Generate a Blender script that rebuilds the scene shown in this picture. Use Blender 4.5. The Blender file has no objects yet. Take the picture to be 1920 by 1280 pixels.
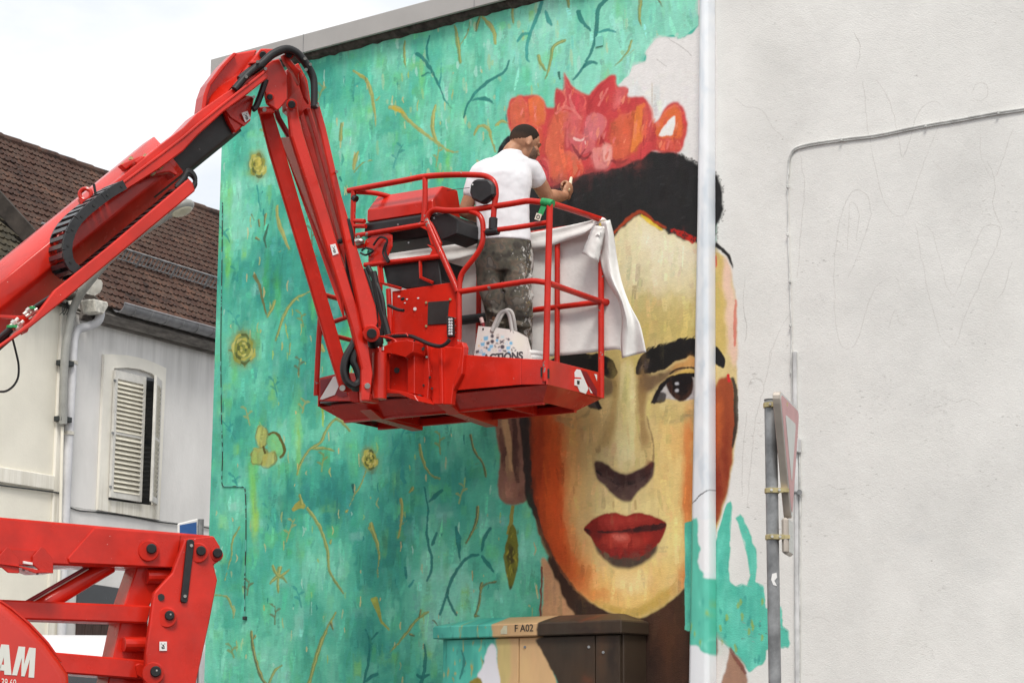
import bpy, bmesh, math, random
import numpy as np
from mathutils import Vector, Matrix
random.seed(7)
RNG = np.random.default_rng(11)

# ------------------------------------------------------------------ camera, sky, sun, exposure
F, EYE = 4000.0, 1.45                      # focal length in photo pixels (1920 wide), eye height
PITCH, ROLL = math.atan(745/4000), 0.0068
scene = bpy.context.scene
COL = scene.collection
CM = (Matrix.Rotation(math.pi/2+PITCH, 3, 'X') @ Matrix.Rotation(ROLL, 3, 'Z'))
cd = bpy.data.cameras.new('camera'); cam = bpy.data.objects.new('camera', cd); COL.objects.link(cam)
cam.matrix_world = Matrix.Translation((0, 0, EYE)) @ CM.to_4x4()
cd.sensor_fit = 'HORIZONTAL'; cd.sensor_width = 36; cd.lens = 36*F/1920
cd.clip_start = 0.1; cd.clip_end = 2000
scene.camera = cam

SUN_EL, SUN_AZ = math.radians(52), math.radians(178)      # azimuth clockwise from +Y: behind the camera
w = bpy.data.worlds.new('World'); scene.world = w; w.use_nodes = True
nt = w.node_tree; nt.nodes.clear()
out = nt.nodes.new('ShaderNodeOutputWorld')
sky = nt.nodes.new('ShaderNodeTexSky'); sky.sky_type = 'NISHITA'; sky.sun_disc = False
sky.sun_elevation = SUN_EL; sky.sun_rotation = SUN_AZ; sky.dust_density = 3
bg1 = nt.nodes.new('ShaderNodeBackground'); bg1.inputs['Strength'].default_value = 0.10
nt.links.new(sky.outputs[0], bg1.inputs['Color'])
tc = nt.nodes.new('ShaderNodeTexCoord')
mp = nt.nodes.new('ShaderNodeMapping'); mp.inputs['Scale'].default_value = (1, 1, 2.2)
nz = nt.nodes.new('ShaderNodeTexNoise'); nz.inputs['Scale'].default_value = 4.2; nz.inputs['Detail'].default_value = 7; nz.inputs['Roughness'].default_value = .55
cr = nt.nodes.new('ShaderNodeValToRGB')
cr.color_ramp.elements[0].position = .36; cr.color_ramp.elements[0].color = (.74, .785, .84, 1)
cr.color_ramp.elements[1].position = .56; cr.color_ramp.elements[1].color = (1, 1, 1, 1)
bg2 = nt.nodes.new('ShaderNodeBackground'); bg2.inputs['Strength'].default_value = 0.84
mix = nt.nodes.new('ShaderNodeMixShader'); mix.inputs[0].default_value = .92
nt.links.new(tc.outputs['Generated'], mp.inputs[0]); nt.links.new(mp.outputs[0], nz.inputs['Vector'])
nt.links.new(nz.outputs['Fac'], cr.inputs[0]); nt.links.new(cr.outputs[0], bg2.inputs['Color'])
nt.links.new(bg1.outputs[0], mix.inputs[1]); nt.links.new(bg2.outputs[0], mix.inputs[2]); nt.links.new(mix.outputs[0], out.inputs[0])

sl = bpy.data.lights.new('sun', 'SUN'); sl.energy = 1.7; sl.angle = math.radians(16); sl.color = (1, .955, .885)
so = bpy.data.objects.new('sun', sl); COL.objects.link(so); so.location = (-4, -8, 20)
sd = Vector((math.sin(SUN_AZ)*math.cos(SUN_EL), math.cos(SUN_AZ)*math.cos(SUN_EL), math.sin(SUN_EL)))
so.rotation_euler = sd.to_track_quat('Z', 'Y').to_euler()
vs = scene.view_settings; scene.display_settings.display_device = 'sRGB'
vs.view_transform = 'Standard'; vs.look = 'None'; vs.exposure = 0.51; vs.gamma = 1; vs.use_curve_mapping = False
scene.cycles.max_bounces = 6; scene.cycles.diffuse_bounces = 4

# ------------------------------------------------------------------ projection helpers (photo pixel -> point on a real plane)
CAMP = Vector((0, 0, EYE))
def ray(x, y): return CM @ Vector(((x-960)/F, (640-y)/F, -1))
def onplane(x, y, o, n):
    d = ray(x, y); return CAMP + d*((o-CAMP).dot(n)/d.dot(n))
YN = Vector((0, 1, 0)); UP = Vector((0, 0, 1))
def at(x, y, Y): return onplane(x, y, Vector((0, Y, 0)), YN)
def azv(t): return Vector((math.sin(math.radians(t)), math.cos(math.radians(t)), 0))

# ------------------------------------------------------------------ mesh helpers
class MB:
    def __init__(s): s.v = []; s.f = []; s.m = []; s.mi = 0
    def add(s, vs, fs):
        b = len(s.v); s.v += [tuple(v) for v in vs]; s.f += [tuple(b+i for i in f) for f in fs]; s.m += [s.mi]*len(fs); return s
    def prism(s, poly, ext):
        """closed polygon (points) swept by ext"""
        n = len(poly); ext = Vector(ext)
        vs = [Vector(p) for p in poly]+[Vector(p)+ext for p in poly]
        fs = [tuple(range(n)), tuple(range(2*n-1, n-1, -1))]+[(i, i+n, (i+1) % n+n, (i+1) % n) for i in range(n)]
        return s.add(vs, fs)
    def box(s, c, ux, uy, uz):
        c, ux, uy, uz = map(Vector, (c, ux, uy, uz))
        return s.prism([c-ux-uy-uz, c+ux-uy-uz, c+ux+uy-uz, c-ux+uy-uz], uz*2)
    def loft(s, rings, cap=True, closed=False):
        n = len(rings[0]); vs = [p for r in rings for p in r]; fs = []
        m = len(rings)
        for i in range(m-(0 if closed else 1)):
            j = (i+1) % m
            for k in range(n):
                fs.append((i*n+k, i*n+(k+1) % n, j*n+(k+1) % n, j*n+k))
        if cap and not closed:
            fs.append(tuple(range(n-1, -1, -1))); fs.append(tuple(range((m-1)*n, m*n)))
        return s.add(vs, fs)
    def tube(s, path, r, seg=10, smooth=0, flat=1.0):
        path = [Vector(p) for p in path]
        if smooth: path = catmull(path, smooth)
        rs = r if hasattr(r, '__len__') else None
        rings = []; up = None
        for i, p in enumerate(path):
            a = path[max(i-1, 0)]; b = path[min(i+1, len(path)-1)]; t = (b-a).normalized()
            if up is None:
                up = Vector((0, 1, 0)) if abs(t.y) < .9 else Vector((1, 0, 0))
            n1 = (up-t*up.dot(t)).normalized(); up = n1; n2 = t.cross(n1)
            rr = rs[0]+(rs[-1]-rs[0])*i/(len(path)-1) if rs else r
            rings.append([p+(n1*math.cos(2*math.pi*k/seg)*flat+n2*math.sin(2*math.pi*k/seg))*rr for k in range(seg)])
        return s.loft(rings)
    def cyl(s, a, b, r, seg=16): return s.tube([a, b], r, seg)
    def ell(s, c, ax, ay, az_, seg=14, rings=9):
        c = Vector(c); ax, ay, az_ = Vector(ax), Vector(ay), Vector(az_); rr = []
        for i in range(1, rings):
            th = math.pi*i/rings
            rr.append([c+az_*math.cos(th)+(ax*math.cos(2*math.pi*k/seg)+ay*math.sin(2*math.pi*k/seg))*math.sin(th) for k in range(seg)])
        n = len(rr); vs = [p for r in rr for p in r]+[c+az_, c-az_]; fs = []
        for i in range(n-1):
            for k in range(seg): fs.append((i*seg+k, (i+1)*seg+k, (i+1)*seg+(k+1) % seg, i*seg+(k+1) % seg))
        T = n*seg
        for k in range(seg):
            fs.append((T, k, (k+1) % seg)); fs.append((T+1, (n-1)*seg+(k+1) % seg, (n-1)*seg+k))
        return s.add(vs, fs)
    def grid(s, rows):
        n = len(rows[0]); vs = [p for r in rows for p in r]
        return s.add(vs, [(i*n+k, i*n+k+1, (i+1)*n+k+1, (i+1)*n+k) for i in range(len(rows)-1) for k in range(n-1)])
    def build(s, name, mat, parent=None, bevel=0, smooth=False, seg=1, recalc=True, loc=None, angle=35):
        me = bpy.data.meshes.new(name)
        off = base_of(parent) if loc is None else Vector(loc)
        me.from_pydata([Vector(v)-off for v in s.v], [], s.f)
        mats = mat if isinstance(mat, (list, tuple)) else [mat]
        for m in mats: me.materials.append(m)
        for p, i in zip(me.polygons, s.m): p.material_index = min(i, len(mats)-1)
        if recalc or bevel:
            bm = bmesh.new(); bm.from_mesh(me)
            if recalc: bmesh.ops.recalc_face_normals(bm, faces=bm.faces)
            if bevel:
                es = [e for e in bm.edges if len(e.link_faces) == 2 and e.calc_face_angle(0) > math.radians(angle)]
                bmesh.ops.bevel(bm, geom=es, offset=bevel, segments=seg, affect='EDGES', clamp_overlap=True, profile=.5)
            bm.to_mesh(me); bm.free()
        if smooth:
            for p in me.polygons: p.use_smooth = True
            me.set_sharp_from_angle(angle=math.radians(40))
        me.update()
        o = bpy.data.objects.new(name, me); COL.objects.link(o)
        if parent: o.parent = parent
        elif loc is not None: o.location = off
        return o
def base_of(p):
    off = Vector((0, 0, 0))
    while p is not None: off = off+Vector(p.location); p = p.parent
    return off
def catmull(P, n=6):
    if len(P) < 3: return P
    o = []
    for i in range(len(P)-1):
        p0 = P[max(i-1, 0)]; p1 = P[i]; p2 = P[i+1]; p3 = P[min(i+2, len(P)-1)]
        for k in range(n):
            t = k/n
            o.append(.5*((2*p1)+(p2-p0)*t+(2*p0-5*p1+4*p2-p3)*t*t+(3*p1-p0-3*p2+p3)*t**3))
    return o+[P[-1]]
def thing(name, label, cat, loc=(0, 0, 0), group=None):
    o = bpy.data.objects.new(name, None); COL.objects.link(o); o.location = loc; o.empty_display_size = .3
    return tag(o, label, cat, group)
def tag(o, label=None, cat=None, group=None, kind=None):
    if label: o['label'] = label
    if cat: o['category'] = cat
    if group: o['group'] = group
    if kind: o['kind'] = kind
    return o
def px(poly, Y, d=0):
    """photo outline on the vertical plane y=Y; a third number moves that corner back by that much"""
    return [at(p[0], p[1], Y+(p[2] if len(p) > 2 else 0)) for p in poly]
def plate(name, poly, Y, thick, mat, parent, bevel=.006):
    return MB().prism(px(poly, Y), (0, thick, 0)).build(name, mat, parent, bevel)

# ------------------------------------------------------------------ materials
def lin(c):
    c = np.asarray(c, float)/255; return np.where(c <= .04045, c/12.92, ((c+.055)/1.055)**2.4)
def L3(*c): return tuple(float(v) for v in lin(c))
def N(nt, t, **k):
    n = nt.nodes.new(t)
    for a, b in k.items():
        if a in n.inputs: n.inputs[a].default_value = b
        else: setattr(n, a, b)
    return n
def mat(name, col, rough=.6, metal=0, var=.12, vscale=6, bump=0, bscale=60, coat=0, col2=None, chips=None, chipscale=25, chipth=.68, stretch=(1, 1, 1), spec=.5, sheen=0):
    """base colour broken by noise, optional second colour patches, chips and fine relief"""
    m = bpy.data.materials.new(name); m.use_nodes = True; nt = m.node_tree
    bs = nt.nodes['Principled BSDF']; bs.inputs['Roughness'].default_value = rough; bs.inputs['Metallic'].default_value = metal
    bs.inputs['Specular IOR Level'].default_value = spec
    if coat: bs.inputs['Coat Weight'].default_value = coat; bs.inputs['Coat Roughness'].default_value = .07
    if sheen: bs.inputs['Sheen Weight'].default_value = sheen
    tc = N(nt, 'ShaderNodeTexCoord'); mp = N(nt, 'ShaderNodeMapping'); mp.inputs['Scale'].default_value = stretch
    nt.links.new(tc.outputs['Object'], mp.inputs[0])
    n1 = N(nt, 'ShaderNodeTexNoise', Scale=vscale, Detail=6., Roughness=.6); nt.links.new(mp.outputs[0], n1.inputs['Vector'])
    r = N(nt, 'ShaderNodeValToRGB'); nt.links.new(n1.outputs['Fac'], r.inputs[0])
    c2 = col2 or tuple(min(1, c*(1+var)) for c in col)
    r.color_ramp.elements[0].position = .35; r.color_ramp.elements[1].position = .65
    r.color_ramp.elements[0].color = (*[c*(1-var) for c in col], 1); r.color_ramp.elements[1].color = (*c2, 1)
    last = r.outputs[0]
    if chips:
        n2 = N(nt, 'ShaderNodeTexNoise', Scale=chipscale, Detail=3., Roughness=.7); nt.links.new(tc.outputs['Object'], n2.inputs['Vector'])
        rr = N(nt, 'ShaderNodeValToRGB'); rr.color_ramp.elements[0].position = chipth; rr.color_ramp.elements[1].position = chipth+.02
        nt.links.new(n2.outputs['Fac'], rr.inputs[0])
        mx = N(nt, 'ShaderNodeMix', data_type='RGBA'); mx.inputs[7].default_value = (*chips, 1)
        nt.links.new(rr.outputs[0], mx.inputs[0]); nt.links.new(last, mx.inputs[6]); last = mx.outputs[2]
    nt.links.new(last, bs.inputs['Base Color'])
    if coat:                                                              # uneven gloss: handled, rained-on paint
        n6 = N(nt, 'ShaderNodeTexNoise', Scale=7., Detail=6., Roughness=.65); nt.links.new(tc.outputs['Object'], n6.inputs['Vector'])
        m6 = N(nt, 'ShaderNodeMapRange'); m6.inputs['From Min'].default_value = .3; m6.inputs['From Max'].default_value = .7; m6.inputs['To Min'].default_value = .04; m6.inputs['To Max'].default_value = .34
        nt.links.new(n6.outputs['Fac'], m6.inputs['Value']); nt.links.new(m6.outputs[0], bs.inputs['Coat Roughness'])
    if bump:
        n3 = N(nt, 'ShaderNodeTexNoise', Scale=bscale, Detail=4.); nt.links.new(mp.outputs[0], n3.inputs['Vector'])
        b = N(nt, 'ShaderNodeBump', Strength=bump, Distance=.01); nt.links.new(n3.outputs['Fac'], b.inputs['Height']); nt.links.new(b.outputs[0], bs.inputs['Normal'])
    return m
def grime(m, z0, z1, col, amt=.7, sc=(9, 9, .55), th=(.42, .66)):
    """rain-streak staining that runs down from height z1 and dies out at z0"""
    nt = m.node_tree; bs = nt.nodes['Principled BSDF']; src = bs.inputs['Base Color'].links[0].from_socket
    tc = N(nt, 'ShaderNodeTexCoord'); mp = N(nt, 'ShaderNodeMapping'); mp.inputs['Scale'].default_value = sc; nt.links.new(tc.outputs['Object'], mp.inputs[0])
    n = N(nt, 'ShaderNodeTexNoise', Scale=1., Detail=6., Roughness=.65); nt.links.new(mp.outputs[0], n.inputs['Vector'])
    r = N(nt, 'ShaderNodeMapRange'); r.inputs['From Min'].default_value = th[0]; r.inputs['From Max'].default_value = th[1]; nt.links.new(n.outputs['Fac'], r.inputs['Value'])
    sp = N(nt, 'ShaderNodeSeparateXYZ'); nt.links.new(tc.outputs['Object'], sp.inputs[0])
    z = N(nt, 'ShaderNodeMapRange'); z.inputs['From Min'].default_value = z0; z.inputs['From Max'].default_value = z1; z.inputs['To Max'].default_value = amt; nt.links.new(sp.outputs['Z'], z.inputs['Value'])
    f = N(nt, 'ShaderNodeMath', operation='MULTIPLY'); nt.links.new(r.outputs[0], f.inputs[0]); nt.links.new(z.outputs[0], f.inputs[1])
    mx = N(nt, 'ShaderNodeMix', data_type='RGBA'); mx.inputs[7].default_value = (*col, 1); nt.links.new(f.outputs[0], mx.inputs[0]); nt.links.new(src, mx.inputs[6]); nt.links.new(mx.outputs[2], bs.inputs['Base Color'])
M_ = {}
M_['red'] = mat('red_paint', (.57, .017, .0055), .5, 0, .18, 3, coat=.6, spec=.2, chips=(.62, .5, .45), chipscale=38, chipth=.735)
M_['redworn'] = mat('worn_red_tube_paint', (.55, .016, .006), .5, 0, .18, 5, coat=.4, spec=.2, chips=(.26, .22, .2), chipscale=9, chipth=.66)
M_['redfaded'] = mat('red_gelcoat', (.58, .022, .009), .25, 0, .08, 2, coat=.3)
M_['reddark'] = mat('maroon_reflective_stripe', (.22, .006, .012), .4)
M_['black'] = mat('black_plastic', (.014, .014, .015), .45, 0, .3, 12, chips=(.35, .34, .33), chipscale=30, chipth=.78)
M_['bar'] = mat('chain_crossbar', (.05, .05, .052), .35, 0, .2, 12)
M_['rubber'] = mat('black_rubber', (.012, .012, .013), .55, 0, .25, 14)
M_['charcoal'] = mat('charcoal_boom_paint', (.022, .021, .02), .5, 0, .35, 7, chips=(.09, .085, .08), chipscale=14, chipth=.7)
M_['steel'] = mat('bright_zinc_steel', (.62, .6, .55), .3, .9, .15, 20)
M_['brass'] = mat('yellow_zinc_clamp', (.5, .42, .22), .4, .7, .2, 30)
M_['galv'] = mat('galvanised_steel', (.22, .225, .23), .5, .35, .28, 9, col2=(.33, .335, .34), bump=.1, bscale=40)
M_['zinc'] = mat('zinc_gutter', (.30, .30, .31), .5, .4, .15, 8)
M_['wht'] = mat('white_label', (.78, .77, .75), .5, var=.04)
M_['ink'] = mat('black_print', (.02, .02, .02), .6)
M_['letter'] = mat('off_white_lettering', (.72, .72, .66), .4, var=.03)
M_['blue'] = mat('blue_sign_face', (.03, .11, .33), .35)
M_['green'] = mat('green_strap', (.02, .30, .09), .6, var=.2, vscale=30)
M_['cloth'] = mat('white_dust_sheet', (.78, .765, .74), .9, var=.05, vscale=5, bump=.45, bscale=17)
M_['tape'] = mat('yellow_tape', (.6, .42, .08), .5)
M_['glassdark'] = mat('dark_glass', (.02, .022, .025), .08, spec=.6)
M_['lens'] = mat('lamp_lens', (.55, .55, .56), .15, 0, .35, 60)
M_['galvlamp'] = mat('grey_lamp_shell', (.30, .30, .28), .45)
# ------------------------------------------------------------------ painted print: rasters in metres on a real surface
def vnoise(h, w, cell_y, cell_x, rng):
    gy, gx = int(h/cell_y)+3, int(w/cell_x)+3
    g = rng.random((gy, gx)).astype(np.float32)
    y = np.arange(h)/cell_y; x = np.arange(w)/cell_x
    y0 = y.astype(int); x0 = x.astype(int); fy = (y-y0); fx = (x-x0)
    fy = (fy*fy*(3-2*fy))[:, None].astype(np.float32); fx = (fx*fx*(3-2*fx))[None].astype(np.float32)
    a = g[y0][:, x0]; b = g[y0][:, x0+1]; c = g[y0+1][:, x0]; d = g[y0+1][:, x0+1]
    return a*(1-fy)*(1-fx)+b*(1-fy)*fx+c*fy*(1-fx)+d*fy*fx
def blur(m, r):
    r = int(r)
    if r < 1: return m
    for ax in (0, 1):
        for _ in range(2):
            p = np.pad(m, [(r+1, r) if a == ax else (0, 0) for a in (0, 1)], mode='edge')
            c = np.cumsum(p, axis=ax, dtype=np.float64)
            if ax == 0: m = ((c[2*r+1:]-c[:-2*r-1])/(2*r+1)).astype(np.float32)
            else: m = ((c[:, 2*r+1:]-c[:, :-2*r-1])/(2*r+1)).astype(np.float32)
    return m
class Canvas:
    def __init__(s, o, u, n, wm, hm, ppm, base, seed=3):
        s.k = ppm/210; s.clip = None; s.o, s.u, s.n, s.ppm, s.wm, s.hm = Vector(o), Vector(u), Vector(n), ppm, wm, hm
        s.W, s.H = int(wm*ppm), int(hm*ppm); r = np.random.default_rng(seed)
        s.rgb = np.ones((s.H, s.W, 3), np.float32)*lin(base).astype(np.float32); s.a = np.zeros((s.H, s.W), np.float32)
        s.wx = (vnoise(s.H, s.W, 9*s.k, 9*s.k, r)-.5)+.8*(vnoise(s.H, s.W, 30*s.k, 30*s.k, r)-.5)
        s.wy = (vnoise(s.H, s.W, 9*s.k, 9*s.k, r)-.5)+.8*(vnoise(s.H, s.W, 30*s.k, 30*s.k, r)-.5)
        s.dry = .6*vnoise(s.H, s.W, 2*s.k, 6*s.k, r)+.4*vnoise(s.H, s.W, 1.3*s.k, 1.3*s.k, r)          # broken, dry-brush texture along the render's courses
        s.br = vnoise(s.H, s.W, 40*s.k, 6*s.k, r)*.4+vnoise(s.H, s.W, 14*s.k, 4*s.k, r)*.3+vnoise(s.H, s.W, 16*s.k, 22*s.k, r)*.3               # vertical bristle streaks
        s.bh = vnoise(s.H, s.W, 6*s.k, 40*s.k, r)*.6+vnoise(s.H, s.W, 60*s.k, 60*s.k, r)*.4
        s.rng = r
    def to(s, pts):
        q = []
        for p in pts:
            P = onplane(p[0], p[1], s.o, s.n)-s.o; q.append((P.dot(s.u)*s.ppm, -P.z*s.ppm))
        return np.array(q, float)
    def sm(s, pts, n=5):
        P = [Vector((p[0], p[1], 0)) for p in pts]; P = [P[-1]]+P+[P[0], P[1]]
        return [(p.x, p.y) for p in catmull(P, n)[n:-n]]
    def mask(s, q, pad):
        x0, y0 = np.floor(q.min(0)-pad).astype(int); x1, y1 = np.ceil(q.max(0)+pad).astype(int)
        x0, y0 = max(x0, 0), max(y0, 0); x1, y1 = min(x1, s.W), min(y1, s.H)
        if x1-x0 < 2 or y1-y0 < 2: return None
        h, w_ = y1-y0, x1-x0; d = np.zeros((h, w_+1), np.int32)
        ys = np.arange(y0, y1)+.5
        for i in range(len(q)):
            (ax, ay), (bx, by) = q[i], q[(i+1) % len(q)]
            if ay == by: continue
            k = np.nonzero((ys >= min(ay, by)) & (ys < max(ay, by)))[0]
            if len(k) == 0: continue
            xs = ax+(ys[k]-ay)*(bx-ax)/(by-ay)
            np.add.at(d, (k, np.clip(np.round(xs-x0), 0, w_).astype(int)), 1)
        return (np.cumsum(d, 1)[:, :w_] & 1).astype(np.float32), x0, y0, x1, y1
    def blend(s, m, c, box, tex=0., alpha=1., horiz=False):
        x0, y0, x1, y1 = box; c = lin(c).astype(np.float32)
        m = m*alpha
        if s.clip is not None: m = m*s.clip[y0:y1, x0:x1]
        if tex:
            t = (s.bh if horiz else s.br)[y0:y1, x0:x1]
            col = c*(1+tex*(t-.5)*2)[..., None]
        else: col = c
        v = s.rgb[y0:y1, x0:x1]; v += (col-v)*m[..., None]
        a = s.a[y0:y1, x0:x1]; np.maximum(a, m, out=a)
    def poly(s, pts, c, feather=1.5, alpha=1., warp=3., smooth=True, tex=.12, dry=0., horiz=False):
        feather *= s.k; warp *= s.k
        q = s.to(s.sm(pts) if smooth else pts); r = s.mask(q, feather*3+warp*2+2)
        if r is None: return
        m, x0, y0, x1, y1 = r
        if warp:
            h, w_ = m.shape; Y, X = np.mgrid[0:h, 0:w_]
            X = np.clip(X+s.wx[y0:y1, x0:x1]*warp*2, 0, w_-1).astype(int); Y = np.clip(Y+s.wy[y0:y1, x0:x1]*warp*2, 0, h-1).astype(int)
            m = m[Y, X]
        m = blur(m, feather)
        if dry: m = np.clip(m*(1+dry)-dry*(s.dry[y0:y1, x0:x1])*1.6*(1.3-m), 0, 1)
        s.blend(m, c, (x0, y0, x1, y1), tex, alpha, horiz)
    def stroke(s, pts, wd, c, feather=1.2, alpha=1., dry=.5, tex=.15):
        """line through photo points; wd = half widths in photo pixels (start, middle, end)"""
        P = catmull([Vector((p[0], p[1], 0)) for p in pts], 6); n = len(P)
        wd = list(wd) if hasattr(wd, '__len__') else [wd, wd, wd]
        if len(wd) == 2: wd = [wd[0], (wd[0]+wd[1])/2, wd[1]]
        Lf, Rt = [], []
        for i, p in enumerate(P):
            t = (P[min(i+1, n-1)]-P[max(i-1, 0)]); t = t.normalized() if t.length > 0 else Vector((1, 0, 0))
            f = i/(n-1)*2; r = wd[0]+(wd[1]-wd[0])*f if f < 1 else wd[1]+(wd[2]-wd[1])*(f-1)
            nn = Vector((-t.y, t.x, 0))*max(r, .4)
            Lf.append((p.x+nn.x, p.y+nn.y)); Rt.append((p.x-nn.x, p.y-nn.y))
        s.poly(Lf+Rt[::-1], c, feather, alpha, 1.2, False, tex, dry)
    def blob(s, x, y, rx, ry, c, alpha=.5, rot=0, tex=.04, p=2.):
        """soft brushed patch"""
        t = np.linspace(0, 2*np.pi, 24, endpoint=False); ca, sa = math.cos(rot), math.sin(rot)
        pts = [(x+1.5*(rx*math.cos(a)*ca-ry*math.sin(a)*sa), y+1.5*(rx*math.cos(a)*sa+ry*math.sin(a)*ca)) for a in t]
        q = s.to(pts); q0 = s.to([(x, y)])[0]; ex = (s.to([(x+rx*ca, y+rx*sa)])[0]-q0); ey = (s.to([(x-ry*sa, y+ry*ca)])[0]-q0)
        x0, y0 = np.maximum(np.floor(q.min(0)).astype(int), 0); x1, y1 = np.ceil(q.max(0)).astype(int); x1, y1 = min(x1, s.W), min(y1, s.H)
        if x1-x0 < 2 or y1-y0 < 2: return
        Y, X = np.mgrid[y0:y1, x0:x1].astype(np.float32); X += s.wx[y0:y1, x0:x1]*8-q0[0]; Y += s.wy[y0:y1, x0:x1]*8-q0[1]
        det = ex[0]*ey[1]-ex[1]*ey[0]; a = (X*ey[1]-Y*ey[0])/det; b = (Y*ex[0]-X*ex[1])/det
        m = np.exp(-(a*a+b*b)**(p/2)*1.4); m *= np.clip(1.06-.12*s.br[y0:y1, x0:x1], 0, 1)
        v = s.a[y0:y1, x0:x1].copy(); s.blend(m.astype(np.float32), c, (x0, y0, x1, y1), tex, alpha); s.a[y0:y1, x0:x1] = np.maximum(v, s.a[y0:y1, x0:x1]*(v > .05))
    def dabs(s, region, n, pal, lw, lh, alpha=(.4, .9), slant=.0):
        """brush dabs inside a photo outline; pal(x, y in 0..1 canvas) -> colour"""
        q = s.to(region); r = s.mask(q, 2); m, x0, y0, x1, y1 = r
        ys, xs = np.nonzero(m > .5); k = s.rng.integers(0, len(ys), n)
        for i in k:
            cx, cy = xs[i]+x0, ys[i]+y0; hw = int(s.rng.uniform(*lw)*s.k); hh = int(s.rng.uniform(*lh)*s.k)
            a0, a1, b0, b1 = max(cx-hw, x0), min(cx+hw, x1), max(cy-hh, y0), min(cy+hh, y1)
            if a1-a0 < 2 or b1-b0 < 2: continue
            ex = np.minimum(np.arange(a0, a1)-(cx-hw), cx+hw-1-np.arange(a0, a1))/max(2., hw*.5)
            ey = np.minimum(np.arange(b0, b1)-(cy-hh), cy+hh-1-np.arange(b0, b1))/max(3., hh*.55)
            mm = np.clip(ey, 0, 1)[:, None]*np.clip(ex+.15, 0, 1)[None]
            mm = mm*np.clip(1.7*s.br[b0:b1, a0:a1]+.1, 0, 1)*m[b0-y0:b1-y0, a0-x0:a1-x0]
            s.blend(mm.astype(np.float32), pal(cx, cy), (a0, b0, a1, b1), .08, s.rng.uniform(*alpha))
    def impasto(s, region, n, lw, lh, amt=.12, alpha=(.35, .85), soft=.25):
        """crisp overlapping strokes that pick up the colour under them and shift it a little"""
        q = s.to(region); r = s.mask(q, 2); m, x0, y0, x1, y1 = r
        ys, xs = np.nonzero(m > .5); kk = s.rng.integers(0, len(ys), n)
        for i in kk:
            cx, cy = xs[i]+x0, ys[i]+y0
            if s.a[cy, cx] < .5: continue
            hw = max(2, int(s.rng.uniform(*lw)*s.k)); hh = max(2, int(s.rng.uniform(*lh)*s.k))
            a0, a1, b0, b1 = max(cx-hw, 0), min(cx+hw, s.W), max(cy-hh, 0), min(cy+hh, s.H)
            c = s.rgb[cy, cx]*np.float32(1+s.rng.normal(0, amt))*(1+s.rng.normal(0, amt*.35, 3)).astype(np.float32)
            sl_ = s.rng.normal(0, .25); X = np.arange(a0, a1)[None]-cx-sl_*(np.arange(b0, b1)[:, None]-cy); Y = np.arange(b0, b1)[:, None]-cy
            mm = np.clip((1-np.abs(X)/(hw*.75))/soft, 0, 1)*np.clip((1-np.abs(Y)/hh)/.3, 0, 1)
            mm = mm*np.clip((s.dry[b0:b1, a0:a1]-.25)*4, 0, 1)*s.rng.uniform(*alpha)
            v = s.rgb[b0:b1, a0:a1]; d = np.abs(v-s.rgb[cy, cx]).sum(2); mm = mm*(d < .16)          # stay inside the patch of like colour
            v += (c-v)*mm[..., None].astype(np.float32)
    def image(s, name, gain=1.09):
        c = np.clip(s.rgb*gain, 0, .86); c = np.where(c <= .0031308, c*12.92, 1.055*np.power(np.maximum(c, 1e-6), 1/2.4)-.055)
        im = bpy.data.images.new(name, s.W, s.H, alpha=True); im.alpha_mode = 'CHANNEL_PACKED'
        arr = np.ones((s.H, s.W, 4), np.float32); arr[..., :3] = c; arr[..., 3] = np.clip(s.a, 0, 1)
        im.pixels.foreach_set(arr[::-1].ravel()); im.update(); im.pack(); return im
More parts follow.
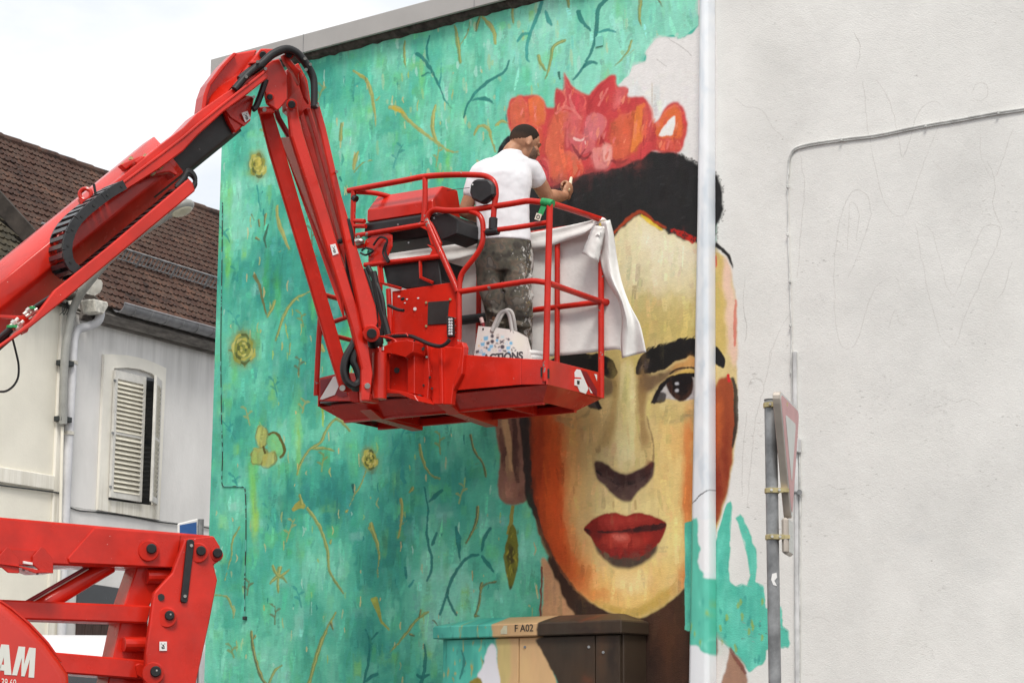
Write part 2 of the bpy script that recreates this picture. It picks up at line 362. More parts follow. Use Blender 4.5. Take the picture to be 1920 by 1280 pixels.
def painted(name, image, plaster=(.80, .788, .757), bump=.33, fine=70, rough=.85, grime=.06):
    """rough plaster (nodes) under a hand-painted layer (raster), with render relief"""
    m = bpy.data.materials.new(name); m.use_nodes = True; nt = m.node_tree; bs = nt.nodes['Principled BSDF']
    bs.inputs['Roughness'].default_value = rough; bs.inputs['Specular IOR Level'].default_value = .3
    tc = N(nt, 'ShaderNodeTexCoord')
    mp = N(nt, 'ShaderNodeMapping'); mp.inputs['Scale'].default_value = (1, 1, 2.4); nt.links.new(tc.outputs['Object'], mp.inputs[0])
    n0 = N(nt, 'ShaderNodeTexNoise', Scale=1.3, Detail=8., Roughness=.62); nt.links.new(tc.outputs['Object'], n0.inputs['Vector'])
    r0 = N(nt, 'ShaderNodeValToRGB'); r0.color_ramp.elements[0].position = .3; r0.color_ramp.elements[1].position = .7
    r0.color_ramp.elements[0].color = (*[c*(1-grime*2) for c in plaster], 1); r0.color_ramp.elements[1].color = (*[c*(1+grime) for c in plaster], 1)
    nt.links.new(n0.outputs['Fac'], r0.inputs[0])
    # small pits and scuffs of dirt, clustered
    n4 = N(nt, 'ShaderNodeTexNoise', Scale=26., Detail=5., Roughness=.75); nt.links.new(mp.outputs[0], n4.inputs['Vector'])
    n5 = N(nt, 'ShaderNodeTexNoise', Scale=1.9, Detail=3.); nt.links.new(tc.outputs['Object'], n5.inputs['Vector'])
    mm = N(nt, 'ShaderNodeMath', operation='MULTIPLY'); nt.links.new(n4.outputs['Fac'], mm.inputs[0]); nt.links.new(n5.outputs['Fac'], mm.inputs[1])
    r4 = N(nt, 'ShaderNodeValToRGB'); r4.color_ramp.elements[0].position = .365; r4.color_ramp.elements[1].position = .46; nt.links.new(mm.outputs[0], r4.inputs[0])
    f4 = N(nt, 'ShaderNodeMath', operation='MULTIPLY'); f4.inputs[1].default_value = .38; nt.links.new(r4.outputs[0], f4.inputs[0])
    mxd = N(nt, 'ShaderNodeMix', data_type='RGBA'); mxd.inputs[7].default_value = (.30, .29, .27, 1)
    nt.links.new(f4.outputs[0], mxd.inputs[0]); nt.links.new(r0.outputs[0], mxd.inputs[6])
    base = mxd.outputs[2]
    if image:
        ti = N(nt, 'ShaderNodeTexImage'); ti.image = image; ti.extension = 'CLIP'; ti.interpolation = 'Cubic'; nt.links.new(tc.outputs['UV'], ti.inputs['Vector'])
        mx = N(nt, 'ShaderNodeMix', data_type='RGBA'); nt.links.new(ti.outputs['Alpha'], mx.inputs[0]); nt.links.new(base, mx.inputs[6]); nt.links.new(ti.outputs['Color'], mx.inputs[7]); base = mx.outputs[2]
    nt.links.new(base, bs.inputs['Base Color'])
    if bump:
        n2 = N(nt, 'ShaderNodeTexNoise', Scale=fine, Detail=5., Roughness=.7); nt.links.new(mp.outputs[0], n2.inputs['Vector'])
        n3 = N(nt, 'ShaderNodeTexNoise', Scale=9., Detail=3.); nt.links.new(tc.outputs['Object'], n3.inputs['Vector'])
        ad = N(nt, 'ShaderNodeMath', operation='ADD'); nt.links.new(n2.outputs['Fac'], ad.inputs[0]); nt.links.new(n3.outputs['Fac'], ad.inputs[1])
        b = N(nt, 'ShaderNodeBump', Strength=bump, Distance=.012); nt.links.new(ad.outputs[0], b.inputs['Height']); nt.links.new(b.outputs[0], bs.inputs['Normal'])
    return m
def set_uv(o, cv):
    me = o.data; uv = me.uv_layers.new(name='UVMap'); off = base_of(o.parent) if o.parent else Vector(o.location)
    for l in me.loops:
        P = me.vertices[l.vertex_index].co+off-cv.o
        uv.data[l.index].uv = (P.dot(cv.u)/cv.wm, 1+P.z/cv.hm)

# ------------------------------------------------------------------ the wall and its mural
AW = azv(-51.5); NW = Vector((-AW.y, AW.x, 0)); RW = -AW          # along the wall to the left, towards the street, to the right
W0 = at(1075, 345, 15.45)
def wall_s(s, z, d=0): return Vector((W0.x, W0.y, 0))+RW*s+NW*d+UP*z
def onwall(x, y, d=0): return onplane(x, y, W0+NW*d, NW)
WALL_L = (onwall(405, 600)-W0).dot(RW); WALL_TOP = 7.20
cv = Canvas(wall_s(WALL_L-.02, 7.32), RW, NW, 7.7, 6.9, 300, (214, 212, 207))
def paint_mural(c):
    ny = vnoise(c.H, c.W, 150, 90, c.rng); ny2 = vnoise(c.H, c.W, 45, 22, c.rng)
    zones = [(540, 520, 130, 90, -.35), (770, 960, 90, 140, -.3), (600, 930, 90, 90, -.3), (520, 1120, 80, 80, -.12), (640, 150, 120, 60, -.28), (480, 790, 60, 60, -.15),
             (1000, 90, 330, 160, .3), (880, 1060, 120, 120, .22), (1150, 60, 150, 90, .25), (470, 420, 60, 120, .1), (720, 830, 60, 60, -.15), (980, 1050, 60, 120, .05), (850, 250, 160, 120, .2)]
    Z = [(c.to([(x, y)])[0], abs(c.to([(x+rx, y)])[0][0]-c.to([(x, y)])[0][0])+1, abs(c.to([(x, y+ry)])[0][1]-c.to([(x, y)])[0][1])+1, a) for x, y, rx, ry, a in zones]
    steps = np.array([(44, 126, 118), (54, 144, 130), (70, 166, 144), (88, 184, 156), (110, 199, 170), (138, 212, 188)], float)
    rng = c.rng
    def pal(x, y):
        v = .61+.75*(ny[y, x]-.5)+.3*(ny2[y, x]-.5)
        for (q, rx, ry, a) in Z: v += 1.2*a*math.exp(-((x-q[0])/rx)**2-((y-q[1])/ry)**2)
        v += rng.normal(0, .10); v = min(max(v, 0), 1)*4.99; i = int(v); f = v-i
        col = steps[i]*(1-f)+steps[i+1]*f
        r = rng.random()
        if r < .05: col = col*.55+np.array((100, 195, 95))*.45
        elif r < .065: col = col*.5+np.array((150, 200, 70))*.5
        elif r < .11: col = col*.6+np.array((190, 222, 212))*.4
        return col
    teal = [(380, 90), (1309, -60), (1309, 48), (1276, 74), (1262, 66), (1230, 73), (1212, 95), (1206, 118), (1186, 124), (1178, 146), (1285, 215), (1290, 300), (1340, 340), (1345, 470), (1350, 900), (1300, 1080), (1290, 1320), (380, 1320)]
    c.poly(teal, (74, 178, 158), 1.5, 1, 6, False, .1)
    c.dabs(teal, 1500, pal, (14, 34), (40, 110), (.5, .95))
    c.dabs(teal, 6500, pal, (6, 17), (10, 36), (.35, .9))
    c.dabs(teal, 1600, pal, (14, 28), (7, 15), (.35, .7))
    # streaks of yellow-green and thin drips
    for x, y, h, col in [(428, 480, 60, (120, 200, 70)), (430, 370, 40, (120, 200, 80)), (475, 930, 60, (150, 205, 50)), (470, 890, 40, (120, 200, 80)), (478, 980, 40, (170, 205, 40)), (500, 520, 50, (70, 170, 90)),
                         (520, 540, 45, (66, 165, 80)), (840, 300, 40, (120, 205, 90)), (825, 330, 20, (130, 215, 70)), (790, 150, 50, (110, 200, 120)), (440, 700, 30, (110, 200, 110)), (550, 800, 70, (110, 205, 150)),
                         (560, 820, 80, (150, 205, 80)), (655, 600, 70, (90, 190, 90)), (480, 880, 30, (90, 190, 90)), (590, 560, 50, (100, 205, 120))]:
        c.blob(x, y, 7, h, col, .6)
    for i in range(330):
        x = rng.uniform(400, 1020); y = rng.uniform(120, 1270); h = rng.uniform(5, 26)
        col = [(176, 176, 96), (160, 190, 90), (196, 188, 130), (180, 215, 200), (40, 128, 124), (205, 180, 120)][rng.integers(6)]
        c.stroke([(x, y), (x+rng.normal(0, 1.2), y+h*.5), (x+rng.normal(0, 1), y+h)], (1, rng.uniform(1, 2.2), .6), col, 1, rng.uniform(.35, .8), 1.1)
    for i in range(130):
        x = rng.uniform(700, 1240); y = rng.uniform(0, 330); h = rng.uniform(8, 34)
        col = [(170, 190, 120), (196, 200, 150), (190, 225, 214), (90, 190, 175)][rng.integers(4)]
        c.stroke([(x, y), (x, y+h*.5), (x+1, y+h)], (1.5, rng.uniform(2, 4.5), 1), col, 2, rng.uniform(.25, .6), 1.1)
    T, T2, O, G, B, D = (30, 112, 108), (48, 142, 136), (126, 140, 76), (154, 154, 84), (98, 96, 60), (30, 76, 70)
    V = [  # (points, half widths, colour)
     ([(660, 132), (680, 145), (694, 168), (700, 200), (704, 240)], (2, 5, 1), G), ([(703, 190), (712, 180)], (2, 3, 1), G), ([(672, 138), (688, 150)], (3, 6, 3), G),
     ([(727, 200), (748, 203), (762, 222), (790, 245), (820, 268), (845, 283), (862, 284)], (5, 4, 2), G), ([(815, 195), (810, 235), (818, 268)], (2, 5, 3), G), ([(735, 200), (758, 212)], (4, 6, 2), (190, 168, 60)),
     ([(758, 75), (757, 105), (762, 130)], (2, 3, 1), O), ([(640, 230), (638, 265)], (4, 6, 4), O), ([(672, 282), (665, 300), (663, 320)], (2, 6, 3), G), ([(663, 325), (680, 305), (700, 300)], (2, 2, 1), O),
     ([(806, 65), (800, 95), (806, 120)], (2, 3, 1), T), ([(778, 100), (796, 112), (810, 135), (822, 160), (835, 190), (850, 205)], (5, 3, 1), T), ([(790, 142), (806, 136), (815, 145)], (2, 2, 1), T),
     ([(826, 115), (826, 140), (822, 160)], (1, 2, 2), T2), ([(868, 222), (878, 195), (895, 170), (920, 150), (945, 135), (956, 112)], (2, 4, 2), T), ([(882, 190), (900, 185), (914, 188), (927, 196)], (1, 5, 1), T),
     ([(900, 28), (895, 45), (892, 60)], (3, 4, 2), B), ([(903, 30), (915, 45), (925, 60), (929, 85)], (3, 6, 3), G), ([(852, 45), (858, 80), (863, 120)], (2, 5, 3), O), ([(880, 40), (875, 65), (862, 85)], (1, 2, 1), O),
     ([(963, 5), (960, 30), (962, 50)], (4, 3, 1), O), ([(1017, 0), (1005, 35), (990, 75), (988, 110), (995, 115)], (4, 4, 2), T2), ([(995, 62), (980, 65), (970, 80)], (2, 5, 2), T2), ([(1022, 18), (1028, 40), (1035, 48)], (2, 6, 1), T2),
     ([(1147, -10), (1122, 15), (1118, 50), (1112, 85), (1098, 118)], (5, 5, 3), T), ([(1084, 18), (1090, 40), (1108, 58)], (6, 6, 2), T), ([(1114, 62), (1135, 58), (1155, 62)], (2, 4, 2), T2), ([(1092, 128), (1105, 117), (1122, 118)], (3, 5, 2), T),
     ([(1098, 118), (1085, 138), (1072, 150)], (3, 3, 2), T), ([(1046, 134), (1050, 150)], (4, 4, 2), D), ([(1060, 75), (1045, 82), (1034, 95), (1028, 130), (1020, 150)], (4, 4, 2), O), ([(1008, 102), (1015, 122), (1024, 134)], (4, 4, 2), O),
     ([(1065, -5), (1065, 15)], (5, 5, 2), O), ([(1200, 0), (1198, 30), (1203, 52)], (5, 4, 1), O), ([(1230, -5), (1243, 18)], (3, 4, 1), B), ([(1185, 75), (1175, 100), (1150, 125)], (2, 3, 1), O), ([(1160, 120), (1190, 92)], (1, 2, 1), O),
     ([(887, 255), (895, 240), (906, 235), (918, 245), (924, 270), (930, 285)], (3, 4, 2), G), ([(928, 236), (940, 228), (955, 232)], (3, 4, 2), G),
     ([(580, 255), (610, 262)], (2, 2, 1), O), ([(780, 325), (790, 345)], (2, 3, 1), T), ([(636, 330), (642, 345)], (3, 4, 1), T),
     # left column
     ([(482, 345), (486, 380), (491, 405)], (2, 2, 1), T2), ([(473, 352), (480, 358)], (2, 2, 1), T2), ([(520, 385), (519, 402), (527, 430), (540, 460), (543, 468)], (3, 5, 1), G), ([(520, 474), (535, 465)], (1, 2, 1), G),
     ([(470, 400), (476, 415)], (2, 3, 1), B), ([(484, 412), (486, 427)], (3, 4, 2), B), ([(498, 400), (494, 424)], (3, 4, 1), B), ([(503, 420), (495, 448), (500, 468)], (2, 3, 1), (60, 90, 70)), ([(478, 445), (488, 452)], (4, 4, 1), B),
     ([(475, 515), (487, 535), (492, 560), (500, 590)], (5, 3, 2), (110, 100, 48)), ([(516, 562), (508, 580), (500, 596)], (4, 4, 2), O), ([(585, 545), (555, 560), (535, 585), (520, 625), (515, 640)], (2, 4, 2), O), ([(535, 605), (541, 640)], (2, 3, 1), (170, 180, 60)),
     ([(660, 690), (650, 720)], (3, 4, 1), G), ([(545, 640), (540, 670)], (2, 3, 1), O), ([(600, 645), (607, 660)], (6, 9, 4), G),
     ([(640, 775), (615, 800), (600, 830), (578, 845), (562, 870), (556, 892)], (3, 4, 2), O), ([(585, 842), (605, 840), (628, 845)], (2, 4, 2), O), ([(626, 785), (640, 790), (658, 808)], (2, 5, 2), O), ([(604, 760), (606, 800)], (3, 3, 2), (150, 180, 60)),
     ([(548, 955), (562, 945), (572, 950)], (4, 9, 4), (160, 150, 56)), ([(562, 925), (567, 945)], (3, 5, 5), O), ([(575, 950), (598, 985), (612, 1030), (618, 1070), (643, 1113)], (4, 4, 2), O), ([(617, 1020), (622, 1010)], (3, 3, 2), O),
     ([(525, 1060), (521, 1080), (520, 1110)], (6, 4, 2), O), ([(505, 1094), (522, 1080), (540, 1092)], (3, 4, 2), O), ([(510, 1058), (522, 1080), (543, 1066)], (3, 4, 2), O), ([(503, 1120), (501, 1134)], (2, 2, 1), T),
     ([(630, 1145), (612, 1180), (600, 1210), (585, 1260), (576, 1290)], (2, 5, 4), O), ([(620, 1165), (626, 1180)], (3, 4, 2), B), ([(472, 1180), (474, 1215), (485, 1255), (500, 1285)], (3, 4, 4), B), ([(502, 1285), (515, 1255), (530, 1245)], (3, 3, 2), O), ([(480, 1190), (474, 1200)], (4, 3, 1), B),
     ([(400, 1115), (425, 1118), (435, 1140), (437, 1160)], (2, 3, 1), O), ([(450, 985), (437, 1010), (432, 1045), (420, 1090)], (2, 2, 1), O),
     ([(686, 880), (678, 905), (660, 935), (648, 965)], (2, 2, 1), O), ([(660, 905), (664, 925)], (4, 4, 1), D), ([(646, 960), (652, 955)], (5, 5, 2), O),
     ([(766, 790), (748, 825), (735, 850), (724, 870)], (2, 2, 1), T2), ([(758, 812), (778, 806), (796, 812)], (2, 5, 1), T2), ([(732, 805), (737, 835)], (2, 3, 1), T2), ([(836, 790), (845, 822)], (2, 3, 1), T2),
     ([(785, 830), (793, 865), (810, 890), (825, 897)], (3, 3, 2), O), ([(882, 812), (890, 845), (905, 870), (910, 895)], (3, 3, 2), B), ([(890, 870), (902, 868)], (2, 3, 1), O), ([(756, 875), (754, 895), (762, 905)], (4, 5, 3), T2),
     ([(774, 912), (766, 925)], (4, 4, 1), O), ([(750, 935), (754, 950), (752, 975), (745, 1010)], (4, 3, 2), G), ([(752, 985), (762, 975)], (2, 3, 1), O), ([(694, 985), (705, 1010), (710, 1040), (707, 1085)], (8, 3, 1), O), ([(695, 980), (697, 992)], (6, 8, 3), O),
     ([(795, 910), (802, 950), (800, 1000), (810, 1055), (800, 1090)], (2, 3, 3), T), ([(830, 916), (815, 930), (803, 940)], (4, 5, 1), T), ([(820, 995), (812, 1015), (808, 1022)], (3, 4, 1), T), ([(760, 1060), (762, 1085)], (3, 4, 2), T), ([(765, 1100), (778, 1085)], (3, 5, 2), T2),
     ([(855, 985), (860, 1010), (862, 1055)], (3, 6, 1), T), ([(899, 1038), (880, 1042), (860, 1060), (845, 1090), (835, 1120), (824, 1152)], (3, 4, 3), T), ([(838, 1115), (848, 1140), (857, 1153)], (2, 4, 2), T), ([(902, 1034), (908, 1005), (920, 988)], (2, 5, 3), T), ([(902, 1040), (915, 1058), (928, 1075)], (3, 5, 2), T),
     ([(895, 948), (893, 975), (882, 1000), (872, 1018)], (5, 3, 2), B), ([(886, 992), (898, 985)], (2, 3, 1), O), ([(932, 1090), (910, 1095), (902, 1105), (898, 1130), (890, 1155)], (2, 3, 3), B), ([(903, 1090), (900, 1108)], (4, 4, 2), B), ([(888, 1155), (900, 1153)], (3, 4, 2), B),
     ([(700, 1120), (708, 1140), (716, 1165), (731, 1180)], (9, 4, 2), (160, 160, 60)), ([(804, 1145), (780, 1162), (762, 1185), (745, 1205), (730, 1222)], (3, 4, 2), O), ([(788, 1140), (785, 1160)], (3, 3, 2), B), ([(765, 1187), (778, 1192)], (3, 5, 2), B),
     ([(684, 1178), (692, 1200), (690, 1240), (683, 1275), (680, 1300)], (2, 3, 3), T), ([(708, 1185), (693, 1200)], (3, 4, 1), T), ([(710, 1260), (695, 1268), (684, 1278)], (4, 5, 1), T), ([(795, 1205), (798, 1230), (793, 1265), (786, 1285)], (2, 4, 4), T), ([(780, 1262), (790, 1268), (806, 1262)], (3, 5, 2), T)]
    for p, wd, col in V:
        wd = tuple(w_*.82 for w_ in wd)
        c.stroke(p, wd, col, 1.4, .85, .8)
        if col in (O, G, B): c.stroke([(a+1.2, b-1) for a, b in p], [max(w_*.35, .5) for w_ in wd], (186, 184, 108), .8, .6, 1.4)
    # many fainter sprigs between them
    taken = [p for v_ in V for p in v_[0]]; made = 0
    for k in range(600):
        if made > 46: break
        x, y = rng.uniform(430, 1000), rng.uniform(190, 1240)
        if min((x-a)**2+(y-b)**2 for a, b in taken) < 34**2 or (x > 915 and y > 700) or (600 < x < 1000 and 330 < y < 790): continue
        col = [T2, O, (60, 150, 140), (150, 160, 96), B][rng.integers(5)]; h = rng.uniform(22, 52); bend = rng.normal(0, 10); P_ = [(x, y), (x+bend*.6, y-h*.5), (x+bend*1.4, y-h)]
        c.stroke(P_, (1.6, 1.6, .7), col, 1.2, .7, .8); sd_ = 1
        for f in (.35, .6, .85):
            lx, ly = x+bend*1.4*f, y-h*f; sd_ = -sd_
            c.stroke([(lx, ly), (lx+sd_*6, ly-6), (lx+sd_*11, ly-7)], (.8, 2.6, .6), col, 1.2, .7, .7)
        taken += P_; made += 1
    # painted blossoms
    for x, y, rx, ry in [(483, 309, 20, 29), (456, 652, 27, 38), (693, 859, 17, 25)]:
        c.blob(x, y, rx*1.1, ry*1.05, (150, 146, 62), .6, 0, .2, 4); c.blob(x, y, rx*.9, ry*.9, (112, 120, 52), .9, 0, .3, 4)
        for k in range(26):
            a = k*.9; r = 1-k/28
            c.stroke([(x+rx*.8*r*math.cos(a), y+ry*.8*r*math.sin(a)), (x+rx*.8*r*math.cos(a+.5), y+ry*.8*r*math.sin(a+.5)), (x+rx*.75*r*math.cos(a+.95), y+ry*.75*r*math.sin(a+.95))], (1, 3, 1), [(176, 170, 82), (78, 88, 46), (140, 144, 62), (190, 184, 106)][k % 4], 1.2, .85, .5)
    c.blob(485, 306, 8, 14, (206, 190, 90), .8)
    for poly, col in [([(478, 815), (488, 796), (500, 805), (500, 828), (492, 838), (480, 832)], (182, 180, 88)), ([(500, 820), (512, 810), (524, 818), (534, 845), (526, 858), (505, 845)], (120, 190, 120)), ([(474, 840), (490, 838), (500, 845), (492, 868), (474, 868), (470, 855)], (160, 164, 84)), ([(496, 848), (514, 848), (518, 862), (505, 876), (490, 872)], (176, 172, 90))]:
        c.poly(poly, col, 2, .8, 3, True, .25); c.stroke(poly+[poly[0]], (1, 1.8, .6), (104, 104, 56), 1.6, .6, .9)
    c.stroke([(502, 815), (515, 811), (526, 822), (534, 846), (524, 858)], (2, 3, 2), (96, 92, 46)); c.stroke([(492, 835), (497, 850)], (2, 4, 2), (90, 86, 40))
    # white ground left bare: upper right, around the flowers, under the chin side
    c.poly([(1000, 560), (1100, 420), (1200, 385), (1310, 420), (1345, 480), (1350, 940), (1300, 1060), (1200, 1165), (1120, 1150), (1040, 1060), (1000, 960), (985, 780)], (120, 90, 60), 2, 1, 2, True, .1)
    # overpainted ground edges left white
    c.poly([(1180, 142), (1190, 124), (1208, 120), (1214, 96), (1232, 75), (1262, 68), (1278, 76), (1309, 50), (1345, 60), (1345, 420), (1260, 300), (1200, 270), (1180, 200), (1160, 158)], (224, 221, 219), 1, .95, 2, False, .03)
    c.poly([(1016, 1050), (1030, 1052), (1060, 1100), (1090, 1165), (1060, 1320), (940, 1320), (1013, 1155)], (196, 152, 112), 1.5, 1, 2, True, .1); c.stroke([(1016, 1060), (1014, 1110), (1012, 1160)], (2, 2, 2), (126, 62, 52), 1, .9, .8)
    c.poly([(1028, 1045), (1060, 1060), (1100, 1090), (1150, 1110), (1185, 1115), (1230, 1100), (1270, 1070), (1300, 1030), (1335, 990), (1322, 1320), (1080, 1320), (1085, 1180), (1056, 1120)], (58, 38, 28), 1.5, 1, 2, True, .25)
    for b in [(1250, 1200, 30, 90, (84, 50, 30), .7), (1270, 1130, 20, 40, (66, 42, 26), .6), (1220, 1250, 30, 60, (40, 26, 22), .7), (1090, 1140, 20, 20, (44, 36, 30), .7)]: c.blob(*b)
    # face
    c.poly([(1188, 400), (1200, 396), (1225, 414), (1262, 436), (1303, 452), (1345, 470), (1366, 492), (1378, 540), (1383, 600), (1382, 690), (1384, 750), (1380, 830), (1366, 915), (1342, 1000), (1300, 1078), (1252, 1130), (1215, 1152), (1185, 1158), (1135, 1142), (1080, 1106), (1036, 1040), (1004, 960), (990, 880), (985, 790), (988, 700), (1000, 620), (1050, 520), (1095, 468), (1150, 430)], (212, 190, 134), 1.5, 1, 1.2, True, .05)
    FACE = [(1188, 400), (1200, 396), (1225, 414), (1262, 436), (1303, 452), (1345, 470), (1366, 492), (1378, 540), (1383, 600), (1382, 690), (1384, 750), (1380, 830), (1366, 915), (1342, 1000), (1300, 1078), (1252, 1130), (1215, 1152), (1185, 1158), (1135, 1142), (1080, 1106), (1036, 1040), (1004, 960), (990, 880), (985, 790), (988, 700), (1000, 620), (1050, 520), (1095, 468), (1150, 430)]
    fm, fx0, fy0, fx1, fy1 = c.mask(c.to(c.sm(FACE)), 4); CLIP = np.zeros((c.H, c.W), np.float32); CLIP[fy0:fy1, fx0:fx1] = blur(fm, 2); c.clip = CLIP
    for b in [(1200, 440, 60, 40, (224, 208, 168), .8), (1190, 520, 80, 70, (216, 196, 132), .8), (1230, 500, 40, 40, (232, 216, 180), .7), (1265, 560, 60, 60, (220, 196, 122), .8), (1230, 590, 50, 30, (186, 166, 104), .55), (1285, 470, 30, 25, (226, 212, 176), .7),
              (1170, 600, 40, 50, (206, 190, 112), .7), (1280, 620, 40, 20, (200, 184, 96), .7), (1210, 470, 26, 20, (238, 226, 200), .6), (1130, 700, 40, 60, (214, 190, 120), .5), (1170, 760, 20, 80, (206, 200, 130), .7), (1190, 720, 12, 90, (196, 178, 96), .6),
              (1070, 880, 34, 120, (212, 178, 116), .7), (1250, 880, 40, 80, (222, 196, 126), .75), (1285, 860, 22, 120, (224, 176, 108), .7), (1180, 950, 60, 30, (224, 206, 142), .6), (1160, 1110, 80, 40, (228, 192, 112), .8), (1090, 1040, 50, 60, (224, 166, 96), .6), (1220, 1120, 50, 30, (196, 170, 84), .7),
              (1270, 1010, 26, 80, (226, 204, 132), .7), (1290, 1030, 12, 70, (206, 138, 74), .5), (1180, 1080, 60, 16, (232, 208, 150), .7)]:
        c.blob(*b)
    # warm side planes
    for b in [(1030, 900, 34, 150, (202, 92, 34), .95), (1016, 850, 22, 110, (176, 72, 28), .8), (1040, 990, 30, 60, (196, 84, 34), .9), (1062, 1050, 34, 46, (206, 108, 54), .8), (1048, 850, 18, 70, (214, 128, 66), .7), (1000, 880, 12, 110, (110, 44, 20), .7), (1040, 930, 12, 70, (190, 60, 24), .8), (1100, 1100, 36, 16, (214, 140, 76), .7), (1030, 980, 16, 80, (164, 52, 22), .7)]:
        c.blob(*b)
    c.clip = None
    c.poly([(1338, 470), (1352, 470), (1360, 560), (1360, 660), (1338, 640)], (196, 168, 92), 4, .8); c.poly([(1354, 480), (1370, 500), (1380, 590), (1381, 690), (1366, 650), (1360, 560)], (226, 190, 172), 3, .9)
    c.stroke([(1378, 560), (1379, 610), (1377, 650)], (2, 4, 2), (206, 96, 80), 2, .8, 1); c.stroke([(1340, 476), (1341, 500)], (3, 3, 2), (200, 60, 48), 2, .9)
    c.stroke([(1341, 456), (1358, 470), (1368, 486), (1374, 503)], (5, 4, 2), (38, 36, 36), 1.5, 1, .4)
    c.poly([(1338, 735), (1362, 705), (1374, 716), (1380, 790), (1370, 880), (1352, 960), (1330, 1010), (1300, 1070), (1296, 1000), (1318, 900)], (150, 58, 28), 2, .95, 2, True, .2)
    c.blob(1347, 790, 9, 60, (186, 90, 42), .8); c.blob(1362, 860, 8, 90, (120, 36, 20), .7); c.blob(1345, 910, 10, 60, (124, 28, 20), .8); c.stroke([(1366, 700), (1368, 715)], (3, 5, 3), (206, 44, 44)); c.stroke([(1373, 705), (1380, 740), (1379, 790), (1374, 840)], (3, 5, 2), (56, 50, 42), 1.5, .95)
    c.stroke([(1256, 432), (1280, 440), (1304, 452)], (3, 6, 8), (176, 36, 28), 2, .95); c.stroke([(1150, 432), (1180, 408), (1200, 398), (1225, 414), (1250, 430)], (2, 3, 2), (190, 70, 30), 2, .8); c.stroke([(1196, 401), (1220, 414), (1245, 432)], (2, 4, 1), (226, 190, 50), 2, .8)
    c.clip = CLIP
    # planes of the face, brushed over each other
    for pts, col, f, al in [
        ([(1150, 440), (1200, 405), (1300, 460), (1310, 560), (1200, 600), (1150, 560)], (224, 213, 178), 20, .9), ([(1190, 420), (1230, 430), (1300, 470), (1300, 500), (1220, 480)], (233, 222, 196), 10, .8), ([(1150, 560), (1300, 560), (1310, 630), (1210, 640), (1170, 690), (1140, 650)], (204, 184, 112), 16, .75), ([(1225, 470), (1245, 480), (1240, 560), (1222, 540)], (236, 222, 192), 8, .6), ([(1195, 540), (1290, 575), (1270, 620), (1210, 600)], (190, 170, 112), 12, .5),
        ([(1058, 760), (1130, 775), (1124, 860), (1104, 970), (1082, 980), (1060, 880)], (199, 167, 110), 12, .8), ([(1044, 780), (1082, 790), (1084, 900), (1080, 1000), (1110, 1066), (1190, 1130), (1120, 1130), (1060, 1040), (1044, 900)], (216, 148, 84), 12, .75),
        ([(986, 770), (1046, 778), (1056, 850), (1058, 930), (1056, 990), (1078, 1050), (1124, 1112), (1092, 1110), (1040, 1040), (1004, 960), (988, 880)], (204, 90, 36), 7, .95), ([(988, 780), (1020, 790), (1030, 880), (1036, 960), (1058, 1036), (1088, 1096), (1060, 1080), (1018, 1000), (996, 930)], (172, 62, 24), 7, .85), ([(1030, 860), (1046, 870), (1050, 970), (1036, 960)], (196, 64, 22), 6, .8), ([(984, 770), (998, 780), (1002, 880), (1016, 960), (1044, 1034), (1034, 1040), (1000, 960), (986, 870)], (92, 40, 24), 4, .9),
        ([(1232, 780), (1300, 770), (1300, 1000), (1250, 960), (1226, 880)], (224, 196, 128), 12, .85), ([(1250, 800), (1296, 800), (1296, 860), (1256, 860)], (226, 178, 108), 10, .6), ([(1284, 790), (1299, 790), (1297, 1060), (1278, 1084)], (212, 128, 66), 5, .85), ([(1238, 1020), (1284, 950), (1290, 1050), (1250, 1096)], (229, 207, 136), 9, .8),
        ([(1086, 1080), (1160, 1068), (1250, 1050), (1240, 1120), (1185, 1152), (1130, 1136)], (227, 188, 114), 10, .85), ([(1150, 1080), (1220, 1074), (1200, 1110), (1160, 1110)], (234, 208, 152), 8, .7), ([(1106, 1120), (1185, 1140), (1262, 1098), (1244, 1135), (1185, 1158), (1130, 1143)], (186, 152, 72), 4, .85),
        ([(1140, 690), (1164, 700), (1154, 800), (1130, 862), (1110, 872), (1126, 820), (1146, 760)], (168, 138, 88), 6, .85), ([(1164, 690), (1188, 690), (1192, 790), (1194, 850), (1178, 874), (1158, 868), (1158, 800)], (232, 219, 168), 5, .95), ([(1170, 700), (1180, 700), (1180, 800), (1172, 800)], (200, 194, 116), 4, .7), ([(1194, 690), (1216, 700), (1208, 780), (1216, 824), (1206, 852), (1196, 800)], (146, 110, 68), 5, .9),
        ([(1118, 850), (1140, 840), (1156, 866), (1140, 872), (1118, 866)], (204, 186, 134), 4, .8), ([(1204, 840), (1222, 846), (1222, 864), (1206, 872)], (206, 180, 122), 3, .8), ([(1216, 735), (1236, 760), (1290, 770), (1290, 790), (1230, 790), (1214, 770)], (204, 184, 118), 6, .7), ([(1090, 940), (1110, 950), (1098, 985), (1108, 1030), (1092, 1030)], (206, 166, 108), 7, .6)]: c.poly(pts, col, f, al, 2, True, .05)
    for b in [(1030, 900, 26, 150, (206, 84, 30), .8), (1048, 1010, 26, 60, (200, 80, 30), .8), (1086, 1080, 36, 34, (208, 106, 48), .75), (1012, 860, 12, 100, (150, 50, 20), .7), (1120, 1112, 40, 14, (210, 130, 64), .7), (1290, 960, 10, 130, (206, 110, 52), .75), (1278, 1080, 20, 40, (204, 120, 60), .7), (1292, 830, 8, 60, (222, 140, 80), .7), (1160, 1040, 40, 14, (206, 160, 96), .5)]: c.blob(*b)
    c.clip = None; c.stroke([(986, 780), (990, 880), (1004, 960), (1035, 1040), (1080, 1107), (1120, 1136)], (2.5, 3, 2), (74, 40, 28), 2.5, .75, .4)
    # hair
    HB = (36, 35, 36)
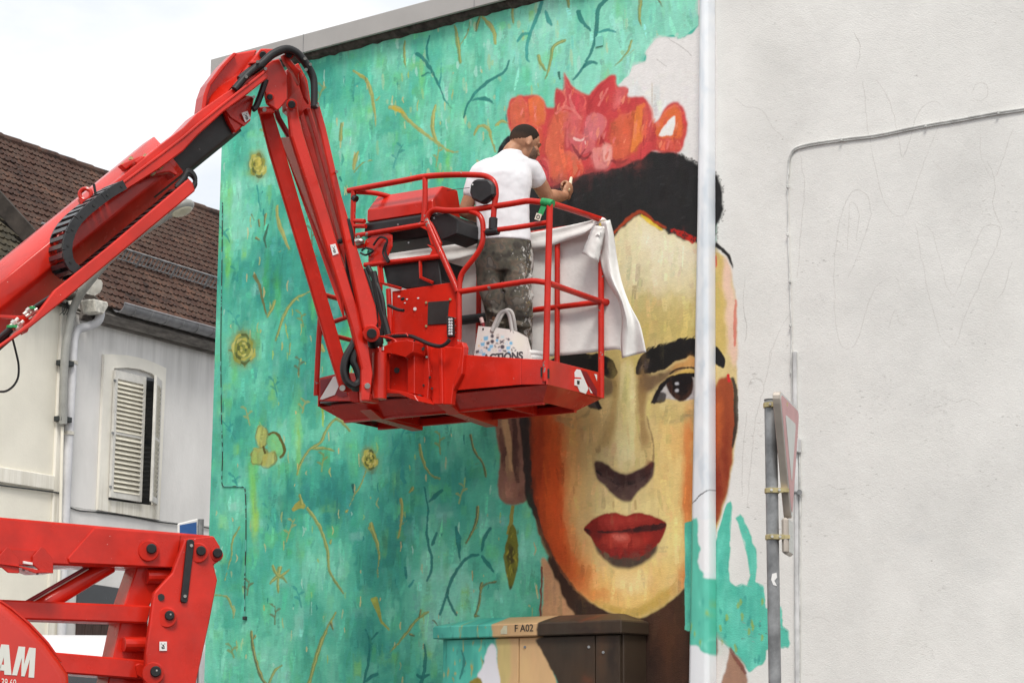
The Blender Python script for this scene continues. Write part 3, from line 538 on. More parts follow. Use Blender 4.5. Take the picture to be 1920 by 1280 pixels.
    c.poly([(1000, 325), (1060, 306), (1130, 300), (1190, 286), (1225, 280), (1262, 283), (1285, 294), (1306, 306), (1336, 322), (1350, 332), (1356, 360), (1352, 395), (1342, 425), (1342, 458), (1303, 455), (1255, 440), (1205, 408), (1190, 406), (1155, 438), (1094, 482), (1050, 520), (1000, 640), (990, 720), (960, 720), (900, 560), (874, 452), (880, 415), (900, 380)], HB, 2, 1, 3, True, .12)
    c.poly([(933, 284), (944, 264), (958, 256), (966, 300), (940, 312)], (30, 30, 36), 1, 1, 1)
    for k in range(70):
        x = RNG.uniform(1050, 1330); y = RNG.uniform(320, 420)
        c.stroke([(x, y), (x+12, y-5), (x+26, y-4)], (.6, 1.6, .6), [(56, 55, 56), (24, 24, 26), (48, 47, 50)][k % 3], 1.5, .6, 1.2)
    c.stroke([(1256, 432), (1280, 440), (1304, 454)], (3, 6, 8), (176, 36, 28), 2, .95); c.stroke([(1130, 452), (1155, 432), (1180, 408), (1200, 397), (1225, 414), (1250, 430)], (2, 3.5, 2), (170, 66, 34), 2, .85, .3); c.stroke([(1200, 403), (1220, 417), (1245, 434)], (2, 4, 1), (226, 190, 50), 2, .85)
    edge_h = [(1262, 285), (1285, 296), (1306, 308), (1336, 324), (1350, 334), (1356, 362), (1352, 395), (1342, 425), (1342, 450), (1303, 450), (1275, 442), (1250, 430), (1150, 434), (1120, 456), (1225, 286), (1196, 298)]
    for k in range(230):
        x, y = edge_h[k % len(edge_h)]; x2, y2 = edge_h[(k+1) % len(edge_h)]
        if abs(x-x2)+abs(y-y2) > 60: continue
        f = rng.random(); x = x*(1-f)+x2*f+rng.normal(0, 2.2); y = y*(1-f)+y2*f+rng.normal(0, 2.2); a = rng.uniform(0, 6.28); r_ = rng.uniform(2, 5)
        c.stroke([(x+r_*math.cos(a), y+r_*math.sin(a)), (x+r_*math.cos(a+1.1), y+r_*math.sin(a+1.1)), (x+r_*math.cos(a+2.2), y+r_*math.sin(a+2.2))], (.6, 1.6, .6), (36, 35, 36), 1.2, .7, .6)
    # brows
    c.poly([(1192, 700), (1196, 672), (1215, 655), (1245, 646), (1270, 636), (1300, 634), (1345, 648), (1360, 675), (1356, 690), (1340, 680), (1300, 668), (1270, 676), (1240, 694), (1215, 700), (1200, 702)], (28, 26, 27), 1.3, 1, 2, True, .1, .2)
    c.poly([(1000, 690), (1060, 664), (1110, 660), (1140, 668), (1155, 684), (1152, 706), (1130, 702), (1090, 690), (1040, 700), (1005, 716)], (28, 26, 27), 1.3, 1, 2, True, .1, .2)
    c.blob(1208, 682, 9, 12, (96, 84, 84), .7); c.blob(1200, 690, 5, 8, (120, 106, 104), .5)
    for k in range(34):
        x = RNG.uniform(1205, 1300); y = 662-(x-1205)*.28
        c.stroke([(x, y), (x+4, y-7), (x+9, y-11)], (1.4, 1, .5), (30, 28, 30), .8, .9, .3)
    # eye sockets and eyes
    c.poly([(1198, 706), (1230, 700), (1262, 688), (1285, 684), (1262, 700), (1244, 716), (1232, 726), (1204, 732)], (112, 86, 66), 3, .9); c.poly([(1256, 690), (1300, 668), (1306, 690), (1262, 692)], (206, 150, 86), 3, .9)
    c.poly([(1150, 706), (1120, 704), (1100, 720), (1120, 745), (1148, 738)], (110, 88, 70), 4, .9)
    c.poly([(1246, 716), (1262, 700), (1282, 694), (1306, 696), (1306, 706), (1262, 708), (1250, 720)], (222, 184, 96), 1.5, .95)
    for mx_ in (0, 1):
        f = (lambda p: p) if mx_ == 0 else (lambda p: (2*1182-p[0]-16, p[1]+12))
        c.poly([f(p) for p in [(1226, 754), (1236, 732), (1252, 714), (1270, 706), (1300, 706), (1320, 722), (1318, 742), (1290, 749), (1262, 749), (1242, 746)]], (196, 192, 192), 1, 1, .6)
        c.poly([f(p) for p in [(1250, 714), (1272, 703), (1294, 703), (1300, 716), (1296, 738), (1280, 750), (1264, 747), (1252, 730)]], (66, 42, 34), 1.2, 1, 1); c.poly([f(p) for p in [(1258, 706), (1292, 704), (1296, 722), (1286, 738), (1268, 738), (1261, 722)]], (24, 18, 20), 1, 1, 1)
        for q in [(1269, 719), (1269, 732)]: c.poly([f((q[0]+dx, q[1]+dy)) for dx, dy in [(-3, -2), (2, -3), (4, 1), (0, 3), (-3, 2)]], (196, 196, 204), .8, .95, 0)
        c.stroke([f(p) for p in [(1224, 756), (1234, 734), (1250, 714), (1272, 704), (1306, 703)]], (4, 4, 4), (26, 22, 24), 1, 1, .1); c.poly([f(p) for p in [(1224, 755), (1234, 736), (1248, 738), (1244, 752)]], (44, 38, 40), 1, .9, 1)
        c.stroke([f(p) for p in [(1230, 774), (1256, 790), (1290, 780), (1310, 772)]], (2, 4, 3), (172, 150, 104), 3, .6); c.stroke([f(p) for p in [(1254, 702), (1270, 691), (1306, 690)]], (1.5, 2, 2), (44, 34, 30), 1, .9)
    c.stroke([(1030, 775), (1060, 786), (1095, 780), (1108, 764)], (2, 3, 2), (150, 126, 84), 3, .8); c.blob(1290, 776, 16, 5, (150, 136, 100), .7)
    # nose
    c.blob(1204, 720, 7, 60, (150, 120, 76), .6); c.blob(1150, 730, 8, 60, (178, 154, 94), .6); c.blob(1178, 800, 15, 70, (226, 214, 156), .8); c.blob(1166, 770, 9, 60, (190, 176, 104), .6); c.blob(1192, 830, 6, 60, (206, 180, 110), .6)
    c.blob(1212, 850, 14, 24, (198, 172, 116), .7); c.blob(1135, 850, 14, 20, (200, 182, 130), .7); c.stroke([(1212, 780), (1220, 815), (1226, 845), (1224, 865)], (1.5, 2, 2), (130, 104, 70), 2, .75); c.stroke([(1120, 855), (1126, 830), (1140, 800)], (1.5, 2, 1), (160, 136, 92), 3, .6)
    c.poly([(1114, 872), (1118, 864), (1135, 868), (1152, 882), (1175, 888), (1200, 878), (1222, 866), (1226, 868), (1224, 890), (1212, 908), (1195, 922), (1183, 938), (1170, 940), (1150, 928), (1135, 912), (1118, 894)], (84, 62, 58), 1.5, 1, .8, True, .12)
    c.poly([(1118, 866), (1136, 872), (1155, 886), (1178, 890), (1205, 880), (1224, 866), (1222, 880), (1190, 902), (1170, 904), (1140, 892), (1118, 880)], (58, 34, 32), 2, .95); c.stroke([(1116, 880), (1140, 898), (1172, 906), (1200, 898), (1220, 884)], (2, 3, 2), (26, 18, 20), 1.5, .9); c.blob(1175, 868, 16, 8, (214, 196, 140), .8); c.blob(1215, 870, 8, 8, (120, 56, 44), .6)
    c.blob(1180, 952, 14, 12, (226, 206, 150), .7); c.stroke([(1150, 938), (1150, 956)], (2, 2, 2), (186, 156, 104), 2, .7); c.stroke([(1190, 936), (1192, 956)], (2, 2, 2), (180, 148, 98), 2, .7)
    # lips
    c.poly([(1108, 1006), (1125, 1018), (1150, 1032), (1200, 1034), (1228, 1018), (1230, 1034), (1205, 1056), (1175, 1066), (1145, 1058), (1122, 1034)], (52, 42, 42), 2.5, .95, 1)
    c.poly([(1094, 990), (1120, 968), (1150, 960), (1172, 966), (1192, 960), (1222, 966), (1247, 978), (1244, 1000), (1230, 1022), (1205, 1040), (1175, 1044), (1145, 1040), (1118, 1022), (1106, 1004)], (130, 32, 25), 1.2, 1, .6, True, .1)
    c.poly([(1095, 990), (1120, 994), (1160, 994), (1200, 986), (1246, 980), (1240, 992), (1212, 996), (1170, 998), (1132, 1000), (1112, 998), (1110, 1006), (1100, 998)], (46, 22, 22), 1.2, .95, .5)
    for b in [(1160, 974, 40, 8, (172, 46, 36), .7), (1146, 979, 5, 4, (206, 110, 96), .7), (1185, 975, 8, 5, (190, 78, 62), .6), (1160, 1012, 34, 10, (186, 58, 46), .8), (1160, 1006, 12, 4, (208, 104, 88), .6), (1210, 1010, 10, 12, (176, 46, 36), .7), (1170, 1034, 40, 5, (124, 24, 22), .7)]: c.blob(*b)
    c.poly([(1126, 1010), (1150, 1004), (1185, 1004), (1206, 1010), (1196, 1024), (1160, 1028), (1136, 1022)], (164, 54, 42), 4, .85, 1); c.poly([(1148, 1004), (1172, 1002), (1178, 1010), (1160, 1014)], (208, 112, 98), 3, .7, 1); c.poly([(1120, 974), (1150, 965), (1172, 972), (1200, 966), (1230, 974), (1200, 980), (1150, 986), (1124, 984)], (164, 52, 44), 3, .7, 1)
    c.poly([(1128, 1026), (1160, 1036), (1200, 1032), (1222, 1016), (1216, 1030), (1180, 1043), (1146, 1039)], (104, 24, 24), 3, .85, 1); c.poly([(1104, 996), (1130, 1002), (1118, 1014)], (90, 26, 26), 2.5, .8, 1)
    # ear, sideburn, earring, neck
    c.poly([(920, 765), (985, 765), (992, 860), (990, 935), (968, 944), (945, 942), (934, 920), (936, 860), (930, 810)], (138, 98, 82), 1.5, 1, 2, True, .18)
    for b in [(950, 820, 10, 50, (92, 62, 52), .8), (955, 870, 8, 26, (196, 156, 112), .7), (942, 800, 6, 30, (186, 148, 112), .6), (960, 915, 16, 16, (160, 112, 92), .8), (968, 860, 8, 50, (70, 44, 40), .7), (975, 925, 8, 10, (110, 66, 54), .6)]: c.blob(*b)
    c.stroke([(944, 770), (950, 810), (957, 850), (962, 885)], (5, 7, 3), (198, 158, 116), 2.5, .9, .4); c.stroke([(962, 775), (966, 820), (964, 870), (972, 905)], (4, 6, 3), (74, 46, 42), 2.5, .9, .3); c.stroke([(938, 800), (942, 850), (946, 890)], (3, 4, 2), (104, 66, 56), 2.5, .8, .5); c.blob(952, 920, 10, 12, (190, 138, 112), .8)
    c.poly([(972, 765), (990, 765), (994, 850), (1000, 930), (1012, 985), (1004, 970), (986, 936), (980, 850)], (36, 32, 32), 2, .95, 2)
    c.stroke([(990, 780), (992, 880), (1003, 960), (1034, 1040), (1080, 1108)], (2, 2.5, 2), (70, 46, 36), 2.5, .5, .4)
    c.stroke([(961, 945), (958, 975), (954, 1000)], (3, 4, 5), (150, 140, 60), 1, .95)
    c.poly([(958, 985), (966, 990), (972, 1030), (968, 1070), (958, 1103), (950, 1080), (944, 1050), (948, 1020)], (112, 112, 42), 1.2, 1, 1.5)
    c.poly([(956, 1015), (963, 1030), (962, 1055), (954, 1060), (951, 1040)], (60, 52, 34), 2, .85)
    for k in range(26): c.blob(RNG.uniform(948, 970), RNG.uniform(990, 1090), 2.2, 5, [(176, 166, 60), (74, 72, 34), (140, 138, 50)][k % 3], .7)
    c.blob(958, 1100, 3, 6, (60, 74, 50), .9)
    # unfinished teal right of the pipe, shoulder
    t2 = [(1362, 944), (1370, 938), (1374, 948), (1370, 1000), (1366, 1040), (1368, 1088), (1378, 1098), (1392, 1092), (1400, 1096), (1406, 1080), (1400, 1040), (1390, 1005), (1380, 968), (1388, 962), (1402, 988), (1416, 1030), (1420, 1050), (1416, 1090), (1432, 1096), (1436, 1140), (1465, 1136), (1468, 1172), (1480, 1182), (1480, 1214), (1438, 1216), (1436, 1236), (1404, 1260), (1390, 1240), (1362, 1212), (1340, 1192), (1284, 1180), (1284, 980), (1300, 975), (1308, 1075), (1338, 1085), (1340, 1020)]
    c.poly(t2, (92, 186, 162), 1.2, 1, 2, False, .12)
    c.dabs(t2, 260, lambda x, y: [(70, 168, 150), (110, 204, 184), (84, 186, 164), (96, 194, 172)][rng.integers(4)], (5, 14), (12, 40), (.4, .8))
    for k in range(26): c.stroke([(x_ := RNG.uniform(1345, 1430), y_ := RNG.uniform(1110, 1240)), (x_+1, y_+8), (x_, y_+16)], (1.5, 3, 1), [(150, 170, 60), (60, 150, 140)][k % 2], 1.5, .7, .6)
    c.poly([(1366, 1216), (1402, 1262), (1392, 1320), (1350, 1320), (1360, 1250)], (150, 104, 76), 1.5, .95, 3, True, .2); c.stroke([(1366, 1214), (1385, 1242), (1400, 1264)], (3, 4, 3), (110, 50, 36), 1.5, .9)
    c.poly([(1338, 1190), (1362, 1214), (1356, 1260), (1338, 1300)], (196, 160, 152), 4, .45)
    # bare roots where the paint stops at the very bottom, dark strip of dirt and painted shade under the roof edge
    # flower crown
    RD, OR, PK = (196, 66, 68), (214, 98, 66), (212, 110, 116)
    c.poly([(955, 190), (970, 182), (1000, 176), (1018, 186), (1026, 200), (1044, 198), (1040, 168), (1058, 170), (1056, 136), (1072, 160), (1102, 178), (1110, 170), (1130, 150), (1152, 140), (1158, 160), (1176, 166), (1178, 182), (1205, 180), (1218, 200), (1226, 232), (1250, 200), (1270, 192), (1286, 210), (1286, 250), (1276, 282), (1250, 284), (1222, 282), (1200, 300), (1170, 312), (1150, 318), (1120, 328), (1090, 330), (1060, 348), (1020, 352), (990, 330), (960, 260), (952, 220)], RD, 1.5, 1, 1.5, True, .1)
    pet = [([(956, 200), (972, 186), (985, 190), (990, 215), (985, 235), (960, 240)], OR, .9), ([(990, 185), (1010, 180), (1020, 195), (1022, 230), (1000, 235), (990, 210)], (226, 108, 56), .9), ([(958, 236), (1000, 232), (1020, 250), (1010, 290), (980, 285)], (214, 78, 54), .8),
           ([(1056, 140), (1066, 164), (1098, 184), (1090, 210), (1066, 200), (1056, 176)], (204, 62, 70), .9), ([(1042, 172), (1058, 176), (1066, 210), (1050, 214), (1042, 196)], (198, 58, 62), .9), ([(1150, 144), (1156, 170), (1150, 200), (1120, 215), (1100, 210), (1128, 160)], (200, 56, 60), .9),
           ([(1160, 166), (1176, 170), (1168, 190), (1150, 210), (1146, 190)], (216, 92, 92), .9), ([(1040, 216), (1060, 208), (1070, 222), (1062, 260), (1040, 300), (1022, 290), (1028, 240)], OR, .85), ([(1064, 214), (1090, 220), (1080, 260), (1060, 280)], (210, 96, 96), .8),
           ([(1100, 220), (1125, 216), (1136, 226), (1130, 250), (1105, 275), (1092, 262)], PK, .9), ([(1065, 250), (1100, 255), (1120, 275), (1085, 295), (1070, 275)], (206, 92, 96), .9), ([(1150, 225), (1190, 210), (1196, 240), (1180, 290), (1150, 300), (1142, 260)], (214, 92, 60), .9),
           ([(1190, 200), (1208, 196), (1210, 230), (1200, 270), (1180, 290), (1186, 240)], (232, 124, 50), .9), ([(1210, 190), (1222, 206), (1224, 250), (1208, 280), (1206, 230)], (206, 76, 70), .7), ([(1228, 235), (1252, 206), (1272, 198), (1280, 220), (1280, 258), (1262, 262), (1236, 256)], (226, 104, 50), .95),
           ([(1230, 262), (1270, 266), (1276, 280), (1240, 282)], (212, 84, 64), .9), ([(1030, 290), (1070, 285), (1090, 310), (1085, 330), (1050, 345), (1030, 330)], OR, .9), ([(1060, 310), (1085, 300), (1094, 325), (1070, 342)], (224, 76, 50), .9),
           ([(1110, 282), (1140, 276), (1148, 300), (1136, 318), (1115, 316)], (224, 132, 128), .95), ([(1126, 258), (1132, 250), (1134, 266), (1124, 268)], (170, 40, 44), .9), ([(1130, 270), (1145, 275), (1144, 300), (1130, 306)], (236, 168, 156), .8), ([(990, 300), (1025, 300), (1030, 340), (1000, 340)], (196, 64, 70), .8)]
    for p, col, al in pet:
        c.poly(p, [v*.9+14 for v in col], 2.6, al, 2, True, .12); pp = [(x, y) for x, y in p]; n_ = len(pp)
        c.stroke(pp[:n_//2+1], (1, 2.2, .8), (236, 138, 118), 2, .32, .8); c.stroke((pp+pp[:1])[n_//2:], (1, 2.4, .8), (150, 36, 50), 2, .38, .8)
        gx, gy = sum(x for x, y in p)/n_, sum(y for x, y in p)/n_
        for k in range(4): x, y = gx+rng.normal(0, 7), gy+rng.normal(0, 7); c.stroke([(x-2, y+8), (x, y), (x+3, y-8)], (.8, 2.6, .8), [(236, 150, 116), (226, 120, 84), (190, 60, 66), (230, 128, 126)][k], 1.2, .5, .8)
    c.poly([(1236, 250), (1262, 218), (1266, 226), (1262, 252), (1250, 254)], (236, 232, 226), 1.2, 1, 1)
    for p in [[(1040, 215), (1060, 200), (1080, 210)], [(1000, 190), (1005, 230)], [(1066, 176), (1076, 205), (1090, 225)], [(1120, 200), (1140, 165)], [(1080, 296), (1100, 300)]]: c.stroke(p, (2, 4, 2), (228, 130, 124), 2, .6, .9)
    for p in [[(1070, 268), (1092, 298), (1110, 285)], [(1098, 278), (1084, 300)], [(1146, 300), (1160, 306), (1180, 296)], [(1125, 258), (1135, 272)], [(1012, 300), (1025, 320)]]: c.stroke(p, (1.5, 3, 1.5), (110, 40, 44), 2, .75, .7)
    c.stroke([(1073, 258), (1090, 262), (1096, 256)], (2, 3, 1), (236, 196, 188), 1.5, .8, .9); c.stroke([(1096, 262), (1098, 272)], (2, 3, 1), (240, 210, 200), 1.5, .8, .6)
    for b in [(1050, 340, 40, 12, (120, 60, 62), .6), (1110, 322, 36, 10, (110, 56, 56), .6), (1180, 305, 30, 10, (150, 70, 62), .6)]: c.blob(*b)
    c.stroke([(1000, 345), (1040, 352), (1080, 338), (1110, 330), (1150, 322), (1200, 302)], (4, 7, 4), (58, 46, 48), 3, .7, .7)
    # dark strip under the roof edge: dirty bare render with eaves shade painted in
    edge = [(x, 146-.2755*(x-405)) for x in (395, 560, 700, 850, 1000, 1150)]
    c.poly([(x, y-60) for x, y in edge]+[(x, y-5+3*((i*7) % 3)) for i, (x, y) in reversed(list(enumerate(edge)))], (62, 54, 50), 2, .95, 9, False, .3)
    # brushwork over everything, then the wall's own wear
    c.impasto(teal, 9000, (2.5, 8), (6, 26), .13); c.impasto(teal, 2500, (5, 13), (4, 9), .10)
    figure = [(880, 140), (1310, 130), (1400, 420), (1400, 1290), (900, 1290), (870, 420)]
    c.impasto(figure, 3600, (4, 10), (5, 14), .045, (.2, .45), .6); c.impasto(figure, 2200, (7, 18), (3, 7), .045, (.2, .45), .6)
    hf = .5*vnoise(c.H, c.W, 1.4, 3.2, rng)+.5*vnoise(c.H, c.W, 2.2, 7, rng)
    c.rgb *= (1+.16*(hf-.5))[..., None]
    for k in range(420):                                              # pits and scuffs on the bare wall, in clusters
        if k % 14 == 0: cx_, cy_ = rng.uniform(1350, 1915), rng.uniform(20, 1250)
        x, y = cx_+rng.normal(0, 26), cy_+rng.normal(0, 20)
        if x < 1388: continue
        c.stroke([(x, y), (x+rng.uniform(1, 4), y+rng.uniform(-1, 1)), (x+rng.uniform(4, 8), y+rng.uniform(-1, 2))], (.4, rng.uniform(.5, 1.0), .3), [(120, 117, 112), (150, 146, 140), (96, 92, 88)][k % 3], .6, rng.uniform(.35, .8), .6)
    for x, y, rx, ry, col, al in [(1700, 840, 90, 60, (222, 221, 216), .5), (1600, 1100, 70, 120, (203, 202, 199), .45), (1840, 1060, 60, 40, (196, 197, 196), .4), (1450, 120, 60, 90, (203, 202, 198), .5), (1780, 90, 120, 60, (224, 223, 219), .5), (1860, 560, 50, 120, (204, 202, 197), .45), (1560, 740, 60, 60, (220, 219, 214), .5),
                                  (1720, 1010, 36, 18, (190, 192, 194), .4), (1620, 300, 60, 40, (221, 220, 216), .45), (1420, 560, 36, 120, (221, 220, 216), .5), (1900, 1180, 40, 60, (198, 197, 193), .4), (1500, 40, 60, 26, (198, 196, 192), .4), (1680, 1200, 110, 40, (219, 218, 213), .5), (1580, 960, 30, 20, (200, 196, 190), .4)]:
        m0 = c.a.copy(); c.blob(x, y, rx, ry, col, al); c.a[:] = np.maximum(m0, c.a)
        q = c.to([(x, y)])[0]; e1 = c.to([(x+rx, y)])[0]-q; e2 = c.to([(x, y+ry)])[0]-q; Y_, X_ = np.ogrid[0:c.H, 0:c.W]
        g_ = np.exp(-(((X_-q[0])/max(abs(e1[0]), 1))**2+((Y_-q[1])/max(abs(e2[1]), 1))**2)*1.4).astype(np.float32)*al
        bare = c.a < .02; c.rgb[bare] += ((lin(col).astype(np.float32)-c.rgb)*g_[..., None])[bare]; c.a[bare] = np.maximum(c.a, g_*.9)[bare]
    for l in [[(1395, 640), (1400, 610), (1392, 570), (1398, 520)], [(1760, 740), (1790, 752), (1812, 748), (1840, 760)], [(1545, 905), (1570, 915), (1600, 912)], [(1600, 60), (1612, 90), (1606, 130)], [(1850, 300), (1866, 340), (1862, 390), (1880, 430)]]: c.stroke(l, (.5, .7, .4), (140, 136, 130), .6, .7, .6)
    # pencil sketch of letters on the bare wall
    P1 = (164, 160, 156)
    def pencil(pts, al=.55): c.stroke(pts, (.8, 1.0, .7), P1, .55, al, 1.0)
    for l in [[(1618, 155), (1624, 220), (1640, 310), (1656, 375), (1672, 400), (1690, 405), (1705, 385), (1722, 330), (1748, 265), (1762, 225)], [(1642, 150), (1660, 175), (1672, 205), (1685, 260), (1692, 295), (1706, 260), (1716, 225), (1730, 200), (1748, 190), (1766, 198)],
              [(1822, 172), (1830, 158), (1848, 158), (1852, 175), (1840, 188), (1824, 182)], [(1748, 302), (1768, 320), (1785, 325), (1806, 303)], [(1836, 230), (1840, 290), (1856, 328), (1872, 318), (1900, 240)], [(1500, 290), (1508, 350), (1502, 420), (1494, 520)],
              [(1378, 185), (1398, 200), (1425, 205), (1445, 230), (1448, 240), (1470, 258), (1485, 270)], [(1566, 560), (1564, 480), (1578, 400), (1600, 358), (1625, 365), (1632, 400), (1615, 460), (1590, 520)], [(1590, 470), (1592, 390), (1602, 380), (1610, 400), (1604, 450)], [(1563, 560), (1568, 620), (1582, 652), (1606, 640), (1630, 560), (1650, 530), (1676, 520), (1690, 545)],
              [(1718, 420), (1730, 500), (1750, 590), (1765, 635), (1790, 645), (1810, 590), (1850, 500), (1875, 440), (1868, 422), (1845, 425), (1828, 455), (1822, 470), (1790, 550), (1775, 535), (1760, 480), (1745, 430), (1720, 418)], [(1665, 615), (1678, 580), (1688, 605), (1706, 608)], [(1896, 490), (1880, 545), (1862, 568)],
              [(1403, 722), (1412, 708), (1428, 716)], [(1412, 705), (1425, 712), (1432, 722)], [(1448, 660), (1430, 730), (1415, 790), (1408, 860), (1400, 950)], [(1400, 770), (1392, 860), (1390, 930)], [(1520, 1160), (1540, 1155), (1558, 1168)], [(1250, 70), (1280, 90), (1296, 105)], [(1230, 110), (1250, 125)], [(1478, 590), (1452, 640), (1440, 680)], [(1504, 1262), (1530, 1264)]]:
        pencil(l)
paint_mural(cv)
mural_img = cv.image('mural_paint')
# ------------------------------------------------------------------ ground
M_['asphalt'] = mat('asphalt', (.05, .05, .052), .9, 0, .25, 3, bump=.3, bscale=80)
M_['pave'] = mat('pavement_concrete', (.26, .25, .235), .9, 0, .15, 2, bump=.2, bscale=50)
g = MB().add([(-300, -300, 0), (300, -300, 0), (300, 300, 0), (-300, 300, 0)], [(0, 1, 2, 3)]).build('road', M_['asphalt']); tag(g, kind='structure')
pv = MB().prism([wall_s(WALL_L-1.2, .004, 1.5), wall_s(9, .004, 1.5), wall_s(9, .004, 0), wall_s(WALL_L-1.2, .004, 0)], UP*.12).build('pavement', M_['pave'], None, .02); tag(pv, kind='structure')

# ------------------------------------------------------------------ painted building
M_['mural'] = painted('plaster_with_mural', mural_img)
M_['plain'] = painted('grey_plaster', None)
M_['fascia'] = mat('grey_roof_edge_metal', (.40, .385, .37), .55, .0, .06, 2)
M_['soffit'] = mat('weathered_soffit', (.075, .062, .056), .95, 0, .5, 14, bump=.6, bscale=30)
bld = thing('painted_building', 'tall rendered building whose blank wall carries the half-finished mural portrait', 'building', wall_s(0, 0, -.15))
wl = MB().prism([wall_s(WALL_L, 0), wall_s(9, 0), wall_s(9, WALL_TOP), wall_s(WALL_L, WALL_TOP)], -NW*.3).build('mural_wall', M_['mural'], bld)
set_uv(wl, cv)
MB().prism([wall_s(WALL_L, 0, -.3), wall_s(WALL_L, 0, -8), wall_s(WALL_L, WALL_TOP, -8), wall_s(WALL_L, WALL_TOP, -.3)], RW*.3).build('side_wall', M_['plain'], bld)
MB().prism([wall_s(WALL_L, 0, -8), wall_s(9, 0, -8), wall_s(9, WALL_TOP, -8), wall_s(WALL_L, WALL_TOP, -8)], -NW*.3).build('rear_wall', M_['plain'], bld)
fo = .10
fb = onwall(640, 80.5, fo).z; ft = onwall(640, 45, fo).z
MB().prism([wall_s(WALL_L-.07, fb, fo), wall_s(9, fb, fo), wall_s(9, ft, fo), wall_s(WALL_L-.07, ft, fo)], -NW*.025).build('fascia', M_['fascia'], bld, .006)
MB().prism([wall_s(WALL_L-.07, fb, fo-.028), wall_s(WALL_L-.07, fb, -8), wall_s(WALL_L-.07, ft, -8), wall_s(WALL_L-.07, ft, fo-.028)], RW*.025).build('fascia', M_['fascia'], bld, .006)
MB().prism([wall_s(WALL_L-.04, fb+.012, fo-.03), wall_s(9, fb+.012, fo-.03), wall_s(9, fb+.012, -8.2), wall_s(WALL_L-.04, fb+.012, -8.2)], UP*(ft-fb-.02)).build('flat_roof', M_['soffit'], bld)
# ragged strip under the roof edge: dirt plus eaves shade in its dark colour
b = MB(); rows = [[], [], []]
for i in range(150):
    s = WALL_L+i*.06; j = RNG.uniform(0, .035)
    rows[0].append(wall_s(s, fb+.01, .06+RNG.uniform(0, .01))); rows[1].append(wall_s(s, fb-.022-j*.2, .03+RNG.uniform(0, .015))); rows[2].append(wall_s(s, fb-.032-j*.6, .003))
b.grid(rows).build('weathered_shade_edge', M_['soffit'], bld)
for k, s in enumerate((-2.75, -.9, 1.4)): MB().prism([wall_s(s, fb+.002, fo+.0015), wall_s(s+.006, fb+.002, fo+.0015), wall_s(s+.006, ft-.002, fo+.0015), wall_s(s, ft-.002, fo+.0015)], -NW*.004).build('fascia_joint', M_['galv'], bld)

# boxed downpipe, painted over with the wall
cp = Canvas(wall_s(.7, 7.5, .11), RW, NW, .9, 7.5, 240, (222, 224, 228), 8)
cp.poly([(1270, -60), (1360, -60), (1360, 1330), (1270, 1330)], (220, 222, 225), 1, 1, 0, False, .02)
for y in range(-20, 1000, 26):
    for k in range(2): cp.blob(1316+RNG.normal(0, 7), y+RNG.uniform(0, 26), RNG.uniform(3, 7), RNG.uniform(14, 34), [(204, 211, 218), (192, 201, 210), (226, 228, 232), (212, 217, 223)][RNG.integers(4)], .65)
cp.poly([(1280, 975), (1306, 972), (1310, 1040), (1318, 1080), (1345, 1090), (1345, 1236), (1330, 1232), (1312, 1216), (1280, 1200)], (90, 186, 164), 1.2, 1, 4, False, .14)
cp.poly([(1308, 985), (1322, 970), (1345, 980), (1345, 1076), (1324, 1070), (1312, 1040)], (224, 224, 226), 1.5, 1, 3, True, .03)
for k in range(16): cp.blob(RNG.uniform(1294, 1336), RNG.uniform(1100, 1215), 3, 8, [(150, 176, 60), (70, 166, 150), (120, 206, 186)][k % 3], .7)
cp.stroke([(1296, 942), (1310, 930), (1326, 916)], (.8, 1, .6), (60, 58, 60), .8, .9, .3)
M_['pipe'] = painted('painted_downpipe', cp.image('downpipe_paint'), (.76, .765, .775), .06, 40, .55)
rings = []
for y, xl, xr in [(-60, 1310, 1338), (400, 1303.5, 1338), (800, 1296, 1338.5), (1300, 1287, 1340)]:
    a = onwall(xl, y, .11); c = onwall(xr, y, .03); sa = (a-W0).dot(RW); sc = (c-W0).dot(RW); z = a.z if y > -60 else fb
    rings.append([wall_s(sa, z, .002), wall_s(sa+.004, z, .09), wall_s(sa+.03, z, .11), wall_s(sc-.03, z, .11), wall_s(sc-.004, z, .09), wall_s(sc, z, .002)])
lo = [p.copy() for p in rings[-1]]
for p in lo: p.z = .15
rings.append(lo)
dp = MB().loft(rings).build('downpipe', M_['pipe'], bld, .008, True, 2); set_uv(dp, cp)
# cables on the wall
M_['cablegrey'] = mat('grey_cable', (.58, .58, .56), .6, var=.25, vscale=9); M_['cabledark'] = mat('dark_cable', (.03, .035, .036), .7)
M_['cablewhite'] = mat('painted_conduit', (.56, .56, .56), .6, var=.2, vscale=6)
p1 = [(1478, 330), (1480, 300), (1490, 280), (1520, 271), (1580, 262), (1640, 255), (1700, 243), (1740, 235), (1800, 225), (1860, 214), (1920, 205), (1990, 192), (2300, 136), (2800, 40)]
MB().tube([onwall(x, y-1.5, .012) for x, y in p1], .0075, 8, 4).build('cable', M_['cablegrey'], bld, smooth=True)
MB().tube([onwall(x, y+2.2, .009) for x, y in p1], .0055, 8, 4).build('cable', M_['cablegrey'], bld, smooth=True)
MB().tube([onwall(x+1, y, .014) for x, y in [(1477, 300), (1476, 340), (1477, 450), (1481, 560), (1483, 640), (1481, 700)]], .0045, 8, 4).build('cable', M_['cablegrey'], bld, smooth=True)
MB().tube([onwall(x, y, .014) for x, y in [(1490, 660), (1491, 800), (1493, 900), (1494, 1100), (1495, 1320)]], .016, 8, 3).build('conduit', M_['cablewhite'], bld, smooth=True)
MB().tube([onwall(x, y, .010) for x, y in [(1484, 660), (1486, 760), (1498, 850), (1500, 920), (1500, 1000), (1499, 1320)]], .005, 8, 3).build('cable', M_['cablegrey'], bld, smooth=True)
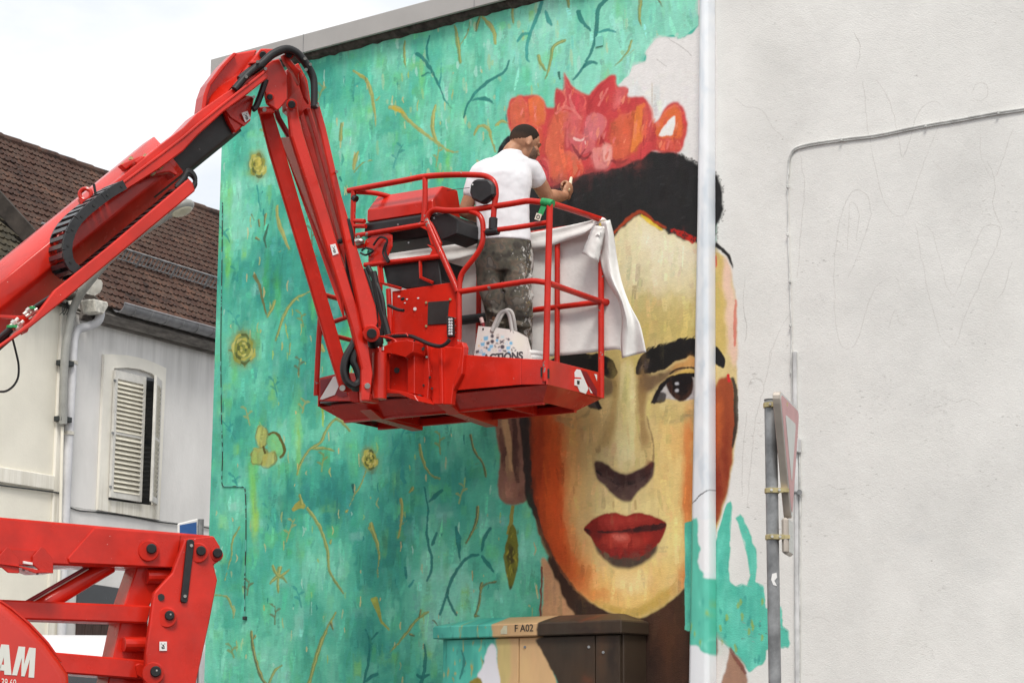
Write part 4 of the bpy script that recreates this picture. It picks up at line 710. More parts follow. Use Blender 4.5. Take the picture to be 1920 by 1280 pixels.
for x, y in [(1578, 262), (1736, 236), (1872, 212), (1477, 350), (1477, 440), (1481, 527), (1482, 610)]:
    q = onwall(x, y, .02); MB().box(q, RW*.007, NW*.012, UP*.012).build('cable_clip', M_['cablegrey'], bld, .004)
q = onwall(1494, 835, .03); MB().box(q, RW*.022, NW*.025, UP*.048).build('junction_box', M_['cablewhite'], bld, .006)
MB().tube([onwall(1480, 923, .03), onwall(1500, 922, .03)], .008, 8).build('conduit_clamp', M_['galv'], bld); MB().cyl(onwall(1499, 922, .02), onwall(1499, 922, .045), .018, 12).build('clamp_bolt', M_['galv'], bld)
p2 = [(417, 380), (416, 500), (414, 640), (415, 770), (417, 850), (416, 905), (424, 911), (452, 912), (460, 922), (461, 1010), (459, 1080), (459, 1157)]
MB().tube([onwall(x, y, .006) for x, y in p2], .0045, 6, 3).build('cable', mat('half_painted_cable', (.03, .035, .035), .7, 0, .3, 22, chips=(.12, .42, .36), chipscale=9, chipth=.55), bld)
MB().box(onwall(459, 1158, .012), RW*.016, NW*.014, UP*.014).build('cable_end_cap', M_['cabledark'], bld, .003)
q = onwall(1124, 78, .004); MB().prism([q-RW*.035-UP*.04, q+RW*.035-UP*.04, q+RW*.035+UP*.04, q-RW*.035+UP*.04], NW*.006).build('wall_patch', mat('patch_teal', L3(128, 208, 190), .8), bld, .002)

# ------------------------------------------------------------------ utility cabinet in front of the wall
DC = .30
def cabq(x, y): p = onwall(x, y, DC); return (p-W0).dot(RW), p.z
sl_, _ = cabq(826, 1230); sr_, _ = cabq(1166, 1230); ztop = cabq(975, 1192)[1]
cc = Canvas(wall_s(sl_-.1, ztop+.25, DC), RW, NW, sr_-sl_+.2, 1.0, 240, (80, 180, 160), 21)
cc.poly([(780, 1130), (1230, 1130), (1230, 1330), (780, 1330)], (78, 182, 162), 1, 1, 0, False, .1)
cc.dabs([(780, 1130), (1230, 1130), (1230, 1330), (780, 1330)], 420, lambda x, y: [(70, 172, 154), (96, 200, 180), (84, 188, 168), (62, 160, 148)][RNG.integers(4)], (6, 18), (14, 44), (.4, .8))
for k in range(40): cc.blob(RNG.uniform(825, 930), RNG.uniform(1165, 1275), 1.8, RNG.uniform(4, 11), [(176, 150, 60), (190, 170, 80), (60, 140, 130)][k % 3], .7)
for p in [[(865, 1215), (872, 1235), (868, 1262)], [(905, 1235), (912, 1250), (905, 1275)], [(862, 1272), (868, 1258), (872, 1240)]]: cc.stroke(p, (1, 2.5, 1), (50, 130, 122))
cc.poly([(926, 1125), (1034, 1125), (1020, 1195), (1040, 1270), (1060, 1330), (920, 1330), (935, 1240)], (202, 166, 122), 1.2, 1, 2, False, .08)
cc.poly([(931, 1196), (955, 1200), (960, 1240), (950, 1330), (925, 1330), (936, 1240)], (196, 178, 118), 3, .9); cc.blob(985, 1250, 18, 40, (214, 180, 128), .7); cc.blob(1000, 1230, 8, 30, (206, 166, 122), .7)
cc.poly([(1030, 1125), (1230, 1125), (1230, 1330), (1066, 1330), (1040, 1266), (1020, 1228), (1005, 1200), (1016, 1192), (1014, 1168)], (60, 48, 38), 1.2, 1, 1.5, False, .2)
for q in [(1060, 1200, 24, 40, (54, 48, 40)), (1090, 1260, 24, 26, (66, 50, 36)), (1128, 1220, 10, 60, (80, 58, 42)), (1150, 1230, 8, 60, (40, 32, 28)), (1110, 1180, 40, 6, (48, 36, 32)), (1050, 1150, 30, 12, (86, 60, 46)), (1100, 1155, 18, 8, (96, 52, 38)), (1100, 1275, 12, 12, (96, 58, 40))]: cc.blob(*q, .75)
cc.poly([(918, 1208), (930, 1212), (934, 1240), (940, 1290), (920, 1330), (890, 1300), (898, 1265), (908, 1240)], (222, 222, 228), 1.2, 1, 2, True, .02); cc.poly([(886, 1272), (905, 1276), (915, 1330), (860, 1330)], (140, 124, 50), 1.5, 1, 3)
M_['cab'] = painted('painted_cabinet', cc.image('cabinet_paint'), (.3, .3, .28), .05, 40, .5)
cab = thing('utility_cabinet', 'wide street cabinet painted over with the bottom of the mural, against the wall', 'cabinet', wall_s((sl_+sr_)/2, 0, DC/2))
b = MB().box(wall_s((sl_+sr_)/2, ztop/2+.06, DC/2-.01), RW*(sr_-sl_)/2, NW*(DC/2-.012), UP*(ztop/2-.06)).build('cabinet_body', M_['cab'], cab, .006); set_uv(b, cc)
e = [cabq(x, 1230)[0] for x in (838, 974, 1117)]; seams = [e[0], e[1], e[2], sr_-.012]
for a_, b_ in zip(seams[:-1], seams[1:]):
    d_ = MB().prism([wall_s(a_+.004, .14, DC-.02), wall_s(b_-.004, .14, DC-.02), wall_s(b_-.004, ztop-.012, DC-.02), wall_s(a_+.004, ztop-.012, DC-.02)], NW*.028).build('cabinet_door', M_['cab'], cab, .004); set_uv(d_, cc)
ll, lr, zt = sl_-.04, sr_+.03, cabq(975, 1169)[1]
dk = MB(); zb = ztop-.004; zr = cabq(1000, 1152)[1]+.0
f0 = [wall_s(ll, zb, DC+.05), wall_s(lr, zb, DC+.05), wall_s(lr, zb, -.0+.01), wall_s(ll, zb, .01)]; f1 = [p+UP*(zt-zb) for p in f0]
f2 = [wall_s(ll+.25, zr, DC*.45), wall_s(lr-.18, zr, DC*.45), wall_s(lr-.18, zr, .04), wall_s(ll+.25, zr, .04)]
dk.loft([f0, f1, f2]); d_ = dk.build('cabinet_lid', M_['cab'], cab, .008, angle=20); set_uv(d_, cc)
def textmesh(name, body, size, o, ux, uy, nrm, material, parent, depth=.0015, align='CENTER', bold=0):
    cu = bpy.data.curves.new(name, 'FONT'); cu.body = body; cu.size = size; cu.align_x = align; cu.extrude = depth; cu.offset = bold
    ob = bpy.data.objects.new(name, cu); COL.objects.link(ob); bpy.context.view_layer.update()
    me = bpy.data.meshes.new_from_object(ob.evaluated_get(bpy.context.evaluated_depsgraph_get())); bpy.data.objects.remove(ob); bpy.data.curves.remove(cu)
    off = base_of(parent)
    for v in me.vertices: v.co = Vector(o)+Vector(ux)*v.co.x+Vector(uy)*v.co.y+Vector(nrm)*v.co.z-off
    me.materials.clear(); me.materials.append(material); r = bpy.data.objects.new(name, me); COL.objects.link(r); r.parent = parent; return r
q = onwall(982, 1183, DC+.052); textmesh('number_lettering', 'F A02', .072, q, RW, UP, NW, mat('worn_stencil', (.05, .042, .035), .8, 0, .4, 40), cab, bold=.0)
for x_, y_ in ((1131, 1222), (984, 1212), (1104, 1212)): MB().cyl(onwall(x_, y_, DC+.008), onwall(x_, y_, DC+.014), .010, 10).build('door_screw', M_['galv'], cab)
q = onwall(945, 1180, DC+.0515); MB().prism([q-RW*.03-UP*.03, q+RW*.03-UP*.03, q+RW*.03+UP*.03, q+UP*.03, q-RW*.03-UP*.005], NW*.002).build('sticker', mat('aged_sticker', (.62, .6, .42), .6), cab)

# ------------------------------------------------------------------ houses across the street
G = azv(29.2); NF = Vector((G.y, -G.x, 0)); FO = at(240, 800, 25.0)
def onfac(x, y, d=0): return onplane(x, y, FO+NF*d, NF)
def fc(t, z, d=0): return Vector((FO.x, FO.y, 0))+G*t+NF*d+UP*z
def ft_(x, y, d=0): p = onfac(x, y, d); return (p-FO).dot(G), p.z
M_['cream'] = mat('cream_render', (.80, .765, .665), .9, 0, .05, 1.6, bump=.15, bscale=40)
M_['creamlight'] = mat('pale_cream_trim', (.83, .80, .72), .85, 0, .05, 3, bump=.1, bscale=40)
M_['greyr'] = mat('grey_white_render', (.74, .725, .705), .9, 0, .07, 1.8, col2=(.80, .785, .765), bump=.2, bscale=40, stretch=(1, 1, .5))
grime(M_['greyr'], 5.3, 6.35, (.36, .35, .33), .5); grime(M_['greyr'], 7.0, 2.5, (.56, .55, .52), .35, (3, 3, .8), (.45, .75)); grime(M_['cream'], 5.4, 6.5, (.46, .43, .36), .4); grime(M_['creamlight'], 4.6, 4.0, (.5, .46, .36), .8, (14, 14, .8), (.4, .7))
M_['shut'] = mat('shutter_slat_cream', (.74, .70, .59), .65, 0, .1, 9); M_['shutf'] = mat('shutter_frame_cream', (.66, .645, .60), .6, 0, .1, 9)
M_['wood'] = mat('weathered_cornice', (.17, .155, .14), .9, 0, .4, 5, bump=.3, bscale=30, stretch=(1, 1, 6)); M_['pvc'] = mat('painted_pipe_grey_white', (.6, .6, .62), .5, 0, .1, 6)
M_['stain'] = mat('stained_white_fitting', (.55, .53, .47), .7, 0, .35, 14); M_['brownd'] = mat('dark_brown_boarding', (.055, .03, .024), .8, 0, .3, 5, stretch=(8, 8, 1))
gh = thing('grey_house', 'grey-white rendered house with louvred shutters, zinc gutter and brown tiled roof', 'house', fc(1, 0, -3))
ch = thing('cream_house', 'cream rendered house with a string course left of the grey one', 'house', fc(-4, 0, -3))
TP = ft_(116, 700)[0]
ZE = 6.42
MB().prism([fc(TP+.07, 0), fc(9, 0), fc(9, ZE), fc(TP+.07, ZE)], -NF*.4).build('wall', M_['greyr'], gh)
MB().prism([fc(9, 0, -.4), fc(9, 0, -6), fc(9, ZE, -6), fc(9, ZE, -.4)], -G*.3).build('wall', M_['greyr'], gh)
MB().prism([fc(-12, 0, .02), fc(TP-.10, 0, .02), fc(TP-.10, ZE+.1, .02), fc(-12, ZE+.1, .02)], -NF*.4).build('wall', M_['cream'], ch)
MB().prism([fc(-12, 0, -.4), fc(-12, 0, -6), fc(-12, ZE, -6), fc(-12, ZE, -.4)], G*.3).build('wall', M_['cream'], ch)
MB().prism([fc(TP-.10, 0, .05), fc(TP+.066, 0, .05), fc(TP+.066, ZE, .05), fc(TP-.10, ZE, .05)], -NF*.4).build('pilaster', M_['creamlight'], ch, .01)
t0, z0 = ft_(60, 914); MB().prism([fc(-12, z0, .06), fc(TP-.103, z0, .06), fc(TP-.103, z0+.165, .06), fc(-12, z0+.165, .06)], -NF*.045).build('string_course', M_['creamlight'], ch, .008)
MB().tube([fc(-9, z0-.02, .05), fc(-3, z0-.035, .04), fc(TP-.1, z0-.02, .06), fc(TP+.1, z0-.04, .07)], .009, 6, 3).build('cable', M_['cabledark'], ch)
# shuttered window
def jamb(n, pts, d0, d1, m, par, bev=.006): return MB().prism([onfac(x, y, d1) for x, y in pts], -NF*(d1-d0)).build(n, m, par, bev)
win = MB().prism([onfac(x, y, .004) for x, y in [(204, 690), (297, 712), (287, 948), (200, 936)]], NF*.004).build('window', M_['glassdark'], gh)
sur = MB()
sur.prism([onfac(x, y, .04) for x, y in [(196, 664), (214, 690), (203, 936), (199, 957), (184, 955)]], -NF*.037)
sur.prism([onfac(x, y, .04) for x, y in [(196, 664), (210, 664), (240, 666), (268, 672), (290, 680), (312, 690), (298, 712), (285, 700), (262, 692), (238, 689), (214, 690)]], -NF*.037)
sur.prism([onfac(x, y, .04) for x, y in [(312, 690), (299, 974), (287, 946), (298, 712)]], -NF*.037)
sur.prism([onfac(x, y, .04) for x, y in [(184.3, 955.6), (199, 957), (203, 937), (287, 947), (299, 974)]], -NF*.036)
sur.build('window_surround', M_['creamlight'], win)
def shutter(o, ux, nx, wd, h, name='shutter'):
    """louvred leaf: o = lower hinge corner, ux along the width, nx = out of its face"""
    f = MB(); th = .034; st = .05
    def bx(a, b, c, d, q=0): f.prism([o+ux*a+UP*c+nx*q, o+ux*b+UP*c+nx*q, o+ux*b+UP*d+nx*q, o+ux*a+UP*d+nx*q], nx*th)
    bx(0, st, 0, h); bx(wd-st, wd, 0, h); bx(st, wd-st, 0, .07); bx(st, wd-st, h*.495, h*.495+.035); bx(st, wd-st, h-.10, h)
    sh = f.build(name, M_['shutf'], gh, .003)
    n = 12
    base = MB(); cl = Vector((0, 0, 0))
    w2 = (wd-2*st)/2-.002
    base.box(cl, ux*w2, (nx*.6-UP*.8)*.033, (nx*.72+UP*.7)*.004)
    proto = None
    for (za, zb_) in ((.07, h*.495), (h*.495+.035, h-.10)):
        for k in range(n):
            c = o+ux*(wd/2)+UP*(za+(zb_-za)*(k+.5)/n)+nx*(th*.55)
            if proto is None:
                proto = base.build('slat', M_['shut'], None, loc=(0, 0, 0)); s_ = proto
            else:
                s_ = proto.copy(); COL.objects.link(s_)
            s_.parent = sh; s_.location = c-base_of(sh)
    for z in (.12, h*.5, h-.13): MB().box(o-ux*.01+UP*z+nx*(th+.002), ux*.02, nx*.004, UP*.014).build('hinge', M_['galv'], sh)
    return sh
a = onfac(203, 932, .05); b_ = onfac(262, 937, .05); hh = onfac(215, 694, .05).z-a.z
shutter(a, G, NF, (b_-a).dot(G), hh)
q = onfac(296, 946, .05); dq = Vector((.0, -1, 0)); shutter(q, dq, Vector((dq.y, -dq.x, 0))*1, .40, hh)
# lower opening: dark transom above boarded shutter
jamb('transom', [(146, 1090), (252, 1106), (252, 1142), (144, 1130)], .004, .02, M_['glassdark'], gh)
for k in range(7):
    t_ = ft_(141, 1165)[0]+k*.14; zt_ = ft_(190, 1168)[1]
    MB().prism([fc(t_+.004, .1, .03), fc(t_+.136, .1, .03), fc(t_+.136, zt_, .03), fc(t_+.004, zt_, .03)], -NF*.027).build('board', M_['brownd'], gh, .004)
jamb('lintel', [(144, 1130.3), (252, 1142.3), (252, 1174), (143, 1164)], .004, .04, M_['creamlight'], gh)
MB().tube([onfac(x, y, .015) for x, y in [(131, 951), (150, 957), (185, 960), (240, 967), (300, 978), (350, 984), (400, 990), (500, 1003)]], .008, 6, 3).build('cable', M_['cabledark'], gh)
MB().tube([onfac(x, y, .02) for x, y in [(131, 949), (170, 955), (240, 964), (330, 980), (400, 987), (500, 1001)]], .005, 6, 3).build('cable', M_['cablegrey'], gh)
# eaves
MB().prism([fc(TP+.2, 6.18, .06), fc(9, 6.18, .06), fc(9, 6.30, .14), fc(9, 6.42, .16), fc(TP+.2, 6.42, .16), fc(TP+.2, 6.30, .14)], Vector((0, 0, 0))) if False else None
e_ = MB(); e_.loft([[fc(t, z, d) for z, d in [(6.17, .002), (6.18, .04), (6.22, .05), (6.23, .09), (6.28, .10), (6.29, .14), (6.41, .15), (6.41, .002)]] for t in (TP+.25, 9)]).build('cornice', M_['wood'], gh)
GZ, GD, GR = 6.395, .27, .095
gt = MB(); ts = [ft_(188, 566)[0], 9]
gt.loft([[fc(t, GZ, GD)+NF*(GR*math.cos(a))+UP*(GR*math.sin(a)) for a in [math.pi+math.pi*k/10 for k in range(11)]]+[fc(t, GZ, GD)+NF*((GR-.008)*math.cos(a))+UP*((GR-.008)*math.sin(a)) for a in [2*math.pi-math.pi*k/10 for k in range(11)]] for t in ts]).build('gutter', M_['zinc'], gh, smooth=True)
MB().tube([fc(ts[0], GZ+.004, GD+GR), fc(9, GZ+.004, GD+GR)], .012, 8).build('gutter_bead', M_['zinc'], gh)
for k in range(14):
    t = ts[0]+.22+k*.30
    MB().tube([fc(t, GZ, GD)+NF*((GR+.003)*math.cos(a))+UP*((GR+.003)*math.sin(a)) for a in [math.pi+math.pi*j/10 for j in range(11)]], .006, 6).build('gutter_bracket', M_['galv'], gh)
ot = [onfac(x, y, d) for x, y, d in [(186, 572, .25), (188, 590, .24), (182, 604, .22), (165, 612, .15), (148, 617, .10), (140, 630, .09), (137, 660, .09), (130, 800, .09), (123, 960, .09), (112, 1290, .09)]]
MB().tube(ot, .052, 12, 4).build('downpipe', M_['pvc'], gh, smooth=True)
for x, y in [(136, 680), (129, 812), (121, 1000), (118, 1100)]: MB().cyl(onfac(x, y, .09)-UP*.02, onfac(x, y, .09)+UP*.02, .062, 14).build('pipe_collar', M_['stain'], gh)
MB().prism([onfac(x, y, .36) for x, y in [(176, 560), (203, 566), (204, 574), (195, 589), (180, 585)]], -NF*.2).build('gutter_outlet', M_['stain'], gh, .012)
MB().prism([onfac(x, y, .3) for x, y in [(162, 548), (160, 531), (190, 524), (193, 530), (192, 541), (188, 549), (178, 555), (168, 553)]], -G*1.2).build('gutter_end', mat('white_gutter_cap', (.74, .71, .64), .55, 0, .12, 8), ch, .008)
MB().prism([onfac(x, y, .3) for x, y in [(40, 480), (150, 545), (160, 560), (40, 500)]], -NF*.28).build('eaves_board', M_['wood'], ch)
# roofs: pitch 43 degrees
TH = math.radians(43); UR = (-NF*math.cos(TH)+UP*math.sin(TH)); NR = G.cross(UR).normalized()
if NR.z < 0: NR = -NR
E0 = onfac(160, 545); RL = 3.72
def rf(t, k, h=0): return E0+G*t+UR*k+NR*h
def pj(p):
    q = CM.transposed() @ (Vector(p)-CAMP); return 960+F*q.x/-q.z, 640-F*q.y/-q.z
MB().prism([rf(0, -.34, -.05), rf(9.8, -.34, -.05), rf(9.8, RL, -.05), rf(0, RL, -.05)], -NR*.12).build('roof_deck', M_['wood'], gh)
NB = Vector((-UR.x, -UR.y, UR.z))
MB().prism([rf(0, RL, -.05), rf(9.8, RL, -.05), rf(9.8, RL, -.05)+(-NF*math.cos(TH)-UP*math.sin(TH))*3.7, rf(0, RL, -.05)+(-NF*math.cos(TH)-UP*math.sin(TH))*3.7], -UP*.12).build('rear_roof', M_['wood'], gh)
MB().prism([rf(-10, -.2, -.20), rf(-.04, -.2, -.20), rf(-.04, RL, -.20), rf(-10, RL, -.20)], -NR*.12).build('roof_deck', M_['wood'], ch)
MB().prism([rf(-10, RL, -.2), rf(-.04, RL, -.2), rf(-.04, RL, -.2)+(-NF*math.cos(TH)-UP*math.sin(TH))*3.7, rf(-10, RL, -.2)+(-NF*math.cos(TH)-UP*math.sin(TH))*3.7], -UP*.12).build('rear_roof', M_['wood'], ch)
def tilemat(name, cols, moss=None):
    m = bpy.data.materials.new(name); m.use_nodes = True; nt = m.node_tree; bs = nt.nodes['Principled BSDF']; bs.inputs['Roughness'].default_value = .85
    oi = N(nt, 'ShaderNodeObjectInfo'); tc = N(nt, 'ShaderNodeNewGeometry'); n1 = N(nt, 'ShaderNodeTexNoise', Scale=3.6, Detail=4.); nt.links.new(tc.outputs['Position'], n1.inputs['Vector'])
    n2 = N(nt, 'ShaderNodeTexNoise', Scale=24., Detail=5.); nt.links.new(tc.outputs['Position'], n2.inputs['Vector'])
    a = N(nt, 'ShaderNodeMath', operation='MULTIPLY_ADD'); a.inputs[1].default_value = .13; nt.links.new(oi.outputs['Random'], a.inputs[0]); nt.links.new(n1.outputs['Fac'], a.inputs[2])
    a2 = N(nt, 'ShaderNodeMath', operation='MULTIPLY_ADD'); a2.inputs[1].default_value = .5; nt.links.new(n2.outputs['Fac'], a2.inputs[0]); nt.links.new(a.outputs[0], a2.inputs[2])
    r = N(nt, 'ShaderNodeValToRGB'); e = r.color_ramp.elements; e[0].position = .55; e[1].position = 1.0; e[0].color = (*cols[0], 1); e[1].color = (*cols[-1], 1)
    for k, c in enumerate(cols[1:-1]): x = e.new(.55+.45*(k+1)/(len(cols)-1)); x.color = (*c, 1)
    nt.links.new(a2.outputs[0], r.inputs[0]); nt.links.new(r.outputs[0], bs.inputs['Base Color'])
    b = N(nt, 'ShaderNodeBump', Strength=.4, Distance=.01); nt.links.new(n2.outputs['Fac'], b.inputs['Height']); nt.links.new(b.outputs[0], bs.inputs['Normal'])
    return m
M_['tile'] = tilemat('brown_roof_tile', [(.020, .011, .008), (.046, .022, .015), (.070, .030, .019), (.062, .038, .028), (.11, .052, .033)])
M_['tilemoss'] = tilemat('mossy_roof_tile', [(.016, .014, .009), (.03, .026, .016), (.045, .036, .02), (.075, .06, .035)])
TW, TE, TL = .20, .165, .22
sec = [(-.1, .0), (-.078, .02), (-.052, .004), (-.012, .004), (.01, .022), (.034, .004), (.098, .004)]
tmb = MB(); tv = []
for kk, lift in ((-TL+TE, .026), (TE+.0, .0)):
    tv.append([G*x+UR*kk+NR*(h+lift) for x, h in sec]+[G*x+UR*kk+NR*(lift-.014) for x, h in sec[::-1]])
def add_tile(b, o): return b.loft([[p+o for p in r] for r in tv])
def tile_field(par, t_a, t_b, k_n, h, m, keep):
    sp = []
    for r in range(k_n):
        n = int((t_b-t_a)/TW)
        for i in range(n):
            t = t_a+(i+.5+(.5 if r % 2 else 0))*TW
            if t > t_b: continue
            o = rf(t, r*TE-.23, h); x, y = pj(o)
            sp.append((not (-20 < x < 425 and y < 700), o.y if (-20 < x < 425) else 99, o, x, y))
    sp.sort(key=lambda q: (q[0], q[1])); proto = None
    for q in sp[:keep]:
        if proto is None: proto = add_tile(MB(), Vector((0, 0, 0))).build('roof_tile', m, None, loc=(0, 0, 0)); o = proto
        else: o = proto.copy(); COL.objects.link(o)
        o.parent = par; o.location = q[2]+Vector((0, 0, RNG.normal(0, .003)))-base_of(par); o.rotation_euler = (RNG.normal(0, .012), RNG.normal(0, .012), RNG.normal(0, .012))
    b = MB()
    for q in sp[keep:]: add_tile(b, q[2])
    r = b.build('roof_tiles', m, par, recalc=True); tag(r, kind='stuff')
tile_field(gh, -.02, 7.4, 24, 0, M_['tile'], 300)
tile_field(ch, -2.6, -.12, 24, -.15, M_['tilemoss'], 60)
MB().prism([rf(-.06, -.36, -.14), rf(-.02, -.36, -.14), rf(-.02, RL, -.14), rf(-.06, RL, -.14)], NR*.20).build('verge_board', mat('dark_verge', (.05, .04, .033), .9, 0, .4, 6), gh)
for k in range(22):
    t = -.1+k*.36
    MB().tube([rf(t, RL+.0, .0), rf(t+.38, RL+.0, .012)], .07, 10).build('ridge_tile', M_['tile'], gh)
sg = MB(); kg = 1.02
sgp = MB().tube([rf(-.1, kg+.02, .20)+UP*.0, rf(8, kg+.02, .20)], .014, 6).tube([rf(-.1, kg, .055), rf(8, kg, .055)], .009, 6).build('snow_guard', M_['galv'], gh)
pr = None
for k in range(64):
    t = .0+k*.077
    if pr is None: pr = MB().tube([rf(0, kg, .057)-rf(0, 0, 0), rf(0, kg+.02, .19)-rf(0, 0, 0)], .010, 6).build('bar', M_['galv'], None, loc=(0, 0, 0)); o = pr
    else: o = pr.copy(); COL.objects.link(o)
    o.parent = sgp; o.location = rf(t, 0, 0)-base_of(sgp)
for k in range(9):
    t = .35+k*.70; MB().prism([rf(t, kg-.02, .02), rf(t+.03, kg-.02, .02), rf(t+.03, kg, .20), rf(t, kg, .20)], UR*.012).build('guard_bracket', M_['galv'], sgp)
# lamp on a swan-neck tube bracket beside the downpipe
lp = thing('street_lamp', 'grey lantern on a tall swan-neck tube fixed to the house corner', 'street lamp', onfac(118, 800, .15))
pts = [onfac(118, 795, .14), onfac(121, 676, .14), onfac(130, 610, .15), onfac(140, 572, .2), onfac(168, 528, .5), onfac(230, 462, 1.0), onfac(322, 398, 1.7)]
MB().tube(pts, .048, 12, 5).build('bracket_tube', M_['galvlamp'], lp, smooth=True)
for x, y in ((122, 681), (118, 786)): MB().box(onfac(x, y, .1), G*.09, NF*.06, UP*.03).build('pipe_clamp', M_['cabledark'], lp, .006)
MB().tube([onfac(117, 800, .12), onfac(113, 980, .12), onfac(110, 1100, .12)], .018, 8).build('supply_conduit', M_['cream'], lp)
a, b_ = onfac(316, 402, 1.66), onfac(362, 378, 1.95); c_ = (a+b_)/2; ax = (b_-a)/2; s_ = ax.cross(UP).normalized(); u_ = s_.cross(ax).normalized()
MB().ell(c_, ax, s_*.14, u_*.075, 16, 10).build('lamp_head', M_['galvlamp'], lp, smooth=True)
MB().ell(c_-u_*.03, ax*.8, s_*.115, u_*.06, 16, 10).build('lamp_glass', mat('milky_lamp_glass', (.5, .47, .36), .3), lp, smooth=True)
wz = MB()
for k in range(7): wz.tube([onfac(112+k*3.3+RNG.uniform(-3, 3), 566, .12), onfac(118+k*3+RNG.uniform(-5, 5), 578, .16), onfac(112+k*4+RNG.uniform(-3, 3), 590, .12)], .005, 5, 3)
wz.build('overhead_wires', M_['cabledark'], ch)
# blue sign, white van
bs_ = thing('blue_sign', 'blue rectangular street sign with a white rim on a grey post', 'sign', at(375, 1030, 21) - UP*(at(375, 1030, 21).z))
du = azv(62); o_ = at(337, 982, 21.0)
def sgp_(x, y, d=0): return onplane(x, y, o_+Vector((du.y, -du.x, 0))*d, Vector((du.y, -du.x, 0)))
MB().prism([sgp_(x, y) for x, y in [(334, 981), (371, 971.5), (371, 1040), (334, 1040)]], Vector((-du.y, du.x, 0))*.03).build('sign_panel', M_['wht'], bs_, .008)
MB().prism([sgp_(x, y, .003) for x, y in [(337, 984), (368.5, 978), (368.5, 1038), (337, 1038)]], Vector((du.y, -du.x, 0))*.003).build('sign_face', M_['blue'], bs_)
q = at(377, 973, 21.1); MB().cyl((q.x, q.y, 0), q, .03, 12).build('post', M_['galv'], bs_)
vn = thing('white_van', 'white high-roofed van parked across the street behind the lift arms', 'van', (-4.0, 21.0, 0))
M_['vanw'] = mat('white_van_paint', (.8, .8, .82), .3, 0, .02, 2, coat=.5)
prof = [(18.4, .45), (18.35, 1.05), (18.6, 1.25), (19.35, 2.12), (19.7, 2.36), (23.4, 2.40), (23.6, 2.2), (23.65, .45)]
MB().prism([(-4.95, y, z) for y, z in prof], (1.9, 0, 0)).build('body', M_['vanw'], vn, .10, True, 3)
MB().prism([(-4.75, 18.66, 1.36), (-3.25, 18.66, 1.36), (-3.3, 19.26, 2.02), (-4.7, 19.26, 2.02)], (0, -.03, .028)).build('windscreen', M_['glassdark'], vn)
for x in (-4.955, -3.045): MB().prism([(x, 19.0, 1.35), (x, 19.9, 1.35), (x, 19.9, 1.95), (x, 19.4, 1.95)], (.008 if x > -4 else -.008, 0, 0)).build('side_window', M_['glassdark'], vn)
for x in (-4.78, -3.22):
    MB().box((x, 18.36, .85), (.14, 0, 0), (0, .03, 0), (0, 0, .1)).build('headlight', M_['lens'], vn, .03)
    for y in (19.2, 22.7):
        wh = MB().cyl((x-.1, y, .34), (x+.1, y, .34), .34, 24).build('wheel', M_['rubber'], vn, .03); MB().cyl((x-.105, y, .34), (x+.105, y, .34), .2, 16).build('rim', M_['galv'], wh)
MB().box((-4.0, 18.3, .52), (.93, 0, 0), (0, .07, 0), (0, 0, .12)).build('bumper', M_['black'], vn, .03)
# ------------------------------------------------------------------ boom lift
LV = Vector((-.5, .866, 0)); LX0 = -1.0; LC = Vector((-.5, .86, .09))                            # sideways axis of the boom; the boom runs right and away from the camera
def at(x, y, Y): return onplane(x, y, Vector((LX0, Y, 0)), LV)
def plate(name, poly, Y, thick, mat, parent, bevel=.006):
    return MB().prism(px(poly, Y), LV*thick).build(name, mat, parent, bevel)
R_, RW_, BK, RB = M_['red'], M_['redworn'], M_['black'], M_['rubber']
lift = thing('boom_lift', 'red articulated boom lift with its basket raised against the mural', 'boom lift', (-3.2, 14.5, 0))
# --- main boom: six-sided tube, telescoping into a charcoal inner tube
U2 = Vector((.775, -.632)); V2 = Vector((.632, .775))
def bpx(along, perp): return (U2.x*along+V2.x*perp, 494+U2.y*along+V2.y*perp)
def boomring(along, sec):
    f = [at(*bpx(along, p), Y) for p, Y in sec[:4]]
    return f+[f[7-i]+LV*(sec[i][1]-sec[7-i][1]) for i in range(4, 8)]
sec1 = [(-2, 14.52), (27, 14.2), (66, 14.2), (114, 14.46), (114, 14.8), (66, 15.02), (27, 15.02), (-2, 14.72)]
mb = MB().loft([boomring(a, sec1) for a in (-170, 376)]).build('main_boom', R_, lift, .012, True, 2, angle=15)
sec2 = [(34, 14.36), (40, 14.3), (86, 14.3), (94, 14.36), (94, 14.74), (86, 14.8), (40, 14.8), (34, 14.74)]
MB().loft([boomring(a, sec2) for a in (300, 510)]).build('inner_boom', M_['charcoal'], lift, .01, True, 2, angle=15)
# inner boom scuff: a stencilled 0
q0 = Vector(at(368, 256, 14.335)); MB().tube([q0+Vector((.032*math.cos(a), 0, .042*math.sin(a))) for a in [2*math.pi*k/16 for k in range(17)]], .007, 6).build('painted_zero', M_['ink'], lift)
plate('boom_nose_plate', [(252, 303), (268, 292), (320, 305), (334, 325), (332, 330), (318, 322), (300, 325), (285, 330), (270, 320)], 14.1, .28, R_, lift)
for x, y in [(299, 311), (285, 322)]:
    MB().cyl(at(x, y, 14.10), at(x, y, 14.06), .016, 12).build('bolt', M_['steel'], lift); MB().cyl(at(x, y, 14.101), at(x, y, 14.085), .026, 14).build('washer', M_['brass'], lift)
for x, y in [(231, 309), (246, 297), (258, 304), (273, 292)]:
    MB().tube([at(x, y+8, 14.3), at(x, y-3, 14.3)], .010, 8).build('stud', M_['brass'], lift); MB().cyl(at(x, y+3, 14.3), at(x, y-.5, 14.3), .018, 6).build('nut', M_['brass'], lift)
